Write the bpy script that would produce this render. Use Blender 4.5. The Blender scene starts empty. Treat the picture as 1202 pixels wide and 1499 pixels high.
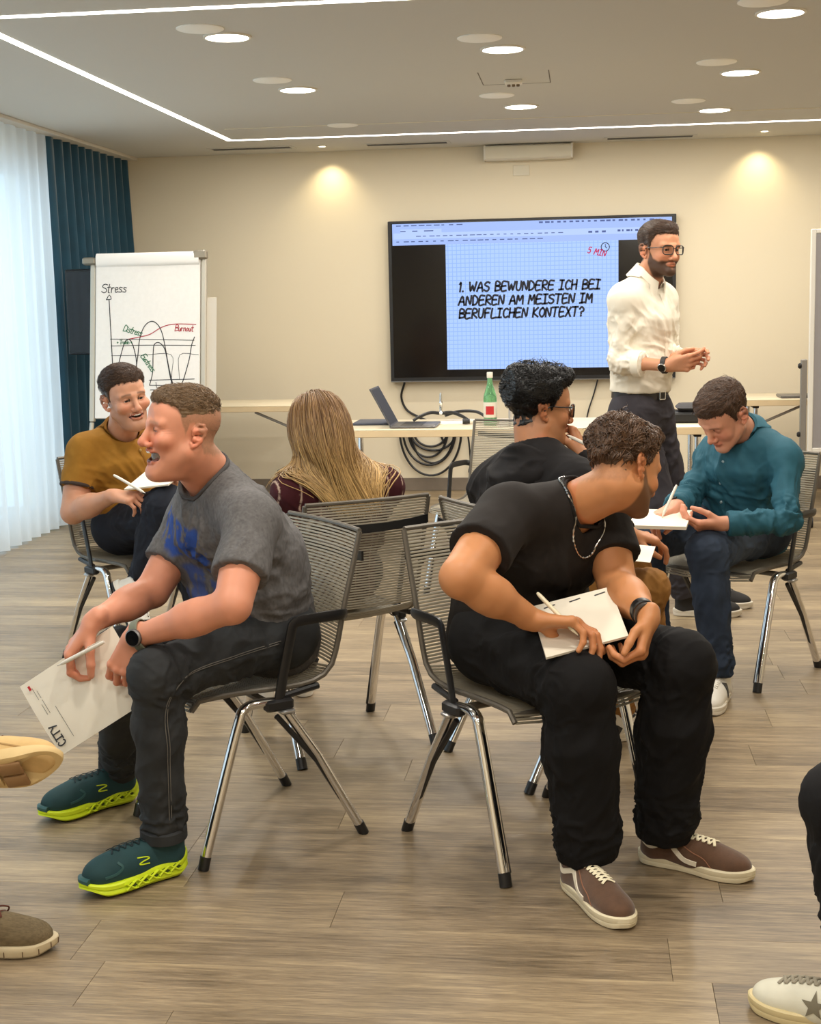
import bpy, math, random
import numpy as np
from mathutils import Vector, Matrix

random.seed(7)
rng = np.random.RandomState(11)
SC = bpy.context.scene
COL = SC.collection

# ---------------------------------------------------------------- camera
CAM_H = 1.40
cam_data = bpy.data.cameras.new('camera')
cam = bpy.data.objects.new('camera', cam_data)
COL.objects.link(cam)
cam_data.sensor_fit = 'VERTICAL'
cam_data.sensor_height = 24.0
cam_data.lens = 24.0 * 2100.0 / 1499.0
cam_data.clip_end = 100


def camera_axes(f=2100.0, vp=(855.0, 443.0), roll=0.0205):
    Y = np.array([(vp[0] - 601.0) / f, (vp[1] - 749.5) / f, 1.0])
    Y /= np.linalg.norm(Y)
    N = np.cross(Y, np.array([1.0, -roll, 0.0]))
    N /= np.linalg.norm(N)
    if N[1] > 0:
        N = -N
    return np.stack([np.cross(Y, N), Y, N], 1)


_R = camera_axes()
_Rw = _R.T
_m = np.eye(4)
_m[:3, 0] = _Rw[:, 0]
_m[:3, 1] = -_Rw[:, 1]
_m[:3, 2] = -_Rw[:, 2]
_m[:3, 3] = (0, 0, CAM_H)
cam.matrix_world = Matrix(_m.tolist())
SC.camera = cam

# ---------------------------------------------------------------- view
SC.view_settings.view_transform = 'Standard'
SC.view_settings.look = 'None'
SC.view_settings.gamma = 1.0
SC.view_settings.use_curve_mapping = False
SC.view_settings.exposure = 0.18

# ---------------------------------------------------------------- world: overcast daylight outside
world = bpy.data.worlds.new('daylight')
SC.world = world
world.use_nodes = True
wn = world.node_tree.nodes
wn['Background'].inputs[0].default_value = (0.52, 0.79, 1.0, 1)
wn['Background'].inputs[1].default_value = 2.1

# room dimensions
WY = 10.84      # back wall
WX0 = -3.62     # window wall
WX1 = 3.6
WYB = -2.6
CZ = 2.556


def area(name, loc, size, energy, color, size_y=None, rot=(0, 0, 0), shape=None, spread=None):
    l = bpy.data.lights.new(name, 'AREA')
    l.energy = energy
    l.color = color
    l.shape = shape or ('RECTANGLE' if size_y else 'SQUARE')
    l.size = size
    if size_y:
        l.size_y = size_y
    if spread:
        l.spread = spread
    o = bpy.data.objects.new(name, l)
    o.location = loc
    o.rotation_euler = rot
    COL.objects.link(o)
    return o


WARM = (1.0, 0.80, 0.55)
NEUT = (1.0, 0.935, 0.84)
DL_X = (-1.51, -0.365, 0.80)
DL_Y = (-1.9, -0.2, 1.4, 3.02, 4.6, 6.22, 7.76, 9.22)
DL_YM = (-3.0, -1.0, .95, 2.9, 4.85, 6.79, 8.74)
LED_X0, LED_X1, LED_Y0, LED_Y1 = -2.42, 1.75, 5.62, 9.93
for _x in DL_X:
    for _y in (DL_YM if abs(_x) < .5 else DL_Y):
        if _y < WYB or _x < -1 and _y > 9:
            continue
        area('downlight_lamp', (_x, _y, CZ - 0.012), 0.17, 12.5, NEUT, shape='DISK')
# light of the ceiling's LED channels
area('led_light_back', ((LED_X0 + LED_X1) / 2, LED_Y1, CZ - 0.01), LED_X1 - LED_X0, 20, NEUT, size_y=0.03)
area('led_light_front', ((LED_X0 + LED_X1) / 2, LED_Y0, CZ - 0.01), LED_X1 - LED_X0, 20, NEUT, size_y=0.03)
area('led_light_left', (LED_X0, (LED_Y0 + LED_Y1) / 2, CZ - 0.01), 0.03, 20, NEUT, size_y=LED_Y1 - LED_Y0)
area('led_light_right', (LED_X1, (LED_Y0 + LED_Y1) / 2, CZ - 0.01), 0.03, 20, NEUT, size_y=LED_Y1 - LED_Y0)
for _x in (-1.87, 1.25):
    l = bpy.data.lights.new('wall_spot_lamp', 'SPOT')
    l.energy = 9.5
    l.color = (1.0, 0.83, 0.5)
    l.spot_size = math.radians(112)
    l.spot_blend = 1.0
    l.shadow_soft_size = 0.02
    o = bpy.data.objects.new('wall_spot_lamp', l)
    o.location = (_x, 10.71, CZ - 0.02)
    o.rotation_euler = (math.radians(4), 0, 0)
    COL.objects.link(o)


# ================================================================ materials
MATS = {}


def mat(name, col, rough=0.5, metal=0.0, noise=None, bump=None, sheen=0, spec=None, attr=False, sss=0, coat=0,
        trans=0, ior=None, emit=None, alpha=None):
    """principled material; noise=(scale, amount) varies the colour, bump=(scale, strength, distance)"""
    if name in MATS:
        return MATS[name]
    m = bpy.data.materials.new(name)
    m.use_nodes = True
    nt = m.node_tree
    N, L = nt.nodes, nt.links
    p = N['Principled BSDF']
    c4 = (*col, 1)
    p.inputs['Base Color'].default_value = c4
    p.inputs['Roughness'].default_value = rough
    p.inputs['Metallic'].default_value = metal
    if spec is not None:
        p.inputs['Specular IOR Level'].default_value = spec
    if sheen:
        p.inputs['Sheen Weight'].default_value = sheen
        p.inputs['Sheen Roughness'].default_value = 0.5
    if coat:
        p.inputs['Coat Weight'].default_value = coat
    if trans:
        p.inputs['Transmission Weight'].default_value = trans
    if ior:
        p.inputs['IOR'].default_value = ior
    if sss:
        p.inputs['Subsurface Weight'].default_value = sss
        p.inputs['Subsurface Radius'].default_value = (1.0, 0.35, 0.18)
        p.inputs['Subsurface Scale'].default_value = 0.012
    if emit:
        p.inputs['Emission Color'].default_value = (*emit[0], 1)
        p.inputs['Emission Strength'].default_value = emit[1]
    tc = N.new('ShaderNodeTexCoord')
    src = None
    if attr:
        a = N.new('ShaderNodeAttribute')
        a.attribute_name = 'Col'
        src = a.outputs['Color']
    if noise:
        n = N.new('ShaderNodeTexNoise')
        n.inputs['Scale'].default_value = noise[0]
        n.inputs['Detail'].default_value = 5
        L.new(tc.outputs['Object'], n.inputs['Vector'])
        mr = N.new('ShaderNodeMapRange')
        mr.inputs['From Min'].default_value = 0.3
        mr.inputs['From Max'].default_value = 0.7
        mr.inputs['To Min'].default_value = 1 - noise[1]
        mr.inputs['To Max'].default_value = 1 + noise[1]
        L.new(n.outputs['Fac'], mr.inputs['Value'])
        mx = N.new('ShaderNodeVectorMath')
        mx.operation = 'SCALE'
        if src:
            L.new(src, mx.inputs[0])
        else:
            mx.inputs[0].default_value = col
        L.new(mr.outputs['Result'], mx.inputs['Scale'])
        src = mx.outputs['Vector']
    if src:
        L.new(src, p.inputs['Base Color'])
    if bump:
        n = N.new('ShaderNodeTexNoise')
        n.inputs['Scale'].default_value = bump[0]
        n.inputs['Detail'].default_value = 4
        L.new(tc.outputs['Object'], n.inputs['Vector'])
        b = N.new('ShaderNodeBump')
        b.inputs['Strength'].default_value = bump[1]
        b.inputs['Distance'].default_value = bump[2]
        L.new(n.outputs['Fac'], b.inputs['Height'])
        L.new(b.outputs['Normal'], p.inputs['Normal'])
    MATS[name] = m
    return m


def s2l(r, g, b):
    f = lambda c: (c / 255 / 12.92) if c / 255 <= 0.04045 else ((c / 255 + 0.055) / 1.055) ** 2.4
    return (f(r), f(g), f(b))


# ================================================================ objects
def tag(o, label=None, cat=None, group=None, kind=None):
    if label:
        o['label'] = label
    if cat:
        o['category'] = cat
    if group:
        o['group'] = group
    if kind:
        o['kind'] = kind
    return o


def empty(name, loc=(0, 0, 0), rz=0, label=None, cat=None, group=None, scale=None):
    o = bpy.data.objects.new(name, None)
    o.empty_display_size = 0.1
    o.location = loc
    o.rotation_euler = (0, 0, rz)
    if scale:
        o.scale = (scale,) * 3
    COL.objects.link(o)
    return tag(o, label, cat, group)


def mesh_data(name, V, Fs, m, col=None, smooth=True):
    me = bpy.data.meshes.new(name)
    V = np.asarray(V, dtype=np.float32).reshape(-1, 3)
    me.vertices.add(len(V))
    me.vertices.foreach_set('co', V.ravel())
    if isinstance(Fs, np.ndarray):
        nf, k = Fs.shape
        tot = np.full(nf, k, dtype=np.int32)
        idx = Fs.astype(np.int32).ravel()
    else:
        tot = np.array([len(f) for f in Fs], dtype=np.int32)
        idx = np.concatenate([np.asarray(f, dtype=np.int32) for f in Fs])
        nf = len(Fs)
    me.loops.add(len(idx))
    me.loops.foreach_set('vertex_index', idx)
    me.polygons.add(nf)
    st = np.zeros(nf, dtype=np.int32)
    st[1:] = np.cumsum(tot)[:-1]
    me.polygons.foreach_set('loop_start', st)
    me.polygons.foreach_set('loop_total', tot)
    me.update(calc_edges=True)
    me.polygons.foreach_set('use_smooth', np.full(nf, smooth, dtype=bool))
    if col is not None:
        a = me.color_attributes.new('Col', 'FLOAT_COLOR', 'POINT')
        c4 = np.ones((len(V), 4), dtype=np.float32)
        c4[:, :3] = np.asarray(col)
        a.data.foreach_set('color', c4.ravel())
    if m is not None:
        me.materials.append(m)
    me.validate()
    return me


def mk(name, me, parent=None):
    o = bpy.data.objects.new(name, me)
    COL.objects.link(o)
    if parent:
        o.parent = parent
    return o


class MB:
    """collects shapes, links them as ONE mesh object"""

    def __init__(s):
        s.v, s.f, s.c, s.n = [], [], [], 0

    def add(s, V, F, c=None):
        V = np.asarray(V, dtype=float).reshape(-1, 3)
        s.v.append(V)
        s.f += [[i + s.n for i in f] for f in (F.tolist() if isinstance(F, np.ndarray) else F)]
        s.c.append(np.tile(np.array(c if c is not None else (1, 1, 1), dtype=float), (len(V), 1)))
        s.n += len(V)
        return s

    def box(s, lo, hi, bev=0.0, R=None, org=None, c=None):
        x0, y0, z0 = lo
        x1, y1, z1 = hi
        if bev <= 0:
            V = [(x0, y0, z0), (x1, y0, z0), (x1, y1, z0), (x0, y1, z0), (x0, y0, z1), (x1, y0, z1), (x1, y1, z1), (x0, y1, z1)]
            Fs = [(0, 3, 2, 1), (4, 5, 6, 7), (0, 1, 5, 4), (1, 2, 6, 5), (2, 3, 7, 6), (3, 0, 4, 7)]
        else:
            b = min(bev, (x1 - x0) / 2.01, (y1 - y0) / 2.01, (z1 - z0) / 2.01)
            V = []
            rings = [(z0, b), (z0 + b, 0), (z1 - b, 0), (z1, b)]
            for z, i in rings:
                a = b + i
                e = i
                V += [(x0 + a, y0 + e, z), (x1 - a, y0 + e, z), (x1 - e, y0 + a, z), (x1 - e, y1 - a, z),
                      (x1 - a, y1 - e, z), (x0 + a, y1 - e, z), (x0 + e, y1 - a, z), (x0 + e, y0 + a, z)]
            Fs = [tuple(range(7, -1, -1)), tuple(range(24, 32))]
            for k in range(3):
                for j in range(8):
                    Fs.append((k * 8 + j, k * 8 + (j + 1) % 8, k * 8 + 8 + (j + 1) % 8, k * 8 + 8 + j))
        V = np.array(V, dtype=float)
        if R is not None:
            V = V @ np.asarray(R).T
        if org is not None:
            V = V + np.asarray(org)
        return s.add(V, Fs, c)

    def tube(s, pts, r, n=8, c=None, cap=True, flat=None, up=None):
        P = np.asarray(pts, dtype=float)
        k = len(P)
        r = np.full(k, r) if np.isscalar(r) else np.asarray(r, dtype=float)
        T = np.gradient(P, axis=0)
        T /= np.linalg.norm(T, axis=1)[:, None] + 1e-12
        u = np.array(up if up is not None else (0, 0, 1.0), dtype=float)
        if abs(T[0] @ u) > 0.95 * np.linalg.norm(u):
            u = np.array([1.0, 0.1, 0])
        V = []
        for i in range(k):
            u = u - T[i] * (u @ T[i])
            u /= np.linalg.norm(u) + 1e-12
            w = np.cross(T[i], u)
            a = np.arange(n) * 2 * np.pi / n + (np.pi / n)
            ru = r[i] * (flat if flat else 1)
            V.append(P[i] + np.outer(np.cos(a) * ru, u) + np.outer(np.sin(a) * r[i], w))
        Fs = [(i * n + j, i * n + (j + 1) % n, (i + 1) * n + (j + 1) % n, (i + 1) * n + j) for i in range(k - 1) for j in range(n)]
        if cap:
            Fs += [tuple(range(n - 1, -1, -1)), tuple(range((k - 1) * n, k * n))]
        return s.add(np.concatenate(V), Fs, c)

    def lathe(s, prof, n=24, org=(0, 0, 0), c=None, R=None):
        a = np.arange(n) * 2 * np.pi / n
        V = np.concatenate([np.stack([np.cos(a) * r, np.sin(a) * r, np.full(n, z)], 1) for r, z in prof])
        Fs = [(i * n + j, i * n + (j + 1) % n, (i + 1) * n + (j + 1) % n, (i + 1) * n + j) for i in range(len(prof) - 1) for j in range(n)]
        Fs += [tuple(range(n - 1, -1, -1)), tuple(range((len(prof) - 1) * n, len(prof) * n))]
        if R is not None:
            V = V @ np.asarray(R).T
        return s.add(V + np.asarray(org), Fs, c)

    def grid(s, P, c=None, thick=None):
        """P: (a,b,3) sheet; thick gives it a back side"""
        P = np.asarray(P, dtype=float)
        a, b = P.shape[:2]
        F = [(i * b + j, i * b + j + 1, (i + 1) * b + j + 1, (i + 1) * b + j) for i in range(a - 1) for j in range(b - 1)]
        if thick is None:
            return s.add(P.reshape(-1, 3), F, c)
        du = np.gradient(P, axis=0)
        dv = np.gradient(P, axis=1)
        n = np.cross(dv, du)
        n /= np.linalg.norm(n, axis=2)[..., None] + 1e-12
        Q = P + n * thick
        m = a * b
        F2 = F + [tuple(m + i for i in f[::-1]) for f in F]
        bd = [(0, j) for j in range(b)] + [(i, b - 1) for i in range(1, a)] + [(a - 1, j) for j in range(b - 2, -1, -1)] + [(i, 0) for i in range(a - 2, 0, -1)]
        ids = [i * b + j for i, j in bd]
        for q in range(len(ids)):
            p0, p1 = ids[q], ids[(q + 1) % len(ids)]
            F2.append((p1, p0, m + p0, m + p1))
        return s.add(np.concatenate([P.reshape(-1, 3), Q.reshape(-1, 3)]), F2, c)

    def build(s, name, m, parent=None, smooth=True, col=False, angle=None):
        me = mesh_data(name, np.concatenate(s.v), s.f, m, np.concatenate(s.c) if col else None, smooth)
        if smooth:
            me.set_sharp_from_angle(angle=math.radians(angle or 38))
        return mk(name, me, parent)


def smooth_path(pts, sub=6):
    P = np.asarray(pts, dtype=float)
    if len(P) < 3:
        return P
    Q = np.vstack([2 * P[0] - P[1], P, 2 * P[-1] - P[-2]])
    out = []
    for i in range(1, len(Q) - 2):
        for t in np.arange(sub) / sub:
            p0, p1, p2, p3 = Q[i - 1:i + 3]
            out.append(0.5 * ((2 * p1) + (-p0 + p2) * t + (2 * p0 - 5 * p1 + 4 * p2 - p3) * t * t + (-p0 + 3 * p1 - 3 * p2 + p3) * t ** 3))
    out.append(P[-1])
    return np.array(out)


def unit(v):
    v = np.asarray(v, dtype=float)
    return v / (np.linalg.norm(v) + 1e-12)


def frame(fwd, up):
    """columns: right, forward, up"""
    f = unit(fwd)
    r = unit(np.cross(f, up))
    u = np.cross(r, f)
    return np.stack([r, f, u], 1)


# ================================================================ numpy noise
_tab = np.random.RandomState(5).rand(64, 64, 64).astype(np.float32)


def vnoise(P):
    P = np.asarray(P, dtype=np.float32)
    i = np.floor(P).astype(np.int64)
    f = P - i
    f = f * f * (3 - 2 * f)
    i &= 63
    j = (i + 1) & 63
    x0, y0, z0 = i[:, 0], i[:, 1], i[:, 2]
    x1, y1, z1 = j[:, 0], j[:, 1], j[:, 2]
    fx, fy, fz = f[:, 0], f[:, 1], f[:, 2]
    a = _tab[x0, y0, z0] * (1 - fx) + _tab[x1, y0, z0] * fx
    b = _tab[x0, y1, z0] * (1 - fx) + _tab[x1, y1, z0] * fx
    c = _tab[x0, y0, z1] * (1 - fx) + _tab[x1, y0, z1] * fx
    d = _tab[x0, y1, z1] * (1 - fx) + _tab[x1, y1, z1] * fx
    return (a * (1 - fy) + b * fy) * (1 - fz) + (c * (1 - fy) + d * fy) * fz


# ================================================================ signed-distance sculpting
class Field:
    def __init__(s, lo, hi, res):
        s.lo = np.array(lo, dtype=float)
        s.res = res
        s.sh = tuple(int(math.ceil((hi[i] - lo[i]) / res)) + 1 for i in range(3))
        s.d = np.full(s.sh, 1.0, dtype=np.float32)
        s.ax = [(s.lo[i] + np.arange(s.sh[i]) * res).astype(np.float32) for i in range(3)]

    def _win(s, lo, hi):
        sl = []
        for i in range(3):
            a = max(0, int((lo[i] - s.lo[i]) / s.res))
            b = min(s.sh[i], int((hi[i] - s.lo[i]) / s.res) + 2)
            if b <= a:
                return None
            sl.append(slice(a, b))
        return tuple(sl)

    def _mix(s, w, dn, k, op):
        a = s.d[w]
        if op == 'add':
            if k > 0:
                h = np.maximum(k - np.abs(a - dn), 0) / k
                s.d[w] = np.minimum(a, dn) - h * h * k * 0.25
            else:
                s.d[w] = np.minimum(a, dn)
        elif op == 'sub':
            dn = -dn
            if k > 0:
                h = np.maximum(k - np.abs(a - dn), 0) / k
                s.d[w] = np.maximum(a, dn) + h * h * k * 0.25
            else:
                s.d[w] = np.maximum(a, dn)

    def cap(s, a, b, ra, rb=None, k=0.02, op='add', flat=None, cut=None, cuta=None):
        """round cone a->b; flat=(axis, factor) widens along axis; cut: plane-cut past b (by offset)"""
        rb = ra if rb is None else rb
        a = np.asarray(a, dtype=np.float32)
        b = np.asarray(b, dtype=np.float32)
        fac = flat[1] if flat else 1.0
        m = max(ra, rb) * max(1, fac) + k + 2.5 * s.res
        w = s._win(np.minimum(a, b) - m, np.maximum(a, b) + m)
        if w is None:
            return s
        X = s.ax[0][w[0]][:, None, None] - a[0]
        Y = s.ax[1][w[1]][None, :, None] - a[1]
        Z = s.ax[2][w[2]][None, None, :] - a[2]
        ba = b - a
        if flat:
            n = unit(flat[0]).astype(np.float32)
            q = X * n[0] + Y * n[1] + Z * n[2]
            g = np.float32(1 - 1 / fac)
            X = X - g * n[0] * q
            Y = Y - g * n[1] * q
            Z = Z - g * n[2] * q
            ba2 = ba - g * n * (ba @ n)
        else:
            ba2 = ba
        L2 = float(ba2 @ ba2) + 1e-12
        t = np.clip((X * ba2[0] + Y * ba2[1] + Z * ba2[2]) / L2, 0, 1)
        d = np.sqrt((X - t * ba2[0]) ** 2 + (Y - t * ba2[1]) ** 2 + (Z - t * ba2[2]) ** 2) - (ra + (rb - ra) * t)
        if cut is not None or cuta is not None:
            u = unit(b - a).astype(np.float32)
            X0 = s.ax[0][w[0]][:, None, None]
            Y0 = s.ax[1][w[1]][None, :, None]
            Z0 = s.ax[2][w[2]][None, None, :]
            if cut is not None:
                d = np.maximum(d, (X0 - b[0]) * u[0] + (Y0 - b[1]) * u[1] + (Z0 - b[2]) * u[2] - cut)
            if cuta is not None:
                d = np.maximum(d, -((X0 - a[0]) * u[0] + (Y0 - a[1]) * u[1] + (Z0 - a[2]) * u[2]) - cuta)
        s._mix(w, d.astype(np.float32), k, op)
        return s

    def ell(s, c, r, R=None, k=0.02, op='add'):
        c = np.asarray(c, dtype=np.float32)
        r = np.asarray(r, dtype=np.float32)
        m = float(r.max()) + k + 2.5 * s.res
        w = s._win(c - m, c + m)
        if w is None:
            return s
        X = s.ax[0][w[0]][:, None, None] - c[0]
        Y = s.ax[1][w[1]][None, :, None] - c[1]
        Z = s.ax[2][w[2]][None, None, :] - c[2]
        if R is not None:
            R = np.asarray(R, dtype=np.float32)
            X, Y, Z = (X * R[0, i] + Y * R[1, i] + Z * R[2, i] for i in range(3))
        k0 = np.sqrt((X / r[0]) ** 2 + (Y / r[1]) ** 2 + (Z / r[2]) ** 2)
        k1 = np.sqrt((X / r[0] ** 2) ** 2 + (Y / r[1] ** 2) ** 2 + (Z / r[2] ** 2) ** 2)
        d = k0 * (k0 - 1) / (k1 + 1e-6)
        d = np.where(k0 < 0.05, -float(r.min()), d)
        s._mix(w, d.astype(np.float32), k, op)
        return s

    def plane(s, p, n):
        """keep the side against n"""
        n = unit(n).astype(np.float32)
        d = (s.ax[0][:, None, None] - p[0]) * n[0] + (s.ax[1][None, :, None] - p[1]) * n[1] + (s.ax[2][None, None, :] - p[2]) * n[2]
        s.d = np.maximum(s.d, d.astype(np.float32))
        return s

    def sample(s, P):
        P = np.asarray(P, dtype=float)
        q = (P - s.lo) / s.res
        q = np.clip(q, 0, np.array(s.sh) - 1.001)
        i = q.astype(int)
        f = q - i
        out = 0
        for dx in (0, 1):
            for dy in (0, 1):
                for dz in (0, 1):
                    wgt = (f[:, 0] if dx else 1 - f[:, 0]) * (f[:, 1] if dy else 1 - f[:, 1]) * (f[:, 2] if dz else 1 - f[:, 2])
                    out = out + wgt * s.d[i[:, 0] + dx, i[:, 1] + dy, i[:, 2] + dz]
        return out

    def grad(s, P):
        e = s.res
        g = np.stack([s.sample(P + np.eye(3)[i] * e) - s.sample(P - np.eye(3)[i] * e) for i in range(3)], 1)
        return g / (np.linalg.norm(g, axis=1)[:, None] + 1e-9)

    def project(s, P, off=0.0, it=6):
        P = np.array(P, dtype=float)
        for _ in range(it):
            P = P - s.grad(P) * np.clip(s.sample(P) - off, -.012, .012)[:, None]
        return P

    def mesh(s):
        """surface nets -> V, quads"""
        d = s.d
        d[0], d[-1], d[:, 0], d[:, -1], d[:, :, 0], d[:, :, -1] = (1.0,) * 6
        ins = d < 0
        nx, ny, nz = d.shape
        cs = [(a, b, c) for a in (0, 1) for b in (0, 1) for c in (0, 1)]
        cnt = np.zeros((nx - 1, ny - 1, nz - 1), dtype=np.uint8)
        for a, b, c in cs:
            cnt += ins[a:nx - 1 + a, b:ny - 1 + b, c:nz - 1 + c]
        act = (cnt > 0) & (cnt < 8)
        I = np.argwhere(act)
        idx = np.full(act.shape, -1, dtype=np.int32)
        idx[act] = np.arange(len(I))
        acc = np.zeros((len(I), 3))
        num = np.zeros(len(I))
        for a in cs:
            for ax in range(3):
                if a[ax]:
                    continue
                b = list(a)
                b[ax] = 1
                da = d[I[:, 0] + a[0], I[:, 1] + a[1], I[:, 2] + a[2]]
                db = d[I[:, 0] + b[0], I[:, 1] + b[1], I[:, 2] + b[2]]
                m = (da < 0) != (db < 0)
                t = np.where(m, da / (da - db + 1e-20), 0)
                p = np.tile(np.array(a, dtype=float), (len(I), 1))
                p[:, ax] += t
                acc += p * m[:, None]
                num += m
        V = s.lo + (I + acc / num[:, None]) * s.res
        Q = []
        for ax in range(3):
            sa = [slice(None)] * 3
            sb = [slice(None)] * 3
            sa[ax] = slice(0, -1)
            sb[ax] = slice(1, None)
            m = ins[tuple(sa)] != ins[tuple(sb)]
            E = np.argwhere(m)
            o1, o2 = [(1, 2), (2, 0), (0, 1)][ax]
            ok = (E[:, o1] > 0) & (E[:, o2] > 0) & (E[:, o1] < d.shape[o1] - 1) & (E[:, o2] < d.shape[o2] - 1)
            E = E[ok]
            def cell(u, v):
                C = E.copy()
                C[:, o1] -= u
                C[:, o2] -= v
                return idx[C[:, 0], C[:, 1], C[:, 2]]
            q = np.stack([cell(1, 1), cell(0, 1), cell(0, 0), cell(1, 0)], 1)
            flip = ~ins[E[:, 0], E[:, 1], E[:, 2]]
            q[flip] = q[flip][:, ::-1]
            Q.append(q)
        Q = np.concatenate(Q)
        Q = Q[(Q >= 0).all(1)]
        return V, Q


def relax(V, Q, it=1, lam=0.5):
    for _ in range(it):
        S = np.zeros_like(V)
        n = np.zeros(len(V))
        for a, b in ((0, 1), (1, 2), (2, 3), (3, 0)):
            for c in range(3):
                S[:, c] += np.bincount(Q[:, a], V[Q[:, b], c], len(V)) + np.bincount(Q[:, b], V[Q[:, a], c], len(V))
            n += np.bincount(Q[:, a], minlength=len(V)) + np.bincount(Q[:, b], minlength=len(V))
        V = V + lam * (S / np.maximum(n, 1)[:, None] - V)
    return V


def vnormals(V, Q):
    n = np.cross(V[Q[:, 2]] - V[Q[:, 0]], V[Q[:, 3]] - V[Q[:, 1]])
    N = np.zeros_like(V)
    for i in range(4):
        for c in range(3):
            N[:, c] += np.bincount(Q[:, i], n[:, c], len(V))
    return N / (np.linalg.norm(N, axis=1)[:, None] + 1e-12)


def wrinkle(V, Q, specs, base=0.0008, seed=0.0):
    """cloth folds: specs = (centre, radius, fold direction (long axis), wavelength, amplitude)"""
    N = vnormals(V, Q)
    disp = (vnoise(V * 28 + seed) - 0.5) * base * 4
    for c, rad, ax, wl, amp in specs:
        c = np.asarray(c)
        ax = unit(ax)
        dist = np.linalg.norm(V - c, axis=1)
        w = np.clip(1 - dist / rad, 0, 1)
        w = w * w * (3 - 2 * w)
        q = V - c
        along = q @ ax
        perp = q - np.outer(along, ax)
        P = (perp + np.outer(along, ax) * 0.15) / wl + seed * 3.1
        warp = np.stack([vnoise(P * 0.6 + 7), vnoise(P * 0.6 + 17), vnoise(P * 0.6 + 27)], 1) - 0.5
        n = vnoise(P + warp * 1.6 + 40)
        ridge = (1 - np.abs(2 * n - 1)) ** 2.4 * 2.3 - .75
        n2 = vnoise(P * 2.1 + warp * 2.0 + 90)
        ridge = ridge + ((1 - np.abs(2 * n2 - 1)) ** 2.4 * 2.0 - .65) * .38
        disp += amp * w * ridge
    return V + N * np.clip(disp, -.0085, .018)[:, None]


# ================================================================ the room
def struct(o, kind='structure'):
    o['kind'] = kind
    return o


M_WALL = mat('wall_paint', s2l(232, 220, 194), .85, bump=(180, .08, .001))
M_CEIL = mat('ceiling_paint', s2l(206, 203, 194), .9, bump=(200, .05, .001))
M_SKIRT = mat('skirting_vinyl', s2l(120, 108, 94), .6, noise=(9, .12))


def wood_floor_mat():
    m = bpy.data.materials.new('vinyl_plank')
    m.use_nodes = True
    nt = m.node_tree
    N, L = nt.nodes, nt.links
    p = N['Principled BSDF']
    tc = N.new('ShaderNodeTexCoord')
    oi = N.new('ShaderNodeObjectInfo')
    add = N.new('ShaderNodeVectorMath')
    add.operation = 'ADD'
    sc = N.new('ShaderNodeVectorMath')
    sc.operation = 'SCALE'
    sc.inputs[0].default_value = (17.0, 31.0, 5.0)
    L.new(oi.outputs['Random'], sc.inputs['Scale'])
    L.new(tc.outputs['Object'], add.inputs[0])
    L.new(sc.outputs['Vector'], add.inputs[1])

    def mapped(s):
        mp = N.new('ShaderNodeMapping')
        mp.inputs['Scale'].default_value = s
        L.new(add.outputs['Vector'], mp.inputs['Vector'])
        return mp.outputs['Vector']

    def noise(s, detail, rough=.6, dist=0):
        n = N.new('ShaderNodeTexNoise')
        n.inputs['Scale'].default_value = 1.0
        n.inputs['Detail'].default_value = detail
        n.inputs['Roughness'].default_value = rough
        n.inputs['Distortion'].default_value = dist
        L.new(mapped(s), n.inputs['Vector'])
        return n.outputs['Fac']
    streak = noise((2.6, 46, 1), 9, .72, .6)
    cloud = noise((1.3, 5.5, 1), 4, .55, .3)
    fine = noise((16, 210, 1), 4, .65)
    cr = N.new('ShaderNodeValToRGB')
    e = cr.color_ramp.elements
    e[0].position, e[0].color = .29, (*s2l(88, 75, 57), 1)
    e[1].position, e[1].color = .73, (*s2l(185, 164, 128), 1)
    k = cr.color_ramp.elements.new(.5)
    k.color = (*s2l(140, 122, 96), 1)

    def math_(op, a, b):
        n = N.new('ShaderNodeMath')
        n.operation = op
        for i, v in enumerate((a, b)):
            if isinstance(v, (int, float)):
                n.inputs[i].default_value = v
            else:
                L.new(v, n.inputs[i])
        return n.outputs[0]
    v = math_('ADD', math_('MULTIPLY', streak, .62), math_('MULTIPLY', cloud, .42))
    v = math_('ADD', v, math_('MULTIPLY', math_('SUBTRACT', fine, .5), .42))
    v = math_('ADD', v, math_('MULTIPLY', math_('SUBTRACT', oi.outputs['Random'], .5), .12))
    v = math_('SUBTRACT', v, .02)
    # knots
    vo = N.new('ShaderNodeTexVoronoi')
    vo.inputs['Scale'].default_value = 1.0
    L.new(mapped((1.6, 4.6, 1)), vo.inputs['Vector'])
    kn = N.new('ShaderNodeMapRange')
    kn.inputs['From Min'].default_value = .03
    kn.inputs['From Max'].default_value = .16
    kn.inputs['To Min'].default_value = .24
    kn.inputs['To Max'].default_value = 0.0
    L.new(vo.outputs['Distance'], kn.inputs['Value'])
    v = math_('SUBTRACT', v, math_('MULTIPLY', kn.outputs['Result'], math_('ADD', streak, .2)))
    L.new(v, cr.inputs['Fac'])
    L.new(cr.outputs['Color'], p.inputs['Base Color'])
    p.inputs['Roughness'].default_value = .42
    rr = N.new('ShaderNodeMapRange')
    rr.inputs['To Min'].default_value = .34
    rr.inputs['To Max'].default_value = .52
    L.new(streak, rr.inputs['Value'])
    L.new(rr.outputs['Result'], p.inputs['Roughness'])
    b = N.new('ShaderNodeBump')
    b.inputs['Strength'].default_value = .25
    b.inputs['Distance'].default_value = .0008
    L.new(fine, b.inputs['Height'])
    L.new(b.outputs['Normal'], p.inputs['Normal'])
    return m


M_PLANK = wood_floor_mat()
M_JOINT = mat('floor_base', s2l(92, 78, 62), .8)

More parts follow.
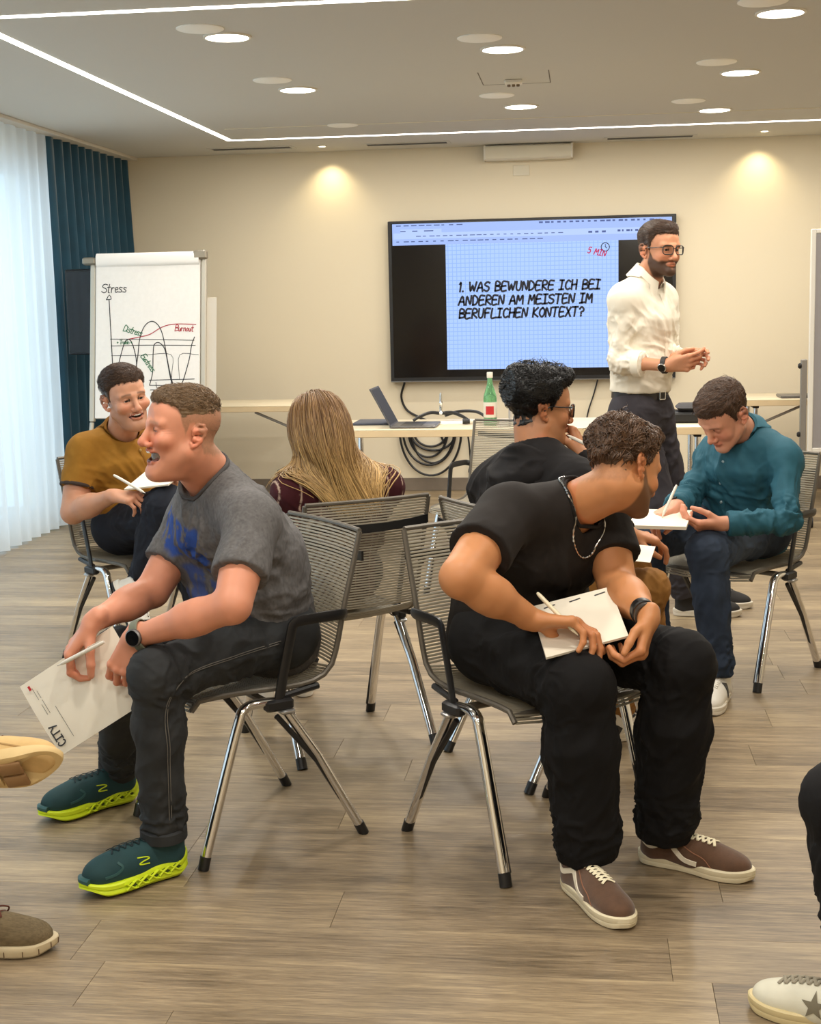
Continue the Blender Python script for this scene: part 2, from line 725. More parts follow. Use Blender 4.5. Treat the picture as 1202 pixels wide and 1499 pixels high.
b = MB().box((WX0 - .2, WYB - .2, -.12), (WX1 + .2, WY + .2, -.006))
floor = struct(b.build('floor', M_JOINT, smooth=False))
PW = 0.205
plank_me = {}
for Lp in (1.3, .9, .55):
    mb = MB().box((0, 0, -.006), (Lp - .0009, PW - .0007, 0), .0004)
    me = mesh_data('plank', np.concatenate(mb.v), mb.f, M_PLANK, smooth=False)
    plank_me[Lp] = me
prng = random.Random(4)
row_off = {}
y = 3.06 - 6 * PW
r = 0
cuts = {6: -.58, 5: .18, 8: .27, 7: -.98}
while y < WY - .01:
    start = cuts.get(r, prng.uniform(-1.2, 1.2))
    while start > -3.6:
        start -= 1.3
    x = max(start, -10)
    while x < 3.6:
        if x + 1.3 > -3.62:
            o = mk('plank', plank_me[1.3], floor)
            o.location = (x, y, 0)
        x += 1.3
    y += PW
    r += 1
# the floor behind and under the camera, where no single plank is seen, in whole rows
mb = MB()
y = 3.06 - 7 * PW
while y > WYB:
    st = prng.uniform(0, 1.3)
    x = -3.62 - st
    while x < 3.6:
        mb.box((x, y, -.006), (x + 1.298, y + PW - .0018, 0), .0011)
        x += 1.3
    y -= PW
tag(mb.build('floor_boards', M_PLANK, floor, smooth=False), kind='stuff')

struct(MB().box((WX0 - .2, WYB - .2, CZ), (WX1 + .2, WY + .2, CZ + .15)).build('ceiling', M_CEIL, smooth=False))
struct(MB().box((WX0 - .2, WY, -.006), (WX1 + .2, WY + .15, CZ)).build('wall_back', M_WALL, smooth=False))
struct(MB().box((WX1, WYB, -.006), (WX1 + .15, WY, CZ)).build('wall_right', M_WALL, smooth=False))
struct(MB().box((WX0 - .2, WYB - .15, -.006), (WX1 + .2, WYB, CZ)).build('wall_front', M_WALL, smooth=False))
wl = MB().box((WX0 - .2, WYB, 2.36), (WX0, WY, CZ)).box((WX0 - .2, 9.35, 0), (WX0, WY, 2.36)).box((WX0 - .2, WYB, 0), (WX0, .6, 2.36)).box((WX0 - .2, .6, -.006), (WX0, 9.35, .04))
struct(wl.build('wall_left', M_WALL, smooth=False))
struct(MB().box((WX0, WY - .014, 0), (WX1, WY, .098), .003).build('baseboard_back', M_SKIRT, smooth=False))
struct(MB().box((WX1 - .014, WYB, 0), (WX1, WY - .014, .098), .003).build('baseboard_right', M_SKIRT, smooth=False))
# lowered ceiling field between the light channels
struct(MB().box((-2.30, 9.30, CZ - .004), (WX1, 9.306, CZ + .01)).build('trim_1', mat('seam', s2l(236, 228, 205), .8), smooth=False))

M_WINF = mat('window_frame_white', s2l(225, 225, 225), .4)
M_GLASS = mat('window_glass', (1, 1, 1), .02, trans=1.0, ior=1.02)
for i in range(5):
    y0 = .6 + i * 1.75
    y1 = y0 + 1.75
    mb = MB()
    for a, c in (((WX0 - .10, y0, .04), (WX0 - .03, y0 + .06, 2.36)), ((WX0 - .10, y1 - .06, .04), (WX0 - .03, y1, 2.36)),
                 ((WX0 - .10, y0 + .06, .04), (WX0 - .03, y1 - .06, .11)), ((WX0 - .10, y0 + .06, 2.29), (WX0 - .03, y1 - .06, 2.36))):
        mb.box(a, c, .004)
    w = struct(mb.build('window_%d' % (i + 1), M_WINF, smooth=False))
    MB().box((WX0 - .07, y0 + .06, .11), (WX0 - .064, y1 - .06, 2.29)).build('pane', M_GLASS, w, smooth=False)

# curtain rail
struct(MB().box((-3.50, .4, CZ - .022), (-3.36, WY, CZ), .003).build('trim_2', mat('rail_white', s2l(214, 208, 196), .5), smooth=False))


def curtain(y0, y1, x, per, amp, seed, z0=.012, z1=CZ - .022, nz=14):
    n = int((y1 - y0) / per * 14)
    ys = np.linspace(y0, y1, n)
    zs = np.linspace(z1, z0, nz)
    P = np.zeros((nz, n, 3))
    for i, z in enumerate(zs):
        t = (z1 - z) / (z1 - z0)
        ph = ys / per * 2 * math.pi + 1.6 * (vnoise(np.column_stack([ys * 1.7, np.full(n, seed), np.full(n, t * .5)])) - .5) * 3
        a = amp * (.45 + .55 * min(1, t * 3)) * (.7 + .6 * vnoise(np.column_stack([ys * 3, np.full(n, seed + 9), np.full(n, t)])))
        P[i, :, 0] = x + a * (np.sin(ph) + .28 * np.sin(2 * ph + 1)) + .02 * t
        P[i, :, 1] = ys + .25 * per * np.cos(ph) * t * .5
        P[i, :, 2] = z
    return P


def sheer_mat():
    m = bpy.data.materials.new('sheer_fabric')
    m.use_nodes = True
    nt = m.node_tree
    N, L = nt.nodes, nt.links
    N.remove(N['Principled BSDF'])
    d = N.new('ShaderNodeBsdfDiffuse')
    d.inputs[0].default_value = (.86, .87, .86, 1)
    t = N.new('ShaderNodeBsdfTranslucent')
    t.inputs[0].default_value = (.86, .88, .88, 1)
    tr = N.new('ShaderNodeBsdfTransparent')
    m1 = N.new('ShaderNodeMixShader')
    m1.inputs[0].default_value = .55
    m2 = N.new('ShaderNodeMixShader')
    m2.inputs[0].default_value = .12
    L.new(d.outputs[0], m1.inputs[1])
    L.new(t.outputs[0], m1.inputs[2])
    L.new(m1.outputs[0], m2.inputs[1])
    L.new(tr.outputs[0], m2.inputs[2])
    L.new(m2.outputs[0], N['Material Output'].inputs[0])
    return m


mb = MB()
mb.grid(curtain(1.0, 9.13, -3.44, .17, .030, 2.0))
tag(mb.build('sheer_curtain', sheer_mat()), 'white sheer floor-length curtain drawn across the window wall', 'curtain')
mb = MB()
mb.grid(curtain(9.12, 10.80, -3.44, .155, .040, 5.0), thick=.004)
M_DRAPE = mat('drape_velvet', s2l(8, 62, 82), .8, noise=(7, .15), sheen=.3)
tag(mb.build('drape', M_DRAPE), 'dark petrol-blue drape hanging in the back left corner', 'curtain')

# ---------------------------------------------------------------- ceiling fittings
M_LIT = mat('lit_diffuser', (1, 1, 1), .5, emit=((1.0, .96, .86), 9.0))
M_LED = mat('lit_channel', (1, 1, 1), .5, emit=((1.0, .97, .90), 5.5))
M_WHITE = mat('white_plastic', s2l(228, 222, 208), .45)
M_DARK = mat('dark_slot', s2l(34, 32, 30), .6)
M_BLACK = mat('black_plastic', (.012, .012, .013), .38)

t = empty('led_channel', ((LED_X0 + LED_X1) / 2, LED_Y0, CZ), 0, 'glowing rectangular light line set into the ceiling', 'light')
for a, c in (((LED_X0, LED_Y1 - .02), (LED_X1, LED_Y1 + .02)), ((LED_X0, LED_Y0 - .02), (LED_X1, LED_Y0 + .02)),
             ((LED_X0 - .02, LED_Y0 - .02), (LED_X0 + .02, LED_Y1 + .02)), ((LED_X1 - .02, LED_Y0 - .02), (LED_X1 + .02, LED_Y1 + .02))):
    o = MB().box((*a, CZ - .003), (*c, CZ + .01)).build('light_bar', M_LED, t, smooth=False)
    o.location = (-t.location[0], -t.location[1], -CZ)

ring_me = disc_me = None


def place_words(i, j):
    col = ('left', 'middle', 'right')[i]
    row = {5: 'nearest', 6: 'farthest' if i < 2 else 'second', 7: 'farthest'}[j]
    return col, row


dproto = None
for i, x in enumerate(DL_X):
    for j, yy in enumerate(DL_YM if i == 1 else DL_Y):
        if i == 0 and j == 7 or j < 5:
            continue
        if j >= 5:
            c_, r_ = place_words(i, j)
            lab = 'lit round downlight, %s of the %s column in the ceiling' % (r_, c_)
            if i == 0 and j == 6:
                lab = 'lit round downlight in the left column, above the flip chart'
        else:
            continue
        t = empty('downlight', (x, yy, CZ), 0, lab, 'light', 'round downlights in the ceiling')
        if dproto is None:
            rg = MB().lathe([(.101, .004), (.104, 0), (.103, -.006), (.093, -.008), (.091, -.001)], 32).build('trim_ring', M_WHITE, t)
            df = MB().lathe([(.0925, .004), (.0925, -.006), (.080, -.0068), (.001, -.007)], 32).build('diffuser', M_LIT, t)
            dproto = (rg, df)
        else:
            for q_ in dproto:
                c = q_.copy()
                COL.objects.link(c)
                c.parent = t
SPK = [(-1.575, 6.02, 'left', 'nearest'), (-1.575, 7.42, 'left', 'second'), (-1.53, 9.32, 'left', 'farthest'),
       (-.45, 6.50, 'middle', 'nearest'), (-.48, 8.26, 'middle', 'farthest'),
       (.70, 5.98, 'right', 'nearest'), (.65, 7.41, 'right', 'second'), (.61, 8.78, 'right', 'farthest')]
first = None
for x, yy, c_, r_ in SPK:
    if first is None:
        first = MB().lathe([(.099, .004), (.099, -.003), (.094, -.0055), (.001, -.006)], 32).build('ceiling_speaker', mat('speaker_white', s2l(254, 252, 244), .6))
        o = first
    else:
        o = first.copy()
        COL.objects.link(o)
    o.location = (x, yy, CZ)
    tag(o, 'unlit white round speaker cover beside the %s %s downlight' % (r_, c_), 'speaker', 'round speaker covers in the ceiling')
for x0, x1, yy, lab in ((-2.68, -2.10, 10.46, 'left'), (-1.55, -.97, 10.50, 'middle'), (.17, .77, 10.62, 'right')):
    t = empty('ceiling_vent', ((x0 + x1) / 2, yy, CZ), 0, 'long dark slot air vent at the back of the ceiling, %s of three' % lab, 'vent', 'slot vents along the back of the ceiling')
    hw = (x1 - x0) / 2
    MB().box((-hw - .025, -.085, -.004), (hw + .025, -.060, .004)).box((-hw - .025, .060, -.004), (hw + .025, .085, .004)).box((-hw - .025, -.060, -.004), (-hw, .060, .004)).box((hw, -.060, -.004), (hw + .025, .060, .004)).build('frame', M_CEIL, t, smooth=False)
    MB().box((-hw, -.060, -.001), (hw, .060, .004)).build('slot', M_DARK, t, smooth=False)
for x, lab in ((-1.87, 'above the left patch of lit wall'), (1.25, 'above the right patch of lit wall')):
    t = empty('wall_spot', (x, 10.46, CZ), 0, 'tiny recessed spotlight ' + lab, 'light', 'small wall-washing spotlights')
    MB().lathe([(.035, .004), (.036, -.004), (.026, -.006), (.024, .002)], 20).build('trim_ring', M_WHITE, t)
    MB().lathe([(.024, .004), (.024, -.003), (.001, -.0035)], 20).build('bulb', M_LIT, t)
# access hatch and sensor
mb = MB()
for a, c in (((-.53, 7.45), (-.525, 7.87)), ((-.175, 7.45), (-.170, 7.87)), ((-.53, 7.865), (-.17, 7.87))):
    mb.box((*a, CZ - .0012), (*c, CZ + .004))
tag(mb.build('ceiling_hatch', mat('hatch_line', s2l(120, 112, 98), .8), smooth=False), 'thin square outline of an access hatch around the ceiling sensor', 'hatch')
t = empty('ceiling_sensor', (-.362, 7.74, CZ), 0, 'small white boxy sensor hanging from the ceiling hatch', 'sensor')
MB().box((-.045, -.04, -.022), (.045, .04, .002), .006).build('base', M_WHITE, t)
mb = MB()
for dx in (-.024, 0, .024):
    mb.lathe([(.009, -.022), (.009, -.032), (.004, -.034)], 10, org=(dx, 0, 0))
mb.build('lens', mat('brown_plastic', s2l(110, 92, 70), .5), t)

# projection screen case on the back wall
t = empty('projection_screen', (-.40, WY - .06, 2.50), 0, 'white rolled-up projection screen case high on the wall above the television', 'screen case')
MB().box((-.325, -.05, -.058), (.325, .06, .05), .008).build('case', M_WHITE, t)
MB().box((-.315, -.056, -.048), (.315, -.049, .040), .002).build('front_panel', mat('off_white', s2l(226, 218, 196), .5), t)
MB().box((-.325, -.058, -.058), (-.308, .06, .05), .004).build('end_cap', M_WHITE, t)
MB().box((.308, -.058, -.058), (.325, .06, .05), .004).build('end_cap', M_WHITE, t)
tag(MB().box((-.06, -.008, -.055), (.06, .0, .02), .002).build('wall_plate', mat('off_white', (0, 0, 0))), 'small blank cream plate on the wall under the screen case', 'plate')
bpy.data.objects['wall_plate'].location = (-.455, WY, 2.39)


# ================================================================ drawing strokes (flat print on boards and screens)
FONT = {
    'W': [[(0, 1), (.22, 0), (.45, .7), (.68, 0), (.95, 1)]], 'A': [[(0, 0), (.42, 1), (.78, 0)], [(.12, .36), (.68, .38)]],
    'S': [[(.7, .88), (.45, 1), (.12, .88), (.1, .65), (.6, .42), (.65, .15), (.35, 0), (0, .12)]],
    'B': [[(.08, 0), (.12, 1), (.6, .92), (.62, .65), (.15, .53), (.68, .45), (.7, .12), (.08, 0)]],
    'E': [[(.7, 1), (.1, .97), (.05, 0), (.68, .03)], [(.08, .52), (.58, .54)]], 'U': [[(.05, 1), (.05, .25), (.3, 0), (.6, .2), (.68, 1)]],
    'N': [[(.02, 0), (.08, 1), (.62, .05), (.7, 1)]], 'D': [[(.08, 0), (.1, 1), (.55, .85), (.72, .45), (.5, .08), (.08, 0)]],
    'R': [[(.05, 0), (.1, 1), (.6, .93), (.62, .62), (.12, .48), (.7, 0)]], 'I': [[(.05, 1), (.6, 1)], [(.33, 1), (.3, 0)], [(0, 0), (.6, .02)]],
    'C': [[(.68, .85), (.4, 1), (.08, .7), (.08, .25), (.35, 0), (.68, .12)]], 'H': [[(.06, 1), (.04, 0)], [(.68, 1), (.66, 0)], [(.05, .5), (.67, .54)]],
    'M': [[(0, 0), (.12, 1), (.42, .35), (.75, 1), (.85, 0)]], 'T': [[(0, 1), (.75, 1)], [(.38, 1), (.34, 0)]], 'L': [[(.1, 1), (.06, 0), (.65, .02)]],
    'F': [[(.7, 1), (.1, .97), (.06, 0)], [(.08, .52), (.55, .54)]], 'K': [[(.08, 1), (.05, 0)], [(.65, 1), (.1, .45), (.7, 0)]],
    'O': [[(.4, 1), (.08, .75), (.06, .3), (.35, 0), (.66, .25), (.68, .72), (.4, 1)]], 'X': [[(.05, 1), (.7, 0)], [(.68, 1), (.02, 0)]],
    '?': [[(.05, .8), (.3, 1), (.6, .8), (.55, .55), (.3, .42), (.3, .25)], [(.29, .06), (.31, 0)]], '1': [[(.1, .8), (.28, 1), (.22, 0)]],
    '.': [[(.08, .05), (.12, 0)]], '5': [[(.62, 1), (.15, .97), (.1, .58), (.5, .6), (.62, .28), (.4, 0), (.05, .08)]], 'Y': [[(.02, 1), (.36, .5)], [(.7, 1), (.3, 0)]],
    's': [[(.5, .5), (.2, .58), (.12, .42), (.42, .22), (.36, .02), (.02, .06)]], 't': [[(.25, .95), (.2, .1), (.4, 0)], [(.02, .6), (.45, .62)]],
    'r': [[(.08, .55), (.1, 0)], [(.1, .38), (.25, .55), (.42, .52)]], 'e': [[(.06, .3), (.42, .34), (.35, .56), (.12, .5), (.08, .15), (.25, 0), (.45, .1)]],
    'u': [[(.05, .55), (.08, .1), (.28, .02), (.42, .5), (.44, 0)]], 'n': [[(.06, .55), (.06, 0)], [(.06, .4), (.28, .56), (.4, .4), (.42, 0)]],
    'o': [[(.25, .55), (.05, .35), (.12, .02), (.38, .08), (.42, .4), (.25, .55)]], 'i': [[(.12, .55), (.12, 0)], [(.13, .78), (.14, .82)]],
    'a': [[(.4, .5), (.12, .52), (.05, .15), (.3, .02), (.42, .5), (.44, 0)]], 'l': [[(.1, 1), (.1, .1), (.22, 0)]], '+': [[(.05, .4), (.45, .4)], [(.25, .6), (.25, .2)]],
}


def ribbon(mb, pts, w, z, sub=4, c=None):
    P = smooth_path([(p[0], p[1], 0) for p in pts], sub)[:, :2] if len(pts) > 2 else np.array(pts, dtype=float)
    T = np.gradient(P, axis=0)
    T /= np.linalg.norm(T, axis=1)[:, None] + 1e-9
    N_ = np.stack([-T[:, 1], T[:, 0]], 1)
    P = P.copy()
    P[0] -= T[0] * w * .4
    P[-1] += T[-1] * w * .4
    k = len(P)
    V = np.vstack([np.column_stack([P + N_ * w / 2, np.full(k, z)]), np.column_stack([P - N_ * w / 2, np.full(k, z)])])
    mb.add(V, [(i, k + i, k + i + 1, i + 1) for i in range(k - 1)], c)


def write(mb, s, x, y, h, w, z=0.0, slant=.12, rot=0.0, adv=.92, seed=1, c=None, ww=.85):
    rr = random.Random(seed)
    cx = 0
    ca, sa = math.cos(rot), math.sin(rot)
    for ch in s:
        if ch == ' ':
            cx += .55 * adv
            continue
        g = FONT.get(ch)
        if g:
            for st in g:
                pts = []
                for (u, v) in st:
                    uu = (cx + u * ww + v * slant + rr.uniform(-.02, .02)) * h
                    vv = (v + rr.uniform(-.025, .025)) * h
                    pts.append((x + uu * ca - vv * sa, y + uu * sa + vv * ca))
                ribbon(mb, pts, w, z, c=c)
            wid = max(p[0] for st in g for p in st)
            cx += (wid * ww + .24) * adv
    return cx * h


def flat_plane(mb, R, org):
    """turn a drawing laid out in x,y into a plane in space"""
    R = np.asarray(R)
    mb.v = [v @ R.T + np.asarray(org) for v in mb.v]
    return mb


# ================================================================ television
TVX0, TVX1, TVZ0, TVZ1 = -1.448, .668, .838, 2.026
TW, TH = TVX1 - TVX0, TVZ1 - TVZ0
TY = WY - .075
tv = empty('television', ((TVX0 + TVX1) / 2, TY, TVZ0), 0, 'large wall-mounted television showing a question in German on squared paper', 'television')
MB().box((-TW / 2, 0, 0), (TW / 2, .045, TH), .004).build('housing', M_BLACK, tv)
MB().box((-.3, .045, TH * .3), (.3, .075, TH * .7)).build('wall_bracket', M_DARK, tv, smooth=False)
MB().box((-TW / 2, -.002, -.004), (TW / 2, .03, .004), .001).build('bottom_rail', mat('brushed_metal', s2l(150, 150, 150), .3, 1.0), tv)
RV = np.array([[1, 0, 0], [0, 0, -1], [0, 1, 0]], dtype=float)  # x,y,z(out) -> x, -y out, z up
RV = np.array([[1, 0, 0], [0, 0, 1], [0, 1, 0]], dtype=float)


def scr(px, py):
    """screen coordinates: photo fractions of the panel, 0..1 right, 0..1 down"""
    return (-TW / 2 + px * TW, TH - py * TH)


def emitmat(name, col, s=1.0):
    return mat(name, (0, 0, 0), .5, emit=(col, s))


def panel(x0, y0, x1, y1, z, name, m):
    a, b_ = scr(x0, y1), scr(x1, y0)
    mb = MB()
    mb.add([(a[0], a[1], z), (b_[0], a[1], z), (b_[0], b_[1], z), (a[0], b_[1], z)], [(0, 1, 2, 3)])
    mb.v = [v * np.array([1, 1, 1]) for v in mb.v]
    V = mb.v[0]
    mb.v[0] = np.column_stack([V[:, 0], -V[:, 2], V[:, 1]])
    return mb.build(name, m, tv, smooth=False)


def wallify(mb, z):
    mb.v = [np.column_stack([v[:, 0], np.full(len(v), -z), v[:, 1]]) for v in mb.v]
    return mb


M_SCRBLK = mat('screen_black', (.004, .004, .005), .12, spec=.5)
panel(.012, .014, .988, .975, .0010, 'screen_glass', M_SCRBLK)
BLUE = s2l(165, 195, 255)
panel(.016, .018, .985, .150, .0022, 'browser_bar', emitmat('bar_light', s2l(160, 186, 244), .95))
panel(.020, .075, .90, .112, .0028, 'address_field', emitmat('field_light', s2l(176, 200, 252), .98))
panel(.045, .052, .19, .076, .0026, 'browser_tab', emitmat('tab_light', s2l(176, 200, 252), .98))


def slide_mat():
    m = bpy.data.materials.new('squared_slide')
    m.use_nodes = True
    nt = m.node_tree
    N, L = nt.nodes, nt.links
    p = N['Principled BSDF']
    p.inputs['Base Color'].default_value = (0, 0, 0, 1)
    tc = N.new('ShaderNodeTexCoord')
    sp = N.new('ShaderNodeSeparateXYZ')
    L.new(tc.outputs['Object'], sp.inputs[0])
    outs = []
    for ax in ('X', 'Z'):
        a = N.new('ShaderNodeMath')
        a.operation = 'MODULO'
        b2 = N.new('ShaderNodeMath')
        b2.operation = 'ADD'
        b2.inputs[1].default_value = 10.0
        L.new(sp.outputs[ax], b2.inputs[0])
        L.new(b2.outputs[0], a.inputs[0])
        a.inputs[1].default_value = .0315
        c = N.new('ShaderNodeMath')
        c.operation = 'LESS_THAN'
        L.new(a.outputs[0], c.inputs[0])
        c.inputs[1].default_value = .0050
        outs.append(c.outputs[0])
    mx = N.new('ShaderNodeMath')
    mx.operation = 'MAXIMUM'
    L.new(outs[0], mx.inputs[0])
    L.new(outs[1], mx.inputs[1])
    mix = N.new('ShaderNodeMix')
    mix.data_type = 'RGBA'
    mix.inputs[6].default_value = (*s2l(166, 197, 255), 1)
    mix.inputs[7].default_value = (*s2l(142, 176, 238), 1)
    L.new(mx.outputs[0], mix.inputs[0])
    L.new(mix.outputs[2], p.inputs['Emission Color'])
    p.inputs['Emission Strength'].default_value = 1.0
    return m


panel(.203, .150, .803, .928, .0022, 'slide', slide_mat())
M_INK = mat('screen_ink', (.006, .008, .02), .5)
mb = MB()
tx, ty = scr(.246, 0)[0], 0
for i, (line, yb, wtot) in enumerate((('1. WAS BEWUNDERE ICH BEI', .418, .497), ('ANDEREN AM MEISTEN IM', .502, .470), ('BERUFLICHEN KONTEXT?', .583, .440))):
    probe = write(MB(), line, 0, 0, 1, .1, seed=i)
    write(mb, line, tx, scr(0, yb)[1] - .030, .066, .0150, seed=i, ww=.85)
    # scale the line to its measured width
    V = mb.v[-1]
    n_before = 0
    k = (wtot * TW) / (probe * .066)
    mb.v = [v if getattr(v, '_x', None) else v for v in mb.v]
    for q_ in range(len(mb.v)):
        v = mb.v[q_]
        if v[:, 2].max() < .5:
            v = v.copy()
            v[:, 0] = tx + (v[:, 0] - tx) * k
            v[:, 2] = 1.0
            mb.v[q_] = v
wallify(mb, .0034).build('slide_text', M_INK, tv, smooth=False)
mb = MB()
x5, y5 = scr(.696, .222)
write(mb, '5 MIN', x5, y5 + .0, .043, .0075, rot=-.24, seed=3, ww=.72)
wallify(mb, .0034).build('slide_note', emitmat('red_ink', s2l(196, 40, 92), .9), tv, smooth=False)
mb = MB()
cx_, cy_ = scr(.758, .190)
ribbon(mb, [(cx_ + .030 * math.cos(a), cy_ + .030 * math.sin(a)) for a in np.linspace(0, 2 * math.pi, 25)], .006, 0, 1)
ribbon(mb, [(cx_, cy_ + .020), (cx_, cy_)], .005, 0)
ribbon(mb, [(cx_, cy_), (cx_ + .012, cy_ - .008)], .005, 0)
wallify(mb, .0034).build('clock_symbol', M_INK, tv, smooth=False)
mb = MB()
rr = random.Random(5)
for (xa, xb, yy, n_, hh) in ((.03, .27, .030, 9, .006), (.53, .93, .030, 19, .010), (.045, .17, .064, 3, .006), (.10, .62, .096, 22, .005), (.70, .77, .096, 3, .012), (.80, .89, .092, 6, .012), (.03, .55, .128, 20, .006)):
    for k in range(n_):
        u0 = xa + (xb - xa) * k / n_
        u1 = u0 + (xb - xa) / n_ * rr.uniform(.35, .8)
        a_, b_ = scr(u0, yy + hh / 2), scr(u1, yy - hh / 2)
        mb.add([(a_[0], a_[1], 0), (b_[0], a_[1], 0), (b_[0], b_[1], 0), (a_[0], b_[1], 0)], [(0, 1, 2, 3)])
tag(wallify(mb, .0036).build('toolbar_marks', emitmat('toolbar_ink', s2l(70, 90, 150), .9), tv, smooth=False), kind='stuff')

# ================================================================ tables
M_TOP = mat('maple_top', s2l(222, 198, 158), .38, noise=(6, .05))
M_CHROME = mat('chrome', (.82, .82, .83), .10, 1.0)
M_GREY = mat('grey_metal', s2l(150, 146, 140), .4, .6)


def table(x0, x1, y0, y1, z, label, braces=True):
    cx, cy = (x0 + x1) / 2, (y0 + y1) / 2
    t = empty('table', (cx, cy, 0), 0, label, 'table')
    hx, hy = (x1 - x0) / 2, (y1 - y0) / 2
    MB().box((-hx, -hy, z - .006), (hx, hy, z), .002).build('table_top', mat('table_laminate', s2l(226, 212, 182), .35), t)
    MB().box((-hx, -hy, z - .042), (hx, hy, z - .006), .002).build('edge_band', M_TOP, t)
    for sx in (-1, 1):
        MB().box((sx * (hx - .12) - .02, -hy + .08, z - .062), (sx * (hx - .12) + .02, hy - .08, z - .042), .003).build('rail', M_DARK, t)
        for sy in (-1, 1):
            l_ = MB().tube([(sx * (hx - .12), sy * (hy - .10), .01), (sx * (hx - .12), sy * (hy - .10), z - .043)], .016, 14).build('leg', M_CHROME, t)
            MB().lathe([(.019, 0), (.019, .02), (.016, .022)], 14, org=(sx * (hx - .12), sy * (hy - .10), 0)).build('foot', M_BLACK, l_)
        if braces:
            MB().tube([(sx * (hx - .12), -hy + .10, z - .18), (sx * (hx - .42), -hy + .10, z - .05)], .009, 8).build('brace', M_GREY, t)
    return t


table(-3.25, -1.86, 9.70, 10.38, .74, 'light maple folding table against the back wall behind the flip chart')
table(-1.42, .72, 7.68, 8.38, .74, 'long light maple table in front of the television', braces=False)
table(1.02, 2.75, 9.72, 10.38, .74, 'light maple folding table against the back wall at the right')

# ---- things on the tables
TZ = .74
M_LIDG = mat('lid_grey', s2l(84, 84, 86), .6, .2)
t = empty('laptop', (-.93, 7.90, TZ), 0, 'open grey laptop seen from the side on the middle table', 'laptop')
M_ALU = mat('laptop_grey', s2l(118, 116, 116), .35, .7)
MB().box((-.125, -.16, 0), (.125, .16, .014), .004).build('keyboard_base', M_ALU, t)
MB().box((-.07, -.14, .0138), (.05, .14, .0152), .0005).build('keyboard', M_BLACK, t)
a = math.radians(-28)
Rl = np.array([[math.cos(a), 0, math.sin(a)], [0, 1, 0], [-math.sin(a), 0, math.cos(a)]])
lid = MB().box((-.004, -.16, 0), (.004, .16, .235), .002, R=Rl, org=(-.120, 0, .010)).build('lid', M_LIDG, t)
MB().box((.0041, -.15, .01), (.0052, .15, .225), .0002, R=Rl, org=(-.120, 0, .010)).build('display', mat('matt_display', (.01, .01, .012), .6), lid)
tag(MB().box((-.11, -.14, 0), (.11, .14, .014), .004).build('tablet_sleeve', mat('dark_blue_grey', s2l(64, 70, 84), .5)), 'closed dark slim computer lying left of the open laptop', 'laptop')
bpy.data.objects['tablet_sleeve'].location = (-1.19, 8.12, TZ)
tag(MB().box((-.13, -.10, 0), (.13, .10, .004), .001).build('paper_stack', mat('paper', s2l(238, 232, 216), .7)), 'sheets of white paper behind the open laptop', 'paper')
bpy.data.objects['paper_stack'].location = (-.76, 8.10, TZ)
t = empty('microphone_stand', (-.82, 8.22, TZ), 0, 'small silver desk stand on curved black feet on the middle table', 'stand')
mb = MB()
for s_ in (-1, 1):
    mb.tube(smooth_path([(0, 0, .045), (s_ * .06, 0, .05), (s_ * .12, -.01, .03), (s_ * .16, -.02, .006)], 4), [.010] * 9 + [.009] * 3 + [.008], 8)
mb.build('foot', M_BLACK, t)
MB().lathe([(.012, .04), (.014, .05), (.008, .06), (.008, .10), (.011, .105), (.007, .12), (.007, .15), (.003, .165)], 14).build('stem', M_CHROME, t)
t = empty('cable_plug', (-.62, 7.98, TZ), 0, 'white adapter with a black plug lying on the middle table', 'adapter')
MB().tube([(-.02, 0, .016), (.10, .01, .013)], [.012, .010], 8).box((.05, -.012, .001), (.15, .022, .022), .004).build('adapter', M_WHITE, t)
MB().tube([(-.055, -.005, .018), (-.015, 0, .018)], [.016, .014], 10).build('plug', M_BLACK, t)

# bottle
t = empty('water_bottle', (-.515, 7.90, TZ), 0, 'green glass water bottle with a red label and white cap', 'bottle')
prof = [(.030, 0), (.036, .004), (.037, .01), (.037, .15), (.035, .165), (.026, .195), (.0165, .225), (.0140, .25), (.0135, .27), (.0155, .272), (.0155, .28)]
MB().lathe(prof, 28).build('glass_body', mat('green_glass', (.25, .62, .32), .05, trans=.75, ior=1.45), t)
MB().lathe([(.0375, .045), (.0377, .046), (.0377, .128), (.0375, .129)], 28).build('label', mat('label_paper', s2l(214, 206, 190), .5), t)
lb = MB()
for r0, z0, z1, w_ in ((.0382, .062, .108, .62),):
    A = np.linspace(-w_ - math.pi / 2, w_ - math.pi / 2, 10)
    P = np.array([[(r0 * math.cos(a_), r0 * math.sin(a_), z) for a_ in A] for z in (z1, z0)])
    lb.grid(P)
lb.build('red_emblem', mat('label_red', s2l(178, 34, 38), .5), t)
MB().lathe([(.0158, .262), (.0165, .264), (.0165, .290), (.015, .293), (.002, .294)], 20).build('cap', M_WHITE, t)
tag(MB().box((-.012, -.10, 0), (.0, .10, .155), .004, ).build('tablet', mat('silver', s2l(190, 190, 194), .3, .6)), 'thin silver tablet standing on edge behind the man in the hooded top', 'tablet')
bpy.data.objects['tablet'].location = (-.40, 7.95, TZ)
t = empty('equipment_case', (.60, 8.02, TZ), 0, 'small black equipment case at the right end of the middle table', 'case')
MB().box((-.13, -.12, 0), (.14, .12, .06), .012).build('case_body', M_BLACK, t)
MB().box((-.10, -.10, .06), (.14, .10, .10), .02).build('case_lid', mat('dark_grey_cloth', s2l(58, 56, 58), .7), t)
tag(MB().box((-.17, -.12, 0), (.17, .12, .02), .005).build('closed_laptop', M_ALU), 'closed grey laptop on the right-hand table beside the pinboard', 'laptop')
bpy.data.objects['closed_laptop'].location = (1.47, 9.92, TZ)

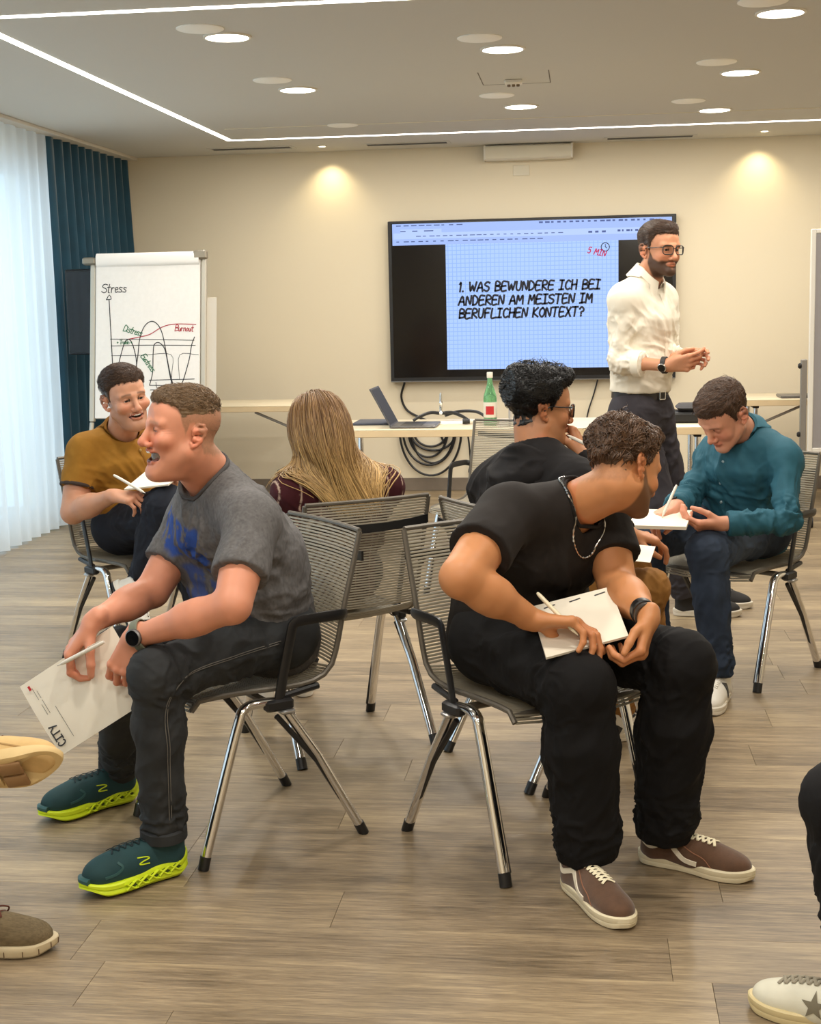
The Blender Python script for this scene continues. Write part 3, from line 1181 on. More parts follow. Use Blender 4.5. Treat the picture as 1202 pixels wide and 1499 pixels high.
# cables
t = empty('television_cable', (-1.35, WY - .02, .84), 0, 'black cable curving down the wall from the left of the television', 'cable')
mb = MB()
p0 = np.array([-1.35, WY - .02, .84])
pts = [(-1.35, WY - .03, .83), (-1.38, WY - .012, .72), (-1.34, WY - .010, .62), (-1.24, WY - .010, .56), (-1.12, WY - .010, .50), (-1.06, WY - .010, .36)]
mb.tube(smooth_path(np.array(pts) - p0, 6), .0085, 8).build('cord', M_BLACK, t)
tag(MB().tube(smooth_path([(.10, WY - .02, .83), (.07, WY - .012, .72), (.02, WY - .010, .55), (.0, WY - .010, .30), (.0, WY - .02, .04)], 6), .0055, 6).build('power_cable', M_BLACK), 'thin black cord hanging down the wall from the right of the television', 'cable')
tag(MB().tube(smooth_path([(-.80, 8.26, TZ + .03), (-.72, 8.30, TZ + .05), (-.62, 8.28, TZ + .048), (-.56, 8.20, TZ + .02), (-.57, 8.12, TZ + .008)], 6), .009, 8).build('desk_cable', M_BLACK), 'short black cable arching from the desk stand on the middle table', 'cable')
mb = MB()
cx, cz, yc = -1.16, .46, WY - .03
for k, (rx, rz, dx) in enumerate(((.235, .34, 0), (.20, .26, -.01), (.165, .245, .015), (.15, .20, -.02), (.175, .15, .02), (.13, .12, 0))):
    A = np.linspace(math.radians(170), math.radians(370), 26)
    mb.tube([(cx + dx + rx * math.cos(a_), yc + .004 * k - .01, cz + rz * math.sin(a_) * (1 if math.sin(a_) < 0 else .35)) for a_ in A], .0095, 6)
tag(mb.build('cable_coil', M_BLACK), 'looped coil of black cable hanging on the wall below the television', 'cable')
tag(MB().tube(smooth_path([(-.89, yc, .50), (-.87, yc, .38), (-.86, yc, .24), (-.865, yc, .14)], 5), [.007] * 13 + [.009, .014, .014], 8).build('cable_end', M_BLACK), 'loose black cable end hanging right of the cable coil', 'cable')

# bin
t = empty('waste_bin', (-1.76, 9.0, 0), 0, 'black plastic waste bin in front of the left table', 'bin')
mb = MB()
def rr_ring(hx, hy, z, r=.03, n=5):
    P = []
    for sx, sy, a0 in ((1, 1, 0), (-1, 1, 90), (-1, -1, 180), (1, -1, 270)):
        for k in range(n):
            a_ = math.radians(a0 + 90 * k / (n - 1))
            P.append((sx * (hx - r) + r * math.cos(a_), sy * (hy - r) + r * math.sin(a_), z))
    return P
rings = [rr_ring(.12, .09, 0), rr_ring(.165, .125, .36), rr_ring(.178, .138, .362), rr_ring(.178, .138, .385), rr_ring(.162, .122, .385), rr_ring(.118, .088, .02)]
nn = len(rings[0])
V = np.array(sum(rings, []))
Fs = [(i * nn + j, i * nn + (j + 1) % nn, (i + 1) * nn + (j + 1) % nn, (i + 1) * nn + j) for i in range(5) for j in range(nn)]
Fs += [tuple(range(nn - 1, -1, -1)), tuple(range(5 * nn, 6 * nn))]
mb.add(V, Fs)
mb.build('bucket', M_BLACK, t)

# monitor beside the drape
t = empty('monitor', (-3.085, 9.09, 0), .0, 'black monitor on a stand before the blue drape, half behind the flip chart', 'monitor')
MB().box((-.25, -.02, 1.13), (.25, .03, 1.68), .008).build('housing', M_BLACK, t)
MB().box((-.24, -.022, 1.145), (.24, -.0195, 1.665), .001).build('display', M_SCRBLK, t)
MB().tube([(.0, .05, .04), (.0, .05, 1.35)], .03, 12).build('pole', M_BLACK, t)
MB().box((-.20, -.12, 0), (.20, .22, .035), .01).build('foot', M_BLACK, t)

# flip chart
fc = empty('flip_chart', (-2.74, 8.9, 0), 0, 'flip chart easel with a hand-drawn stress curve on white paper', 'flip chart')
tilt = math.radians(10)
Rt = np.array([[1, 0, 0], [0, math.cos(tilt), math.sin(tilt)], [0, -math.sin(tilt), math.cos(tilt)]])   # leans back with height
o_ = np.array([-2.74, 8.78, .715])
M_EASEL = mat('easel_grey', s2l(196, 190, 176), .4, .3)
M_PAPER = mat('flip_paper', s2l(236, 232, 226), .75, noise=(40, .02))


def onboard(mb):
    mb.v = [(v @ Rt.T) + (o_ - np.array(fc.location)) for v in mb.v]
    return mb


onboard(MB().box((-.345, .012, .02), (.365, .030, 1.06), .004)).build('board', M_EASEL, fc)
onboard(MB().box((.345, -.004, .0), (.378, .032, 1.075), .006)).build('side_rail', M_EASEL, fc)
onboard(MB().box((-.378, -.004, .0), (-.345, .032, 1.03), .006)).build('side_rail', M_EASEL, fc)
onboard(MB().box((.30, -.03, 1.02), (.385, .02, 1.075), .008)).build('clamp', mat('clamp_grey', s2l(150, 142, 126), .4, .5), fc)
onboard(MB().box((-.425, -.03, 1.0), (-.34, .02, 1.045), .008)).build('clamp', mat('clamp_grey', (0, 0, 0)), fc)
pad = onboard(MB().box((-.340, -.006, .02), (.340, .010, 1.04), .003)).build('paper_pad', M_PAPER, fc)
# rolled-over sheet at the top
mb = MB()
prof_ = [(0, .985), (-.016, .990), (-.026, 1.005), (-.028, 1.04), (-.020, 1.062), (-.002, 1.072), (.016, 1.066), (.022, 1.04)]
prof_ = smooth_path([(0, a_, b_) for a_, b_ in prof_], 4)
P = np.array([[(x_, p_[1], p_[2]) for p_ in prof_] for x_ in (-.335, 0, .335)])
onboard(mb.grid(P, thick=.004)).build('rolled_sheet', mat('flip_paper2', s2l(240, 236, 230), .7), fc)
for sx in (-1, 1):
    l_ = MB().tube([(sx * .36, -.12, .71), (sx * .42, -.24, .02)], .014, 10).build('leg', M_EASEL, fc)
    MB().lathe([(.018, 0), (.018, .03), (.014, .034)], 10, org=(sx * .42, -.24, 0)).build('foot', M_BLACK, l_)
l_ = MB().tube([(0, .05, 1.55), (0, .44, .02)], .014, 10).build('leg', M_EASEL, fc)
MB().lathe([(.018, 0), (.018, .03), (.014, .034)], 10, org=(0, .44, 0)).build('foot', M_BLACK, l_)
onboard(MB().box((.372, .02, .10), (.44, .024, .78), .001)).build('hanging_sheet', mat('grey_sheet', s2l(206, 198, 184), .8), fc)
M_PEN = mat('marker_black', s2l(40, 40, 42), .6)
M_PENG = mat('marker_green', s2l(40, 110, 70), .6)
M_PENR = mat('marker_red', s2l(176, 60, 70), .6)


def fp(px, py):
    """drawing units: 0..1 across and down the sheet as seen"""
    return (-.340 + px * .68, 1.04 - py * 1.02)


mbk, mbg, mbr = MB(), MB(), MB()
W1 = .0058
# pixel estimates on the enlarged photograph (x: 315..940 of the sheet's width)
fx = lambda x, y: fp((x - (320 - (y - 200) * .105)) / 640.0, (y - 110) / 905.0)
F_ = lambda pts: [fx(*p) for p in pts]
ribbon(mbk, F_([(388, 350), (372, 760), (362, 900)]), W1, 0)
ribbon(mbk, F_([(372, 345), (392, 318), (402, 342), (372, 345)]), W1, 0, 2)
write(mbk, 'Stress', *fx(345, 305), .055, W1, seed=2, adv=.75)
for pts, w_ in (([(375, 568), (560, 572), (885, 583)], .7), ([(375, 607), (600, 606), (890, 612)], .7), ([(372, 662), (560, 662), (735, 660), (733, 760), (712, 860)], .5), ([(905, 665), (790, 664), (775, 800)], .5),
                ([(372, 752), (400, 735), (430, 660), (460, 590), (488, 572), (508, 600), (522, 680), (518, 760)], 1),
                ([(508, 770), (535, 660), (555, 570), (590, 500), (635, 472), (672, 490), (695, 540), (706, 620), (718, 740), (738, 850), (765, 890)], 1),
                ([(590, 830), (615, 760), (628, 660), (640, 605), (668, 592), (695, 615), (708, 660), (722, 800), (745, 845), (775, 840), (800, 800), (845, 690), (868, 610), (890, 565)], 1),
                ([(590, 803), (865, 800)], .8), ([(590, 832), (800, 836)], .8), ([(592, 858), (830, 856)], .8), ([(600, 895), (790, 892)], .7), ([(345, 870), (330, 900), (350, 930), (372, 905)], .5),
                ([(630, 815), (632, 845), (645, 845)], .7), ([(650, 880), (650, 910)], .7), ([(690, 885), (720, 872), (750, 885)], .6)):
    ribbon(mbk, F_(pts), W1 * w_, 0)
write(mbg, 'Distress', *fx(455, 522), .040, W1 * .9, rot=-.30, seed=4, adv=.62)
write(mbg, 'Eustress', *fx(550, 668), .036, W1 * .9, rot=-.95, seed=5, adv=.66)
write(mbg, '+ Training +', *fx(410, 598), .026, W1 * .7, seed=6, adv=.6)
ribbon(mbr, F_([(488, 570), (560, 558), (620, 545), (700, 505), (780, 490), (905, 494)]), W1, 0)
write(mbr, 'Burnout', *fx(772, 528), .038, W1 * .9, seed=7, adv=.72, rot=-.05)
write(mbr, 'Bore', *fx(805, 850), .036, W1 * .9, seed=8, adv=.6, rot=-.8)
for m_, ma, nm in ((mbk, M_PEN, 'black_drawing'), (mbg, M_PENG, 'green_writing'), (mbr, M_PENR, 'red_writing')):
    m_.v = [np.column_stack([v[:, 0], np.full(len(v), -.0072), v[:, 1]]) for v in m_.v]
    tag(onboard(m_).build(nm, ma, pad, smooth=False), kind='stuff')

# pinboard at the right
pb = empty('pinboard', (2.0, 9.22, 0), 0, 'grey felt pinboard in a white frame on a wheeled stand at the right edge', 'pinboard')
Zb, Zt = .44, 1.82
MB().box((-.585, -.012, Zb + .02), (.60, .012, Zt - .02), .002).build('felt_panel', mat('grey_felt', s2l(150, 146, 146), .95, bump=(500, .3, .001)), pb)
fm = MB()
for a_, c_ in (((-.61, -.018, Zb), (-.58, .018, Zt)), ((.59, -.018, Zb), (.62, .018, Zt)), ((-.58, -.018, Zt - .028), (.59, .018, Zt)), ((-.58, -.018, Zb), (.59, .018, Zb + .028))):
    fm.box(a_, c_, .004)
fm.build('frame', mat('frame_white', s2l(226, 222, 212), .35), pb)
for sx in (-1, 1):
    MB().box((sx * .63 - .022, .02, .08), (sx * .63 + .016, .06, 1.02), .004).build('post', M_GREY, pb)
    MB().tube([(sx * .62, -.26, .085), (sx * .62, .30, .085)], .016, 10).build('base_bar', M_GREY, pb)
    for sy in (-.26, .30):
        MB().tube([(sx * .62 - .012, sy, .033), (sx * .62 + .012, sy, .033)], .033, 16).build('wheel', M_BLACK, pb)
    for z_ in (.55, .98):
        MB().lathe([(.016, 0), (.018, .012), (.01, .02)], 12, R=np.array([[0, 0, -1], [0, 1, 0], [1, 0, 0]]), org=(sx * .63 - .02, .03, z_)).build('knob', M_BLACK, pb)


# ================================================================ chairs
M_ROD = mat('mesh_cord', s2l(158, 150, 132), .45, .0)
M_RAIL = mat('rail_grey', s2l(104, 98, 88), .4, .3)


def make_chair():
    """conference chair: x across, y forward; feet at (+-.235, +-.23)"""
    t = empty('conference_chair')
    # profile of the mesh shell (y, z): seat front -> seat -> curve -> back top
    prof = smooth_path([(0, .235, .405), (0, .215, .428), (0, .10, .432), (0, -.05, .428), (0, -.118, .436), (0, -.160, .462), (0, -.182, .52), (0, -.205, .62), (0, -.232, .72), (0, -.255, .815)], 40)
    seg = np.r_[0, np.cumsum(np.linalg.norm(np.diff(prof, axis=0), axis=1))]
    n = int(seg[-1] / .0088)
    S_ = np.linspace(0, seg[-1], n)
    yy = np.interp(S_, seg, prof[:, 1])
    zz = np.interp(S_, seg, prof[:, 2])
    seat, back = MB(), MB()
    us = np.linspace(-1, 1, 7)
    for i in range(n):
        isb = zz[i] > .47
        hw = .203 + .006 * max(0, (zz[i] - .45) / .36)
        dip = .014 if not isb else .0
        cur = .016 if isb else 0
        pts = [(u * hw, yy[i] - cur * (1 - u * u), zz[i] - dip * (1 - u * u)) for u in us]
        (back if isb else seat).tube(pts, .0034, 5, cap=False)
    seat.build('seat', M_ROD, t)
    back.build('backrest', M_ROD, t)
    for sx in (-1, 1):
        k = np.where(zz > .30)[0][::4]
        hw = [.205 + .006 * max(0, (zz[i] - .45) / .36) for i in k]
        MB().tube([(sx * hw[j], yy[i], zz[i]) for j, i in enumerate(k)], .0075, 8).build('side_rail', M_RAIL, t)
    MB().tube([(u * .210, -.255 - .016 * (1 - u * u) - .001, .818) for u in us], .0065, 8).build('top_rail', M_RAIL, t)
    # wrapped band and dark lumbar bar behind the back
    bm = MB()
    P = [[(u * .200, -.262 - .016 * (1 - u * u) - .010, z + .012 * (u * u)) for u in np.linspace(-1, 1, 9)] for z in (.748, .735, .722)]
    bm.grid(np.array(P), thick=.006).build('back_strap', M_BLACK, t)
    MB().tube([(-.20, .222, .418), (.20, .222, .418)], .009, 8).build('front_rail', M_RAIL, t)
    for sx in (-1, 1):
        X = sx * .232
        # arm: flat black bar
        pts = [(sx * .212, -.205, .600), (X, -.175, .606), (X + sx * .004, -.07, .606), (X + sx * .004, -.042, .598), (X + sx * .004, -.034, .575), (X, -.008, .46), (X, .004, .402)]
        a_ = MB().tube(smooth_path(pts, 4), .0150, 8, flat=.50, up=(1, 0, 0)).build('armrest', M_BLACK, t)
        MB().box((X - .014, -.034, .378), (X + .014, .045, .408), .006).build('joint_block', M_BLACK, t)
        MB().box((X - .016, -.036, .366), (X + .016, .004, .380), .005).build('clip', mat('clip_metal', s2l(196, 196, 196), .3, .8), t)
        # legs
        f_ = MB()
        f_.tube(smooth_path([(sx * .222, .0, .398), (sx * .224, .07, .402), (sx * .226, .102, .392), (sx * .227, .116, .364), (sx * .229, .150, .262), (sx * .235, .230, .012)], 5), .0125, 12, flat=1.25, up=(1, 0, 0))
        leg = f_.build('leg', M_CHROME, t)
        MB().tube([(sx * .2345, .2235, .034), (sx * .2350, .2325, .0)], .0140, 12, flat=1.2, up=(1, 0, 0)).build('foot_cap', M_BLACK, leg)
        MB().tube([(sx * .221, .131, .33), (sx * .223, .226, .03)], .0075, 6).build('leg_inlay', M_BLACK, leg)
        r_ = MB()
        r_.tube([(sx * .226, -.008, .385), (sx * .229, -.10, .245), (sx * .235, -.226, .012)], .0125, 12, flat=1.25, up=(1, 0, 0))
        leg = r_.build('leg', M_CHROME, t)
        MB().tube([(sx * .2345, -.2165, .032), (sx * .2350, -.2320, .0)], .0140, 12, flat=1.2, up=(1, 0, 0)).build('foot_cap', M_BLACK, leg)
        MB().tube([(sx * .226, .010, .362), (sx * .230, -.10, .225), (sx * .235, -.214, .03)], .0080, 6).build('leg_inlay', M_BLACK, leg)
        MB().tube([(sx * .21, -.12, .420), (sx * .222, .0, .408)], .009, 8).build('seat_bracket', M_BLACK, t)
    MB().tube([(-.222, .03, .398), (.222, .03, .398)], .010, 8).build('cross_bar', M_RAIL, t)
    return t


def copy_tree(o, parent=None):
    c = o.copy()
    COL.objects.link(c)
    if parent:
        c.parent = parent
    for ch in list(o.children):
        copy_tree(ch, c)
    return c


CHAIRS = [
    ((-.92, 3.70), (-.79, -.61), 'grey mesh chair with black arms under the laughing man in the grey T-shirt'),
    ((-.151, 3.647), (.618, -.786), 'grey mesh chair with black arms under the man in the black T-shirt'),
    ((-.804, 4.495), (-.58, .815), 'grey mesh chair seen from behind under the long-haired blonde woman'),
    ((-.109, 4.317), (.817, .576), 'grey mesh chair half hidden behind the black T-shirt, under the man in the hooded top'),
    ((.561, 5.45), (-.59, -.806), 'grey mesh chair under the man in the teal shirt'),
    ((-1.79, 5.57), (.766, -.643), 'grey mesh chair under the man in the mustard polo shirt'),
    ((-.465, 7.0), (-.40, -.92), 'empty grey mesh chair in front of the middle table'),
]
proto = make_chair()
for i, ((x, yy), f, lab) in enumerate(CHAIRS):
    c = proto if i == 0 else copy_tree(proto)
    c.location = (x, yy, 0)
    c.rotation_euler = (0, 0, math.atan2(f[1], f[0]) - math.pi / 2)
    tag(c, lab, 'chair', 'mesh conference chairs of the group')


# ================================================================ people: heads, hands, clothes
def sstep(a, b, x):
    t = np.clip((x - a) / (b - a), 0, 1)
    return t * t * (3 - 2 * t)


def lerpc(a, b, t):
    return np.asarray(a) * (1 - t)[:, None] + np.asarray(b) * t[:, None]


def head_field(q, nl, res):
    """q: face parameters; nl: neck base in head space (x right, y face, z up). returns (skull field, full field)"""
    lo = np.minimum([-.10, -.125, -.15], np.asarray(nl) - .075)
    hi = np.maximum([.10, .14, .13], np.asarray(nl) + .075)
    F = Field(lo, hi, res)
    fat, jo = q.get('fat', 0.0), q.get('open', 0.0)
    sm = q.get('smile', 0.0)
    F.ell((0, -.014, .034), (.073, .092, .079), k=0)
    F.ell((0, .032, .03), (.060, .056, .064), k=.03)
    F.ell((0, .030, -.03), (.059 + fat * .006, .055, .068), k=.03)
    F.ell((0, .036, -.072 - jo * .3), (.043 + fat * .010, .044, .038), k=.025)
    for sx in (-1, 1):
        F.cap((sx * (.050 + fat * .008), .004, -.055), (sx * .014, .074 - jo * .25, -.097 - jo), .019 + fat * .004, .016, k=.022)
        F.ell((sx * (.040 + .003 * sm), .060 + .003 * sm, -.032 + .005 * sm), (.021 + .003 * sm + fat * .004, .020 + .003 * sm, .021), k=.018)
        F.cap((sx * .046, .070, .019), (sx * .010, .084, .017), .009, k=.014)
    F.ell((0, .075 - jo * .25, -.098 - jo), (.020 + fat * .004, .016, .015), k=.016)
    if fat > 0.3:
        F.ell((0, .03, -.105 - jo * .6), (.040, .045, .022), k=.03)
    S = Field(lo, hi, res)
    S.d = F.d.copy()
    S.cap((0, -.02, -.06), nl, .054, .056, k=.02)
    # neck
    nr = q.get('neck', .057)
    F.cap((0, -.020, -.055), nl, nr, nr + .004, k=.026)
    # eye sockets, lids
    op = q.get('eye', 1.0)
    for sx in (-1, 1):
        F.ell((sx * .031, .090, -.001), (.019, .013, .0125), k=.012, op='sub')
        F.ell((sx * .031, .0685, -.001), (.0155, .0155, .0145), k=.004)
        F.ell((sx * .031, .085, -.002), (.0135, .010, .0052 * op), k=.0015, op='sub')
    # nose
    ns = q.get('nose', 1.0)
    F.cap((0, .083, .010), (0, .099 + .004 * ns, -.030), .0080, .0104 * ns, k=.012)
    F.ell((0, .102 + .003 * ns, -.036), (.0122 * ns, .0122, .0108), k=.008)
    for sx in (-1, 1):
        F.ell((sx * .0138 * ns, .094, -.040), (.0075 * ns, .010, .0075), k=.006)
        F.ell((sx * .0065, .102, -.0490), (.0034, .0050, .0036), k=.002, op='sub')
    # mouth
    mz = -.064
    mw = .024 + .006 * sm + (.006 if jo > .01 else 0)
    cz = .006 * sm
    ul = .004 if jo > .004 else 0
    if jo > .004:
        F.ell((0, .080 if jo < .01 else .074, mz + .002 - jo * .50), (mw * 1.04, .030 if jo < .01 else .036, .007 + jo * .62), k=.004, op='sub')
    for z0, z1, r, y in ((mz + .0035 + ul, mz + .006 + ul, .0042, .0935 - ul), (mz - .004 - jo * 1.05, mz - .006 - jo * 1.1, .0046, .092 - jo * .45)):
        cy_ = y - .015 - (.020 if jo > .01 else .006 if jo > .004 else 0)
        P = [(-mw, cy_, mz + cz), (-mw * .5, y - .004, z0), (0, y, z1), (mw * .5, y - .004, z0), (mw, cy_, mz + cz)]
        for i in range(4):
            F.cap(P[i], P[i + 1], r * (.5 if i == 0 else 1), r * (.5 if i == 3 else 1), k=.005)
    # ears
    for sx in (-1, 1):
        al = math.radians(24)
        def e(u, v):
            return np.array([sx * (.0715 + math.sin(al) * u), -.004 - math.cos(al) * u - v * .15, -.010 + v])
        rim = [(0.004, .004), (.006, .020), (.015, .031), (.027, .030), (.035, .018), (.034, .002), (.027, -.013), (.017, -.024), (.008, -.028), (.003, -.020)]
        P = [e(*r) for r in rim]
        for i in range(len(P) - 1):
            F.cap(P[i], P[i + 1], .0042 if i < 6 else .0052, k=.003)
        F.cap(e(.010, .012), e(.024, .014), .008, .009, k=.004, flat=(e(.02, 0) * 0 + np.array([0, 1, 0.3]), 1.3))
        F.cap(e(.012, -.008), e(.020, -.006), .008, .008, k=.004)
        F.ell(e(.015, .002) + np.array([sx * .010, .001, 0]), (.0075, .0085, .012), k=.003, op='sub')
    return S, F


def face_colors(P, q):
    skin = np.array(q['skin'])
    x, y, z = P[:, 0], P[:, 1], P[:, 2]
    ax = np.abs(x)
    C = np.tile(skin, (len(P), 1))
    jo, sm = q.get('open', 0), q.get('smile', 0)
    mott = vnoise(P * 60)[:, None]
    C = C * (0.95 + 0.1 * mott)
    red = np.array([1.06, .80, .76])
    w = np.exp(-((ax - .042) / .022) ** 2 - ((z + .03) / .024) ** 2) * sstep(.03, .06, y) * .7 * q.get('flush', 1)
    w += np.exp(-(x / .014) ** 2 - ((z + .036) / .014) ** 2) * sstep(.09, .10, y) * .6 * q.get('flush', 1)
    w += sstep(.074, .082, ax) * .7
    w = np.clip(w, 0, 1)
    C = C * (1 - w[:, None] + w[:, None] * red)
    mz = -.064
    mw = .024 + .006 * sm + (.006 if jo > .01 else 0)
    # lips
    lipz = mz - jo * .55
    lh = .0105 + jo * .78
    w = sstep(1.15, .85, np.sqrt((x / (mw + .002)) ** 2 + ((z - lipz - .004 * sm * (ax / mw) ** 2) / lh) ** 2)) * sstep(.068, .074, y)
    C = lerpc(C, skin * np.array([.80, .52, .50]), w * .75)
    if jo > .004:
        ins = sstep(1.04, .92, np.sqrt((x / (mw * 1.0)) ** 2 + ((z - lipz - .002) / (.007 + jo * .60)) ** 2)) * sstep(.0915, .0865, y + ax * ax * 12)
        C = lerpc(C, np.array([.10, .02, .02]), ins * sstep(.05, .06, y))
    else:
        w = np.exp(-((z - mz - .006 * sm * (ax / mw) ** 2) / .0016) ** 2) * sstep(mw + .003, mw - .003, ax) * sstep(.07, .076, y)
        C = lerpc(C, skin * .28, w * .85)  # crease between closed lips: its shade is painted into the skin colour
    hc = np.array(q['hair'])
    # brows
    bz = .018 - .25 * np.maximum(ax - .032, 0) + .004 * sm
    w = np.exp(-((z - bz) / .0042) ** 2) * sstep(.010, .016, ax) * sstep(.052, .046, ax) * sstep(.05, .06, y)
    C = lerpc(C, hc * 1.1, w * q.get('brow', .8))
    # eye rims, smile lines
    w = np.exp(-((ax - .056) / .012) ** 2) * np.exp(-(((z - .001 - .35 * (ax - .05)) % .007 - .0035) / .0011) ** 2) * np.exp(-((z) / .010) ** 2) * sm * sstep(.03, .05, y)
    C = lerpc(C, skin * np.array([.60, .48, .44]), np.clip(w, 0, 1) * .5)
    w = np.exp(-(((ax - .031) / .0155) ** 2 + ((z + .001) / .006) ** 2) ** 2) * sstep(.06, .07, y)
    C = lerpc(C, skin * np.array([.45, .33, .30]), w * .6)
    # stubble or beard
    bd = q.get('beard', 0)
    if bd:
        edge = np.interp(y, [-.01, .012, .03, .06, .075, .09], [.015, -.010, -.040, -.052, -.048, -.050])
        w = sstep(edge + .006, edge - .006, z) * sstep(.0, .010, y + .1 * np.minimum(z + .06, 0)) * sstep(-.140, -.115, z)
        lipm = np.sqrt((x / (mw + .004)) ** 2 + ((z - mz) / .012) ** 2)
        w *= sstep(.8, 1.15, lipm)
        w *= 1 - np.exp(-(x / .007) ** 2 - ((z + .080) / .006) ** 2) * .6
        C = lerpc(C, np.array(q.get('beardcol', q['hair'])), w * bd)
    # cropped sides: scalp seen through short hair
    g = hair_g(x, y, z, q)
    w = sstep(-.004, .012, g + .008 * (vnoise(P * 130) - .5)) * (.75 + .5 * vnoise(P * 420))
    C = lerpc(C, hc * .9 + skin * .12, np.clip(w * q.get('scalp', .9), 0, 1))
    return C


HLY = [-.14, -.045, -.030, -.012, .002, .010, .018, .030, .050, .070, .095]
HLZ = [-.070, -.062, -.020, .018, .016, -.012, .012, .044, .056, .066, .072]


def hair_g(x, y, z, q):
    """height above the hairline; temples recede"""
    return z - np.interp(y, q.get('hly', HLY), q.get('hlz', HLZ)) - q.get('temple', .45) * np.clip(np.abs(x) - .026, 0, .022) * sstep(.020, .040, y) + q.get('fringe', 0) * sstep(.03, .06, y)


def make_head(q, H, R, N, sc=1.0, res=.0024):
    nl = R.T @ (np.asarray(N) - np.asarray(H)) / sc
    S, F = head_field(q, nl, res)
    V, Q = F.mesh()
    C = face_colors(V, q)
    V = relax(V, Q, 1, .35)
    W = (V * sc) @ R.T + H
    return S, F, W, Q, C


def hair_shell(S, q, style, H, R, sc, parent, material):
    """a hair mass grown from the skull surface; style gives thickness by height/front/back"""
    X, Y, Z = np.meshgrid(*S.ax, indexing='ij')
    g = hair_g(X, Y, Z, q)
    m = sstep(-.004, .006, g)
    t = style['side'] + (style['top'] - style['side']) * sstep(style.get('z0', .02), style.get('z1', .08), Z + style.get('slope', 0) * Y) * sstep(-.004, style.get('taper', .040), g)
    t = t + style.get('front', 0) * sstep(.02, .06, Y) * sstep(.004, .030, g) + style.get('back', 0) * sstep(0, -.07, Y) * sstep(-.05, .02, Z)
    cut = style.get('fade', -.2)
    m = m * sstep(cut, cut + .012, Z + style.get('fslope', 0) * Y)
    pts = np.stack([X.ravel(), Y.ravel(), Z.ravel()], 1)
    near = np.abs(S.d.ravel()) < .05
    jag = np.zeros(len(pts), dtype=np.float32)
    jag[near] = (vnoise(pts[near] * 130) - .5) * style.get('jag', .014)
    g = g + jag.reshape(X.shape)
    m = sstep(-.004, .006, g)
    nz = np.zeros(len(pts), dtype=np.float32)
    f = np.array(style.get('freq', (260, 50, 120)))
    nz[near] = vnoise(pts[near] * f) - .5 + .6 * (vnoise(pts[near] * f * .4 + 9) - .5)
    T = m * (t + style.get('rough', .004) * nz.reshape(X.shape) * m) - .006 * (1 - m)
    G = Field((0, 0, 0), (1, 1, 1), 1)
    G.lo, G.res, G.sh, G.ax = S.lo, S.res, S.sh, S.ax
    G.d = (S.d - T).astype(np.float32)
    V, Q = G.mesh()
    V = relax(V, Q, 1, .4)
    c = np.array(q['hair'])[None] * (0.75 + .5 * vnoise(V * f * 1.1 + 3))[:, None]
    W = (V * sc) @ R.T + H
    return G, V, Q, W, c


def strands(G, roots, dirs, length, steps=6, off=(.001, .004), width=.0016, grav=(0, 0, -.1), jit=.15, bend=None, seed=3):
    """roots/dirs (n,3) in the field's space -> list of paths (steps+1, n, 3) that run over the surface"""
    r = np.random.RandomState(seed)
    p = np.array(roots, dtype=float)
    d = np.array(dirs, dtype=float)
    n = len(p)
    L = np.broadcast_to(np.asarray(length, dtype=float), (n,))
    P = [p.copy()]
    for i in range(steps):
        g = G.grad(p)
        d = d + np.asarray(grav) + r.normal(0, jit, (n, 3)) * .5
        if bend is not None:
            d = d + bend(p)
        d /= np.linalg.norm(d, axis=1)[:, None]
        dn = (d * g).sum(1)
        d = d - g * np.where(dn < 0, dn, dn * .85)[:, None]
        d /= np.linalg.norm(d, axis=1)[:, None]
        p = p + d * (L / steps)[:, None]
        tgt = off[0] + (off[1] - off[0]) * (i + 1) / steps
        s = G.sample(p)
        p = p + G.grad(p) * (np.clip(tgt - s, -.012, .012) * np.where(tgt > s, 1.0, .75))[:, None]
        P.append(p.copy())
    return np.array(P)


def ribbons(P, G, width, cols, taper=True, up=None):
    """strand paths -> thin three-sided locks"""
    k, n = P.shape[:2]
    T = np.gradient(P, axis=0)
    T /= np.linalg.norm(T, axis=2)[..., None] + 1e-9
    if G is not None:
        g = np.stack([G.grad(P[i]) for i in range(k)])
    else:
        g = np.broadcast_to(np.asarray(up, dtype=float), P.shape)
    W = np.cross(T, g)
    W /= np.linalg.norm(W, axis=2)[..., None] + 1e-9
    w = np.broadcast_to(np.asarray(width, dtype=float), (n,))
    tp = np.sin(np.linspace(.35, math.pi * .97, k)) if taper else np.ones(k)
    ww = w[None, :, None] * tp[:, None, None]
    A = P - W * ww
    B = P + W * ww
    Cc = P + g * ww * .8
    V = np.stack([A, B, Cc], 2)  # k,n,3,3
    V = V.transpose(1, 0, 2, 3).reshape(-1, 3)
    base = (np.arange(n) * k * 3)[:, None, None]
    i = (np.arange(k - 1) * 3)[None, :, None]
    q = []
    for a, b in ((0, 1), (1, 2), (2, 0)):
        q.append(np.stack(np.broadcast_arrays(base + i + a, base + i + b, base + i + 3 + b, base + i + 3 + a), -1).reshape(-1, 4))
    Q = np.concatenate(q)
    C = np.repeat(np.asarray(cols), k * 3, axis=0)
    return V, Q, C


def scalp_roots(V, n, keep, seed=1):
    r = np.random.RandomState(seed)
    ok = np.where(keep(V))[0]
    if len(ok) == 0:
        return V[:0]
    return V[r.choice(ok, n)] + r.normal(0, .001, (n, 3))


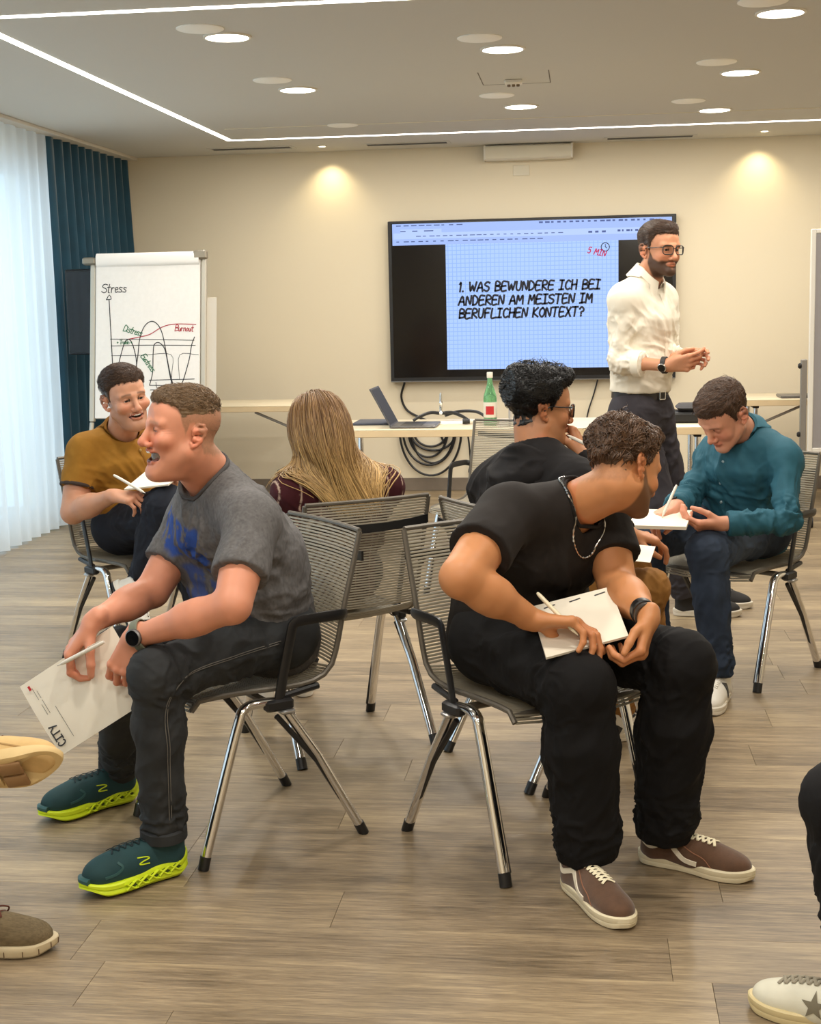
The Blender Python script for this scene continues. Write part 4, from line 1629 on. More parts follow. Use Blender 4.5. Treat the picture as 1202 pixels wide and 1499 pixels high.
def hand(F, w, d, n, side, curls, spread=.06, thumb=None, s=1.0, wr=.026, k=.006):
    """palm, four fingers and a thumb; side 'R'/'L'; curls: per finger (knuckle, middle, tip) degrees"""
    w = np.asarray(w, dtype=float)
    d = unit(d)
    n = np.asarray(n, dtype=float)
    n = unit(n - d * (n @ d))
    t = np.cross(d, n) * (1 if side == 'R' else -1)
    out = {}
    lat = [.030, .0105, -.010, -.029]
    fwd = [.089, .093, .088, .078]
    Ls = [(.043, .026, .021), (.047, .029, .022), (.043, .027, .021), (.034, .021, .019)]
    Rr = [.0092, .0094, .0089, .0080]
    F.cap(w - d * .02 * s, w + d * .012 * s, wr * s * .78, wr * s * .74, k=.012, flat=(t, 1.28))
    for i in range(4):
        kn = w + (d * fwd[i] + t * lat[i]) * s
        F.cap(w + (d * .012 + t * lat[i] * .55) * s, kn, .0145 * s, .0110 * s, k=.012)
        F.ell(kn - n * .002 * s, (.0098 * s,) * 3, k=.006)
        dd = unit(d + t * spread * (1.5 - i) * 1.2)
        ang = 0
        p = kn
        for j in range(3):
            ang += math.radians(curls[i][j])
            v = unit(dd * math.cos(ang) + n * math.sin(ang))
            p2 = p + v * Ls[i][j] * s
            r0 = Rr[i] * s * (1 - .07 * j)
            F.cap(p, p2, r0, r0 * (.93 if j < 2 else .86), k=.0035 if j else k)
            p = p2
        out[i] = p
    th = thumb or [(.62, .62, .35), (.85, .30, .35), (.95, .10, .25)]
    p = w + (d * .020 + t * .016 + n * .006) * s
    for j, (L, r0, r1) in enumerate(((.044, .0150, .0112), (.033, .0108, .0100), (.027, .0102, .0082))):
        a, b, c = th[j]
        p2 = p + unit(d * a + t * b + n * c) * L * s
        F.cap(p, p2, r0 * s, r1 * s, k=.010 if j == 0 else .004)
        p = p2
    out['t'] = p
    out['axes'] = (d, t, n)
    return out


def bounds(pts, m):
    P = np.array(pts)
    return P.min(0) - m, P.max(0) + m


SKIN = None


def person(name, label, J, head, top, legs, shoes, hands, group=None, res=.0028, cres=.0055):
    """one person: empty > body (skin), shirt, trousers, shoes, hair ... ; J: joints in world metres"""
    J = {k: np.asarray(v, dtype=float) for k, v in J.items()}
    org = np.array([J['P'][0], J['P'][1], 0.0])
    root = empty(name, org, 0, label, 'person', group)
    J = {k: v - org for k, v in J.items()}
    rv = unit(J['SR'] - J['SL'])
    up = unit(J['N'] - J['P'])
    fw = unit(np.cross(up, rv))
    J['_axes'] = (rv, up, fw)
    out = {'root': root, 'J': J, 'org': org}
    # ---- skin
    parts = []
    H, sc = J['H'], head.get('scale', 1.0)
    R = frame(head['fwd'], head['up'])
    q = head['face']
    S, HF, W, Q, C = make_head(q, H, R, J['N'] - up * .02, sc, res * .85)
    parts.append((W, Q, C))
    skin = np.array(q['skin'])
    mid = J['P'] * .45 + J['N'] * .55
    # inner trunk ties head and arms together under the clothes
    T = Field(*bounds([J['P'], J['N'], J['SL'], J['SR']], .16), .016)
    T.cap(J['P'], mid, .09, .085, flat=(rv, 1.35)).cap(mid, J['N'] - up * .05, .085, .06, k=.03, flat=(rv, 1.4))
    T.cap(J['SL'], J['SR'], .042, k=.03).cap(J['N'] - up * .06, J['N'], .05, k=.03)
    for s_ in 'LR':
        if 'H' + s_ in J:
            T.cap(J['P'], J['H' + s_], .07, k=.03)
    V, Qt = T.mesh()
    parts.append((V, Qt, np.tile(skin, (len(V), 1))))
    out['hand'] = {}
    arm = top.get('arm', 1.0)
    for s_ in 'LR':
        if 'W' + s_ not in J or s_ not in hands:
            continue
        a, e, w = J['S' + s_], J['E' + s_], J['W' + s_]
        hd = hands[s_]
        d = unit(hd['d'])
        hs = hd.get('s', 1.0)
        if top['sleeve'] == 'short':
            pts = [a, e, w, w + d * .19]
        else:
            pts = [e * .6 + w * .4, w, w + d * .19]
        lo, hi = bounds(pts, .085)
        F = Field(lo, hi, res * hd.get('res', 1))
        if top['sleeve'] == 'short':
            F.cap(a, e, .050 * arm, .043 * arm, k=.01)
            F.cap(a * .5 + e * .5, e, .052 * arm, .039 * arm, k=.012)
        u = unit(w - e)
        if top['sleeve'] != 'short':
            arm = .66
        F.cap(e, e + (w - e) * .45, .041 * arm, .041 * arm, k=.012)
        F.cap(e + (w - e) * .35, w, .040 * arm, .026, k=.02)
        t_ = np.cross(unit(hd['d']), unit(hd['n']))
        out['hand'][s_] = hand(F, w, hd['d'], hd['n'], s_, hd['curls'], hd.get('spread', .06), hd.get('thumb'), hs)
        V, Qh = F.mesh()
        V = relax(V, Qh, 1, .35)
        c = np.tile(skin, (len(V), 1)) * (0.95 + .1 * vnoise(V * 50))[:, None]
        # knuckles and fingertips a little redder
        dist = np.linalg.norm(V - (w + d * .16 * hs), axis=1)
        wgt = sstep(.12, .05, dist)[:, None] * .45
        c = c * (1 - wgt + wgt * np.array([1.02, .82, .78]))
        parts.append((V, Qh, c))
    off = 0
    VV, QQ, CC = [], [], []
    for V, Qp, c in parts:
        VV.append(V)
        QQ.append(Qp + off)
        CC.append(c)
        off += len(V)
    body = mk('body', mesh_data('body', np.concatenate(VV), np.concatenate(QQ), M_SKIN, np.concatenate(CC)), root)
    out['body'] = body
    # eyes
    for sx in (-1, 1):
        if not head.get('eyes', True):
            break
        n1, n2 = 14, 18
        th = np.linspace(0, math.pi, n1)
        ph = np.arange(n2) * 2 * math.pi / n2
        V = np.array([(math.sin(a) * math.cos(b), math.cos(a), math.sin(a) * math.sin(b)) for a in th for b in ph])
        Fs = [(i * n2 + j, i * n2 + (j + 1) % n2, (i + 1) * n2 + (j + 1) % n2, (i + 1) * n2 + j) for i in range(n1 - 1) for j in range(n2)]
        gz = unit(head.get('gaze', (0, 1, -.1)))
        ca = V @ gz
        col = np.where((ca > .965)[:, None], (.01, .01, .01), np.where((ca > .86)[:, None], q.get('iris', (.06, .04, .03)), (.62, .58, .54)))
        V = (V * .0128 + np.array([sx * .031, .0692, -.001]))
        mk('eye', mesh_data('eye', (V * sc) @ R.T + H, Fs, M_EYE, col), body)
    if q.get('open', 0) > .004 or q.get('teeth'):
        mb = MB()
        jo = q.get('open', 0)
        for i in range(9):
            a = (i - 4) / 4.6
            x = a * (.021 + .005 * q.get('smile', 0) + (.004 if jo > .01 else 0))
            y = .0898 - a * a * (.014 if jo < .01 else .020)
            zt = -.0552 + .0040 * a * a
            mb.box((-.0029, -.002, -.0046 if jo > .004 else -.002), (.0029, .002, .0048), .001, org=(x, y, zt - .003))
        me = mb.build('teeth', M_TEETH, body)
        me.data.transform(Matrix.Translation(Vector(H)) @ Matrix(R.tolist()).to_4x4() @ Matrix.Scale(sc, 4))
    # hair
    if head.get('style'):
        st = head['style']
        G, Vh, Qh, Wh, ch = hair_shell(S, q, st, H, R, sc, root, None)
        VV, QQ, CC = [Wh], [Qh], [ch]
        off = len(Wh)
        for fn in st.get('strands', []):
            V, Qs, c = fn(G, Vh, q)
            VV.append((V * sc) @ R.T + H)
            QQ.append(Qs + off)
            CC.append(c)
            off += len(V)
        hr = mk('hair', mesh_data('hair', np.concatenate(VV), np.concatenate(QQ), st.get('mat', M_HAIR), np.concatenate(CC)), root)
        out['hair'] = hr
    out.update(H=H, R=R, sc=sc, S=S, HF=HF)
    # ---- top
    t = top
    g = t.get('girth', 1.0)
    add = t.get('ease', .010)
    bl = t.get('belly', .0)
    pts = [J['P'], J['N'], J['SL'], J['SR']]
    for s_ in 'LR':
        if 'E' + s_ in J:
            pts.append(J['E' + s_])
            if t['sleeve'] != 'short' and 'W' + s_ in J:
                pts.append(J['W' + s_])
    T = Field(*bounds(pts, .19), cres)
    chest = J['P'] * .30 + J['N'] * .70 + fw * .012 + t.get('chest_off', 0) * fw
    waist = J['P'] * .62 + J['N'] * .38 + fw * t.get('waist_f', .0)
    if 'bend' in t:
        waist = waist + np.asarray(t['bend'])
        chest = chest + np.asarray(t['bend']) * .6
    hemc = J['P'] + up * t.get('hem', -.02)
    T.cap(hemc, waist, (.104 + add) * g, (.100 + add) * g, k=.02, flat=(rv, 1.38), cuta=t.get('hemcut', .03))
    T.cap(waist, chest, (.100 + add) * g, (.106 + add) * g, k=.05, flat=(rv, 1.38))
    T.cap(chest, J['N'] - up * .055, (.106 + add) * g, .070, k=.05, flat=(rv, 1.45))
    T.cap(J['SL'], J['SR'], .052 + add, k=.05)
    for s_ in 'LR':
        T.cap(J['S' + s_] * .8 + J['N'] * .2, J['N'] - up * .005, .048 + add, .050, k=.04)
    if bl:
        T.ell(waist + fw * (.045 + bl * .5) - up * .03, ((.125 + bl) * g, .085 + bl, .12), R=np.stack([rv, fw, up], 1), k=.05)
    for s_ in 'LR':
        if 'E' + s_ not in J:
            continue
        a, e = J['S' + s_], J['E' + s_]
        sl = t.get('sleeve_r', .060) * arm
        if t['sleeve'] == 'short':
            fr = t.get('sleeve_len', .62)
            T.cap(a, a + (e - a) * fr, sl + .002, sl + t.get('flare', .006), k=.035, cut=0.0)
        else:
            w = J['W' + s_]
            T.cap(a, e, sl, sl * .86, k=.035)
            fr = t.get('cuff', .96)
            T.cap(e, e + (w - e) * fr, sl * .86, t.get('cuff_r', .040), k=.03, cut=0.0)
    nk = J['N']
    hx = unit(J['H'] + R @ np.array([0, -.02, -.06]) * sc - (nk - up * .02))
    nh = t.get('neck_r', .066)
    T.cap(nk - up * .012 + fw * t.get('neck_f', .012), nk + hx * .2, nh, nh + .02, k=.012, op='sub')
    if t.get('vneck'):
        T.cap(nk + fw * .06 - up * .0, nk + fw * .13 - up * t['vneck'], .03, .012, k=.01, op='sub')
    V, Q = T.mesh()
    V = relax(V, Q, 1, .4)
    specs = []
    am = t.get('wr', 1.0)
    for s_ in 'LR':
        if 'E' + s_ not in J:
            continue
        a, e = J['S' + s_], J['E' + s_]
        side = np.cross(unit(e - a), fw)
        specs.append((a * .75 + J['P'] * .25, .17, unit(a - J['P']) + .5 * unit(e - a), .045, .007 * am))
        if t['sleeve'] != 'short':
            w = J['W' + s_]
            specs.append((e, .13, unit(np.cross(w - e, a - e)) + .3 * unit(w - a), .030, .008 * am))
            specs.append((e * .5 + w * .5, .12, unit(np.cross(w - e, fw)) + .4 * unit(w - e), .028, .005 * am))
            specs.append((e * .5 + a * .5, .14, unit(e - a) + .4 * side, .038, .006 * am))
        else:
            specs.append((a * .5 + e * .5, .11, unit(e - a) + .5 * side, .035, .005 * am))
    specs.append((waist, .24, rv + .25 * up, .045, .008 * am))
    specs.append((chest + fw * .1, .2, up + .5 * rv, .06, .005 * am))
    specs.append((chest - fw * .1, .2, up - .6 * rv, .06, .005 * am))
    specs.append((waist, .45, rv * .6 + up, .060, .0030 * am))
    specs += [(np.asarray(c) - org, *r) for c, *r in t.get('folds', [])]
    V = wrinkle(V, Q, specs, base=t.get('base', .0006), seed=t.get('seed', 1.0))
    col = None
    if t.get('paint'):
        col = t['paint'](V, J, org)
    out['shirt'] = mk(t.get('name', 'shirt'), mesh_data('shirt', V, Q, t['mat'], col), root)
    out['TF'] = T
    # ---- trousers
    L = legs
    e_ = L.get('ease', .012)
    if 'KL' in J:
        pts = [J[k] for k in ('P', 'HL', 'HR', 'KL', 'KR', 'AL', 'AR') if k in J]
        B = Field(*bounds(pts, .14), cres)
        hm = (J['HL'] + J['HR']) / 2
        B.cap(J['HL'], J['HR'], .082 + e_, k=.03)
        B.cap(hm, J['P'] + up * L.get('rise', .03), (.095 + e_) * g, (.090 + e_) * g * L.get('waist', 1), k=.04, flat=(rv, 1.36), cut=L.get('wcut', .02))
        for s_ in 'LR':
            h_, k_, a_ = J['H' + s_], J['K' + s_], J['A' + s_]
            kr = L.get('knee_r', .058) + e_ * .7
            B.cap(h_, k_, .080 + e_, kr, k=.045)
            kf = unit(unit(k_ - h_) - unit(a_ - k_)) * .012
            B.ell(k_ + kf, (kr * .95,) * 3, k=.03)
            calf = k_ + (a_ - k_) * .35
            cr = L.get('calf_r', .054) + e_
            hr_ = L.get('hem_r', .045)
            B.cap(k_, calf, kr * .95, cr, k=.02)
            B.cap(calf, a_, cr, hr_, k=.02, cut=L.get('hemcut', .02))
        out['BF'] = B
        V, Q = B.mesh()
        V = relax(V, Q, 1, .4)
        wm = L.get('wr', 1.0)
        specs = [(hm + fw * .05, .2, rv + .3 * fw, .04, .007 * wm)]
        for s_ in 'LR':
            h_, k_, a_ = J['H' + s_], J['K' + s_], J['A' + s_]
            lat = unit(np.cross(k_ - h_, a_ - k_)) if np.linalg.norm(np.cross(k_ - h_, a_ - k_)) > 1e-3 else rv
            back = k_ - unit(unit(k_ - h_) - unit(a_ - k_)) * .04
            specs += [((k_ + a_) / 2, .32, unit(k_ - a_) + .8 * lat, .050, .0035 * wm), ((k_ + h_) / 2, .3, unit(k_ - h_) + .6 * lat, .055, .0035 * wm), (back, .15, lat, .028, .009 * wm), (a_ + (k_ - a_) * .12, .12, lat + .15 * unit(k_ - a_), .024, L.get('ank', .009) * wm),
                      (h_ * .6 + k_ * .4, .17, lat + .5 * unit(k_ - h_), .045, .006 * wm), (a_ * .4 + k_ * .6, .17, unit(k_ - a_) + .4 * lat, .045, .005 * wm)]
        V = wrinkle(V, Q, specs, base=.0006, seed=L.get('seed', 2.0))
        col = L['paint'](V, J, org) if L.get('paint') else None
        out['trousers'] = mk(L.get('name', 'trousers'), mesh_data('trousers', V, Q, L['mat'], col), root)
    for s_, sh in shoes.items():
        o = sh['make'](root, s_, sh)
        pos = np.asarray(sh['pos'], dtype=float) - org
        o.location = pos
        o.rotation_euler = sh.get('rot', (0, 0, 0))
        if 'fwd' in sh:
            Rm = frame(sh['fwd'], sh.get('up', (0, 0, 1)))
            o.rotation_euler = Matrix(Rm.tolist()).to_euler()
    return out


# ---------------------------------------------------------------- shoes
def shoe_outline(Lg, n=40, wid=1.0, side='L'):
    """closed outline of a sole, x to the right, y to the toe (heel at 0)"""
    t = np.array([0, .03, .10, .22, .38, .52, .66, .76, .86, .94, .985, 1.0])
    lat = np.array([0, .020, .031, .034, .035, .041, .0465, .0470, .041, .028, .014, 0]) * wid
    med = np.array([0, .020, .031, .032, .028, .034, .0455, .0465, .041, .029, .015, 0]) * wid
    tt = (1 - np.cos(np.linspace(0, math.pi, n))) / 2
    r, l = (lat, med) if side == 'R' else (med, lat)
    xs = np.concatenate([np.interp(tt, t, r), -np.interp(tt, t, l)[::-1][1:-1]])
    ys = np.concatenate([tt, tt[::-1][1:-1]]) * Lg
    for _ in range(2):
        xs = .5 * xs + .25 * (np.roll(xs, 1) + np.roll(xs, -1))
        ys = .5 * ys + .25 * (np.roll(ys, 1) + np.roll(ys, -1))
    return np.stack([xs, ys], 1)


def sole_mesh(mb, O, zlo, zhi, rings, c=None):
    """O outline; zlo/zhi functions of y fraction; rings: (fraction of height, outward offset)"""
    cen = O.mean(0)
    n = len(O)
    nr = np.roll(O, -1, 0) - np.roll(O, 1, 0)
    nr = np.stack([nr[:, 1], -nr[:, 0]], 1)
    nr /= np.linalg.norm(nr, axis=1)[:, None] + 1e-9
    yf = O[:, 1] / O[:, 1].max()
    V, Fs = [], []
    for f, o in rings:
        P = O + nr * o
        z = zlo(yf) + (zhi(yf) - zlo(yf)) * f
        V.append(np.column_stack([P, z]))
    m = len(rings)
    for i in range(m - 1):
        for j in range(n):
            Fs.append((i * n + j, i * n + (j + 1) % n, (i + 1) * n + (j + 1) % n, (i + 1) * n + j))
    V = np.concatenate(V)
    b0 = len(V)
    V = np.vstack([V, [[cen[0], cen[1], V[:n, 2].mean()], [cen[0], cen[1], V[-n:, 2].mean()]]])
    for j in range(n):
        Fs.append((b0, (j + 1) % n, j))
        Fs.append((b0 + 1, (m - 1) * n + j, (m - 1) * n + (j + 1) % n))
    mb.add(V, Fs, c)


def shoe_upper(Lg, zs, side, low=False, res=.0028, high=.085, slim=1.0, toe_h=.034):
    F = Field((-.075, -.03, 0), (.075, Lg + .03, .16), res)
    sx = 1 if side == 'R' else -1
    F.ell((0, Lg * .79, zs + .010), (.041 * slim, Lg * .185, toe_h), k=0)
    F.ell((sx * .002, Lg * .60, zs + .014), (.042 * slim, .075, toe_h + .010), k=.02)
    F.cap((0, Lg * .16, zs + .012), (0, Lg * .52, zs + .012), .034 * slim, .036 * slim, k=.02)
    F.cap((0, Lg * .28, zs + high - .036), (0, Lg * .62, zs + .024), .026 * slim, .024 * slim, k=.028)
    F.cap((0, Lg * .155, zs + .016), (0, Lg * .18, zs + high - .016), .032, .029, k=.02, flat=((0, 1, 0), 1.2))
    F.cap((0, Lg * .13, zs + high - .028), (0, Lg * .23, zs + high - .012), .030, .030, k=.02)
    F.cap((0, Lg * .20, zs + high - .022), (0, Lg * .215, zs + high + .05), .025, .032, k=.006, op='sub')
    F.plane((0, 0, zs - .012), (0, 0, -1))
    return F


def side_strip(mb, F, pts, side, r=.004, flat=.35, c=None, off=.0005):
    """a raised band along the shoe's side; pts = (y, z)"""
    sx = side
    P = smooth_path([(sx * .07, y, z) for y, z in pts], 5)
    for _ in range(30):
        s = F.sample(P)
        P[:, 0] -= sx * np.clip(s, 0, .004) * .8
    P = F.project(P, off, 2)
    g = F.grad(P)
    k = len(P)
    T = np.gradient(P, axis=0)
    T /= np.linalg.norm(T, axis=1)[:, None] + 1e-9
    W = np.cross(T, g)
    V = np.concatenate([P + W * r - g * .001, P + W * r * .9 + g * .0012, P - W * r * .9 + g * .0012, P - W * r - g * .001])
    Fs = [(a * k + i, a * k + i + 1, b * k + i + 1, b * k + i) for a, b in ((0, 1), (1, 2), (2, 3), (3, 0)) for i in range(k - 1)]
    Fs += [(0, k, 2 * k, 3 * k), (4 * k - 1, 3 * k - 1, 2 * k - 1, k - 1)]
    mb.add(V, Fs, c)


def laces(mb, F, y0, y1, n, w=.018, r=.0024, c=None, cross=True):
    def top(x, y):
        P = np.array([[x, y, .155]])
        for _ in range(140):
            s = F.sample(P)[0]
            if s < .0008 or P[0, 2] < .03:
                break
            P[0, 2] -= min(max(s * .7, .0008), .004)
        return P[0]
    for i in range(n):
        ya = y0 + (y1 - y0) * i / n
        yb = y0 + (y1 - y0) * (i + (1 if cross else 0)) / n
        for sx in ((-1, 1) if cross else (1,)):
            pts = []
            for u in np.linspace(-1, 1, 7):
                x = sx * u * w
                y = ya + (yb - ya) * (u + 1) / 2
                p = top(x, y)
                p[2] += .0016 + .001 * (1 - u * u) * (1 if sx > 0 else 2)
                pts.append(p)
            mb.tube(pts, r, 6, c, flat=.5, up=(0, 0, 1))


# ================================================================ people: materials and accessories
def skin_mat():
    m = mat('skin', (1, 1, 1), .48, attr=True, sss=.12, bump=(420, .12, .0006), spec=.4)
    return m


M_SKIN = skin_mat()
M_EYE = mat('eyeball', (1, 1, 1), .12, attr=True)
M_TEETH = mat('tooth', s2l(252, 248, 238), .25)
M_HAIR = mat('hair', (1, 1, 1), .42, attr=True, spec=.5)


def cloth(name, col, attr=False, rough=.85, noise=(30, .08), bump=(650, .25, .0008), sheen=0):
    return mat(name, col, rough, noise=noise, bump=bump, sheen=sheen, attr=attr, spec=.25)


def collar(p, name, m, r=.062, stand=.030, leaf=.045, gap=.30, point=.02, lift=.0, spread=.014, tilt=0.0):
    """folded shirt collar around the neck"""
    J, R = p['J'], p['R']
    rv, up, fw = J['_axes']
    hx = unit(J['H'] + R @ np.array([0, -.02, -.06]) * p['sc'] - (J['N'] - up * .02))
    f = unit(fw - hx * (fw @ hx))
    r_ = np.cross(f, hx)
    base = J['N'] - up * .010 + hx * (.032 + lift) + f * .004
    ph = np.linspace(gap, 2 * math.pi - gap, 44)
    rows = [[], [], [], [], [], []]
    for a in ph:
        d = math.cos(a) * f + math.sin(a) * r_
        fr = max(0, math.cos(a))
        st = stand * (1 - .42 * fr)
        lf = leaf + point * max(0, math.cos(a)) ** 2
        low = base - hx * (.010 * fr) + f * .006 * fr
        rr_ = r + .006
        rows[0].append(low + d * rr_)
        rows[1].append(low + d * (rr_ - .002) + hx * st * .6)
        rows[2].append(low + d * (rr_ - .001) + hx * st)
        rows[3].append(low + d * (rr_ + .006) + hx * st * .98)
        rows[4].append(low + d * (rr_ + spread * .8) + hx * (st - lf * .5))
        rows[5].append(low + d * (rr_ + spread * 1.35) + hx * (st - lf))
    A3 = np.array(rows)
    for i, off in ((1, .001), (2, .004), (3, .006), (4, .0055), (5, .0045)):
        for _ in range(5):
            s = p['TF'].sample(A3[i])
            A3[i] += p['TF'].grad(A3[i]) * np.clip(off - s, 0, .008)[:, None]
    return MB().grid(A3, thick=.0022).build(name, m, p['shirt'])


def neck_rib(p, name, m, r=.068, t=.006, drop=.0, n=40, fwd=.012, vdrop=0):
    J, R = p['J'], p['R']
    rv, up, fw = J['_axes']
    pts = []
    for a in np.linspace(0, 2 * math.pi, n, endpoint=False):
        d = math.cos(a) * fw + math.sin(a) * rv
        q = J['N'] + fw * fwd + d * r * 1.05 + up * (.05 - max(0, math.cos(a)) * (.02 + drop))
        pts.append(q)
    pts = p['TF'].project(np.array(pts), .001, 10)
    pts = np.vstack([pts, pts[:2]])
    return MB().tube(pts, t, 8, cap=False).build(name, m, p['shirt'])


def on_head(mb, p):
    mb.v = [(v * p['sc']) @ p['R'].T + p['H'] for v in mb.v]
    return mb


def glasses(p, m, lensm, round_=1.0, w=.0255, hgt=.0195, drop=0.0):
    g = MB()
    for sx in (-1, 1):
        A = np.linspace(0, 2 * math.pi, 29)[:-1]
        e_ = .62
        pts = []
        for a in A:
            ca, sa = math.cos(a), math.sin(a)
            x = abs(ca) ** e_ * math.copysign(1, ca) * w
            z = abs(sa) ** e_ * math.copysign(1, sa) * hgt
            z -= (.002 if sa < 0 else 0) * abs(ca)
            pts.append((sx * .033 + x, .1015 - (abs(sx * .033 + x) ** 2) * 3.2 + .0, z - .003 + drop))
        g.tube(np.vstack([pts, pts[:2]]), .0024, 6, cap=False)
        g.tube(smooth_path([(sx * .058, .0905, .007 + drop), (sx * .067, .082, .008 + drop), (sx * .0745, .04, .007), (sx * .0775, .004, .006), (sx * .0775, -.012, -.004), (sx * .074, -.026, -.022)], 4), .0019, 6)
    g.tube([(-.0085, .1015, .002 + drop), (-.003, .1055, .005 + drop), (.003, .1055, .005 + drop), (.0085, .1015, .002 + drop)], .0018, 6)
    o = on_head(g, p).build('glasses', m, p['root'])
    for sx in (-1, 1):
        l = MB()
        A = np.linspace(0, 2 * math.pi, 25)[:-1]
        V = [(sx * .033 + (abs(math.cos(a)) ** .62) * math.copysign(1, math.cos(a)) * w, .1012 - ((abs(sx * .033 + math.cos(a) * w)) ** 2) * 3.2, (abs(math.sin(a)) ** .62) * math.copysign(1, math.sin(a)) * hgt - .003 + drop) for a in A]
        V2 = [(x, y - .001, z) for x, y, z in V]
        n = len(V)
        l.add(V + V2, [tuple(range(n)), tuple(range(2 * n - 1, n - 1, -1))] + [(i, n + i, n + (i + 1) % n, (i + 1) % n) for i in range(n)])
        on_head(l, p).build('lens', lensm, o, smooth=False)
    return o


def wristband(p, s_, name, m, r=.030, w=.011, back=.012, face=None):
    J = p['J']
    wv = J['W' + s_]
    u = unit(J['E' + s_] - wv)
    d, t, n = p['hand'][s_]['axes']
    c = wv + u * back
    t2 = unit(t - u * (t @ u))
    n2 = np.cross(u, t2)
    mb = MB()
    A = np.linspace(0, 2 * math.pi, 33)
    rows = []
    for off, rr_ in ((-w, r - .001), (-w * .9, r + .001), (w * .9, r + .001), (w, r - .001)):
        rows.append([c + u * off + t2 * math.cos(a) * rr_ * 1.16 + n2 * math.sin(a) * rr_ * .92 for a in A])
    mb.grid(np.array(rows), thick=.0016)
    o = mb.build(name, m, p['root'])
    if face:
        R_, case_m, glass_m = face
        nn = -unit(n - u * (n @ u))
        q = c + nn * r * .93
        Rm = np.stack([unit(np.cross(u, nn)), u, nn], 1)
        MB().lathe([(R_, -.004), (R_ + .001, .0), (R_ + .001, .005), (R_ - .002, .0075)], 24, R=Rm, org=q).build('watch_case', case_m, o)
        MB().lathe([(R_ - .002, .0070), (R_ - .003, .0085), (.001, .0088)], 24, R=Rm, org=q).build('watch_glass', glass_m, o)
    return o


def pen(name, a, b, m, label, clip=True):
    a, b = np.array(a), np.array(b)
    t = empty(name, a, 0, label, 'pen')
    L = np.linalg.norm(b - a)
    R_ = frame(b - a, (0, 0, 1) if abs(unit(b - a)[2]) < .9 else (1, 0, 0))
    Rz = np.stack([R_[:, 0], R_[:, 2], R_[:, 1]], 1)
    mb = MB().lathe([(.0012, 0), (.0022, .006), (.0045, .016), (.0052, .03), (.0052, L - .012), (.0042, L - .004), (.0030, L)], 12, R=Rz)
    mb.build('barrel', m, t)
    if clip:
        MB().box((-.0015, L - .05, .0058), (.0015, L - .008, .0075), .0006, R=R_).build('clip', m, t)
    MB().lathe([(.0008, -.003), (.0013, .001), (.0022, .006)], 10, R=Rz).build('tip', M_GREY, t)
    return t


def sheet(name, c0, cu, cv, m, label, thick=.0012, n=9, bulge=0.0, cat='paper'):
    """a sheet: corner c0, edges to cu and cv"""
    c0, cu, cv = map(np.asarray, (c0, cu, cv))
    t = empty(name, c0, 0, label, cat)
    U, V_ = cu - c0, cv - c0
    N_ = unit(np.cross(U, V_))
    P = np.array([[U * a + V_ * b_ + N_ * bulge * math.sin(math.pi * a) for a in np.linspace(0, 1, n)] for b_ in np.linspace(0, 1, n)])
    s = MB().grid(P, thick=thick).build('page', m, t)
    return t, U, V_, N_


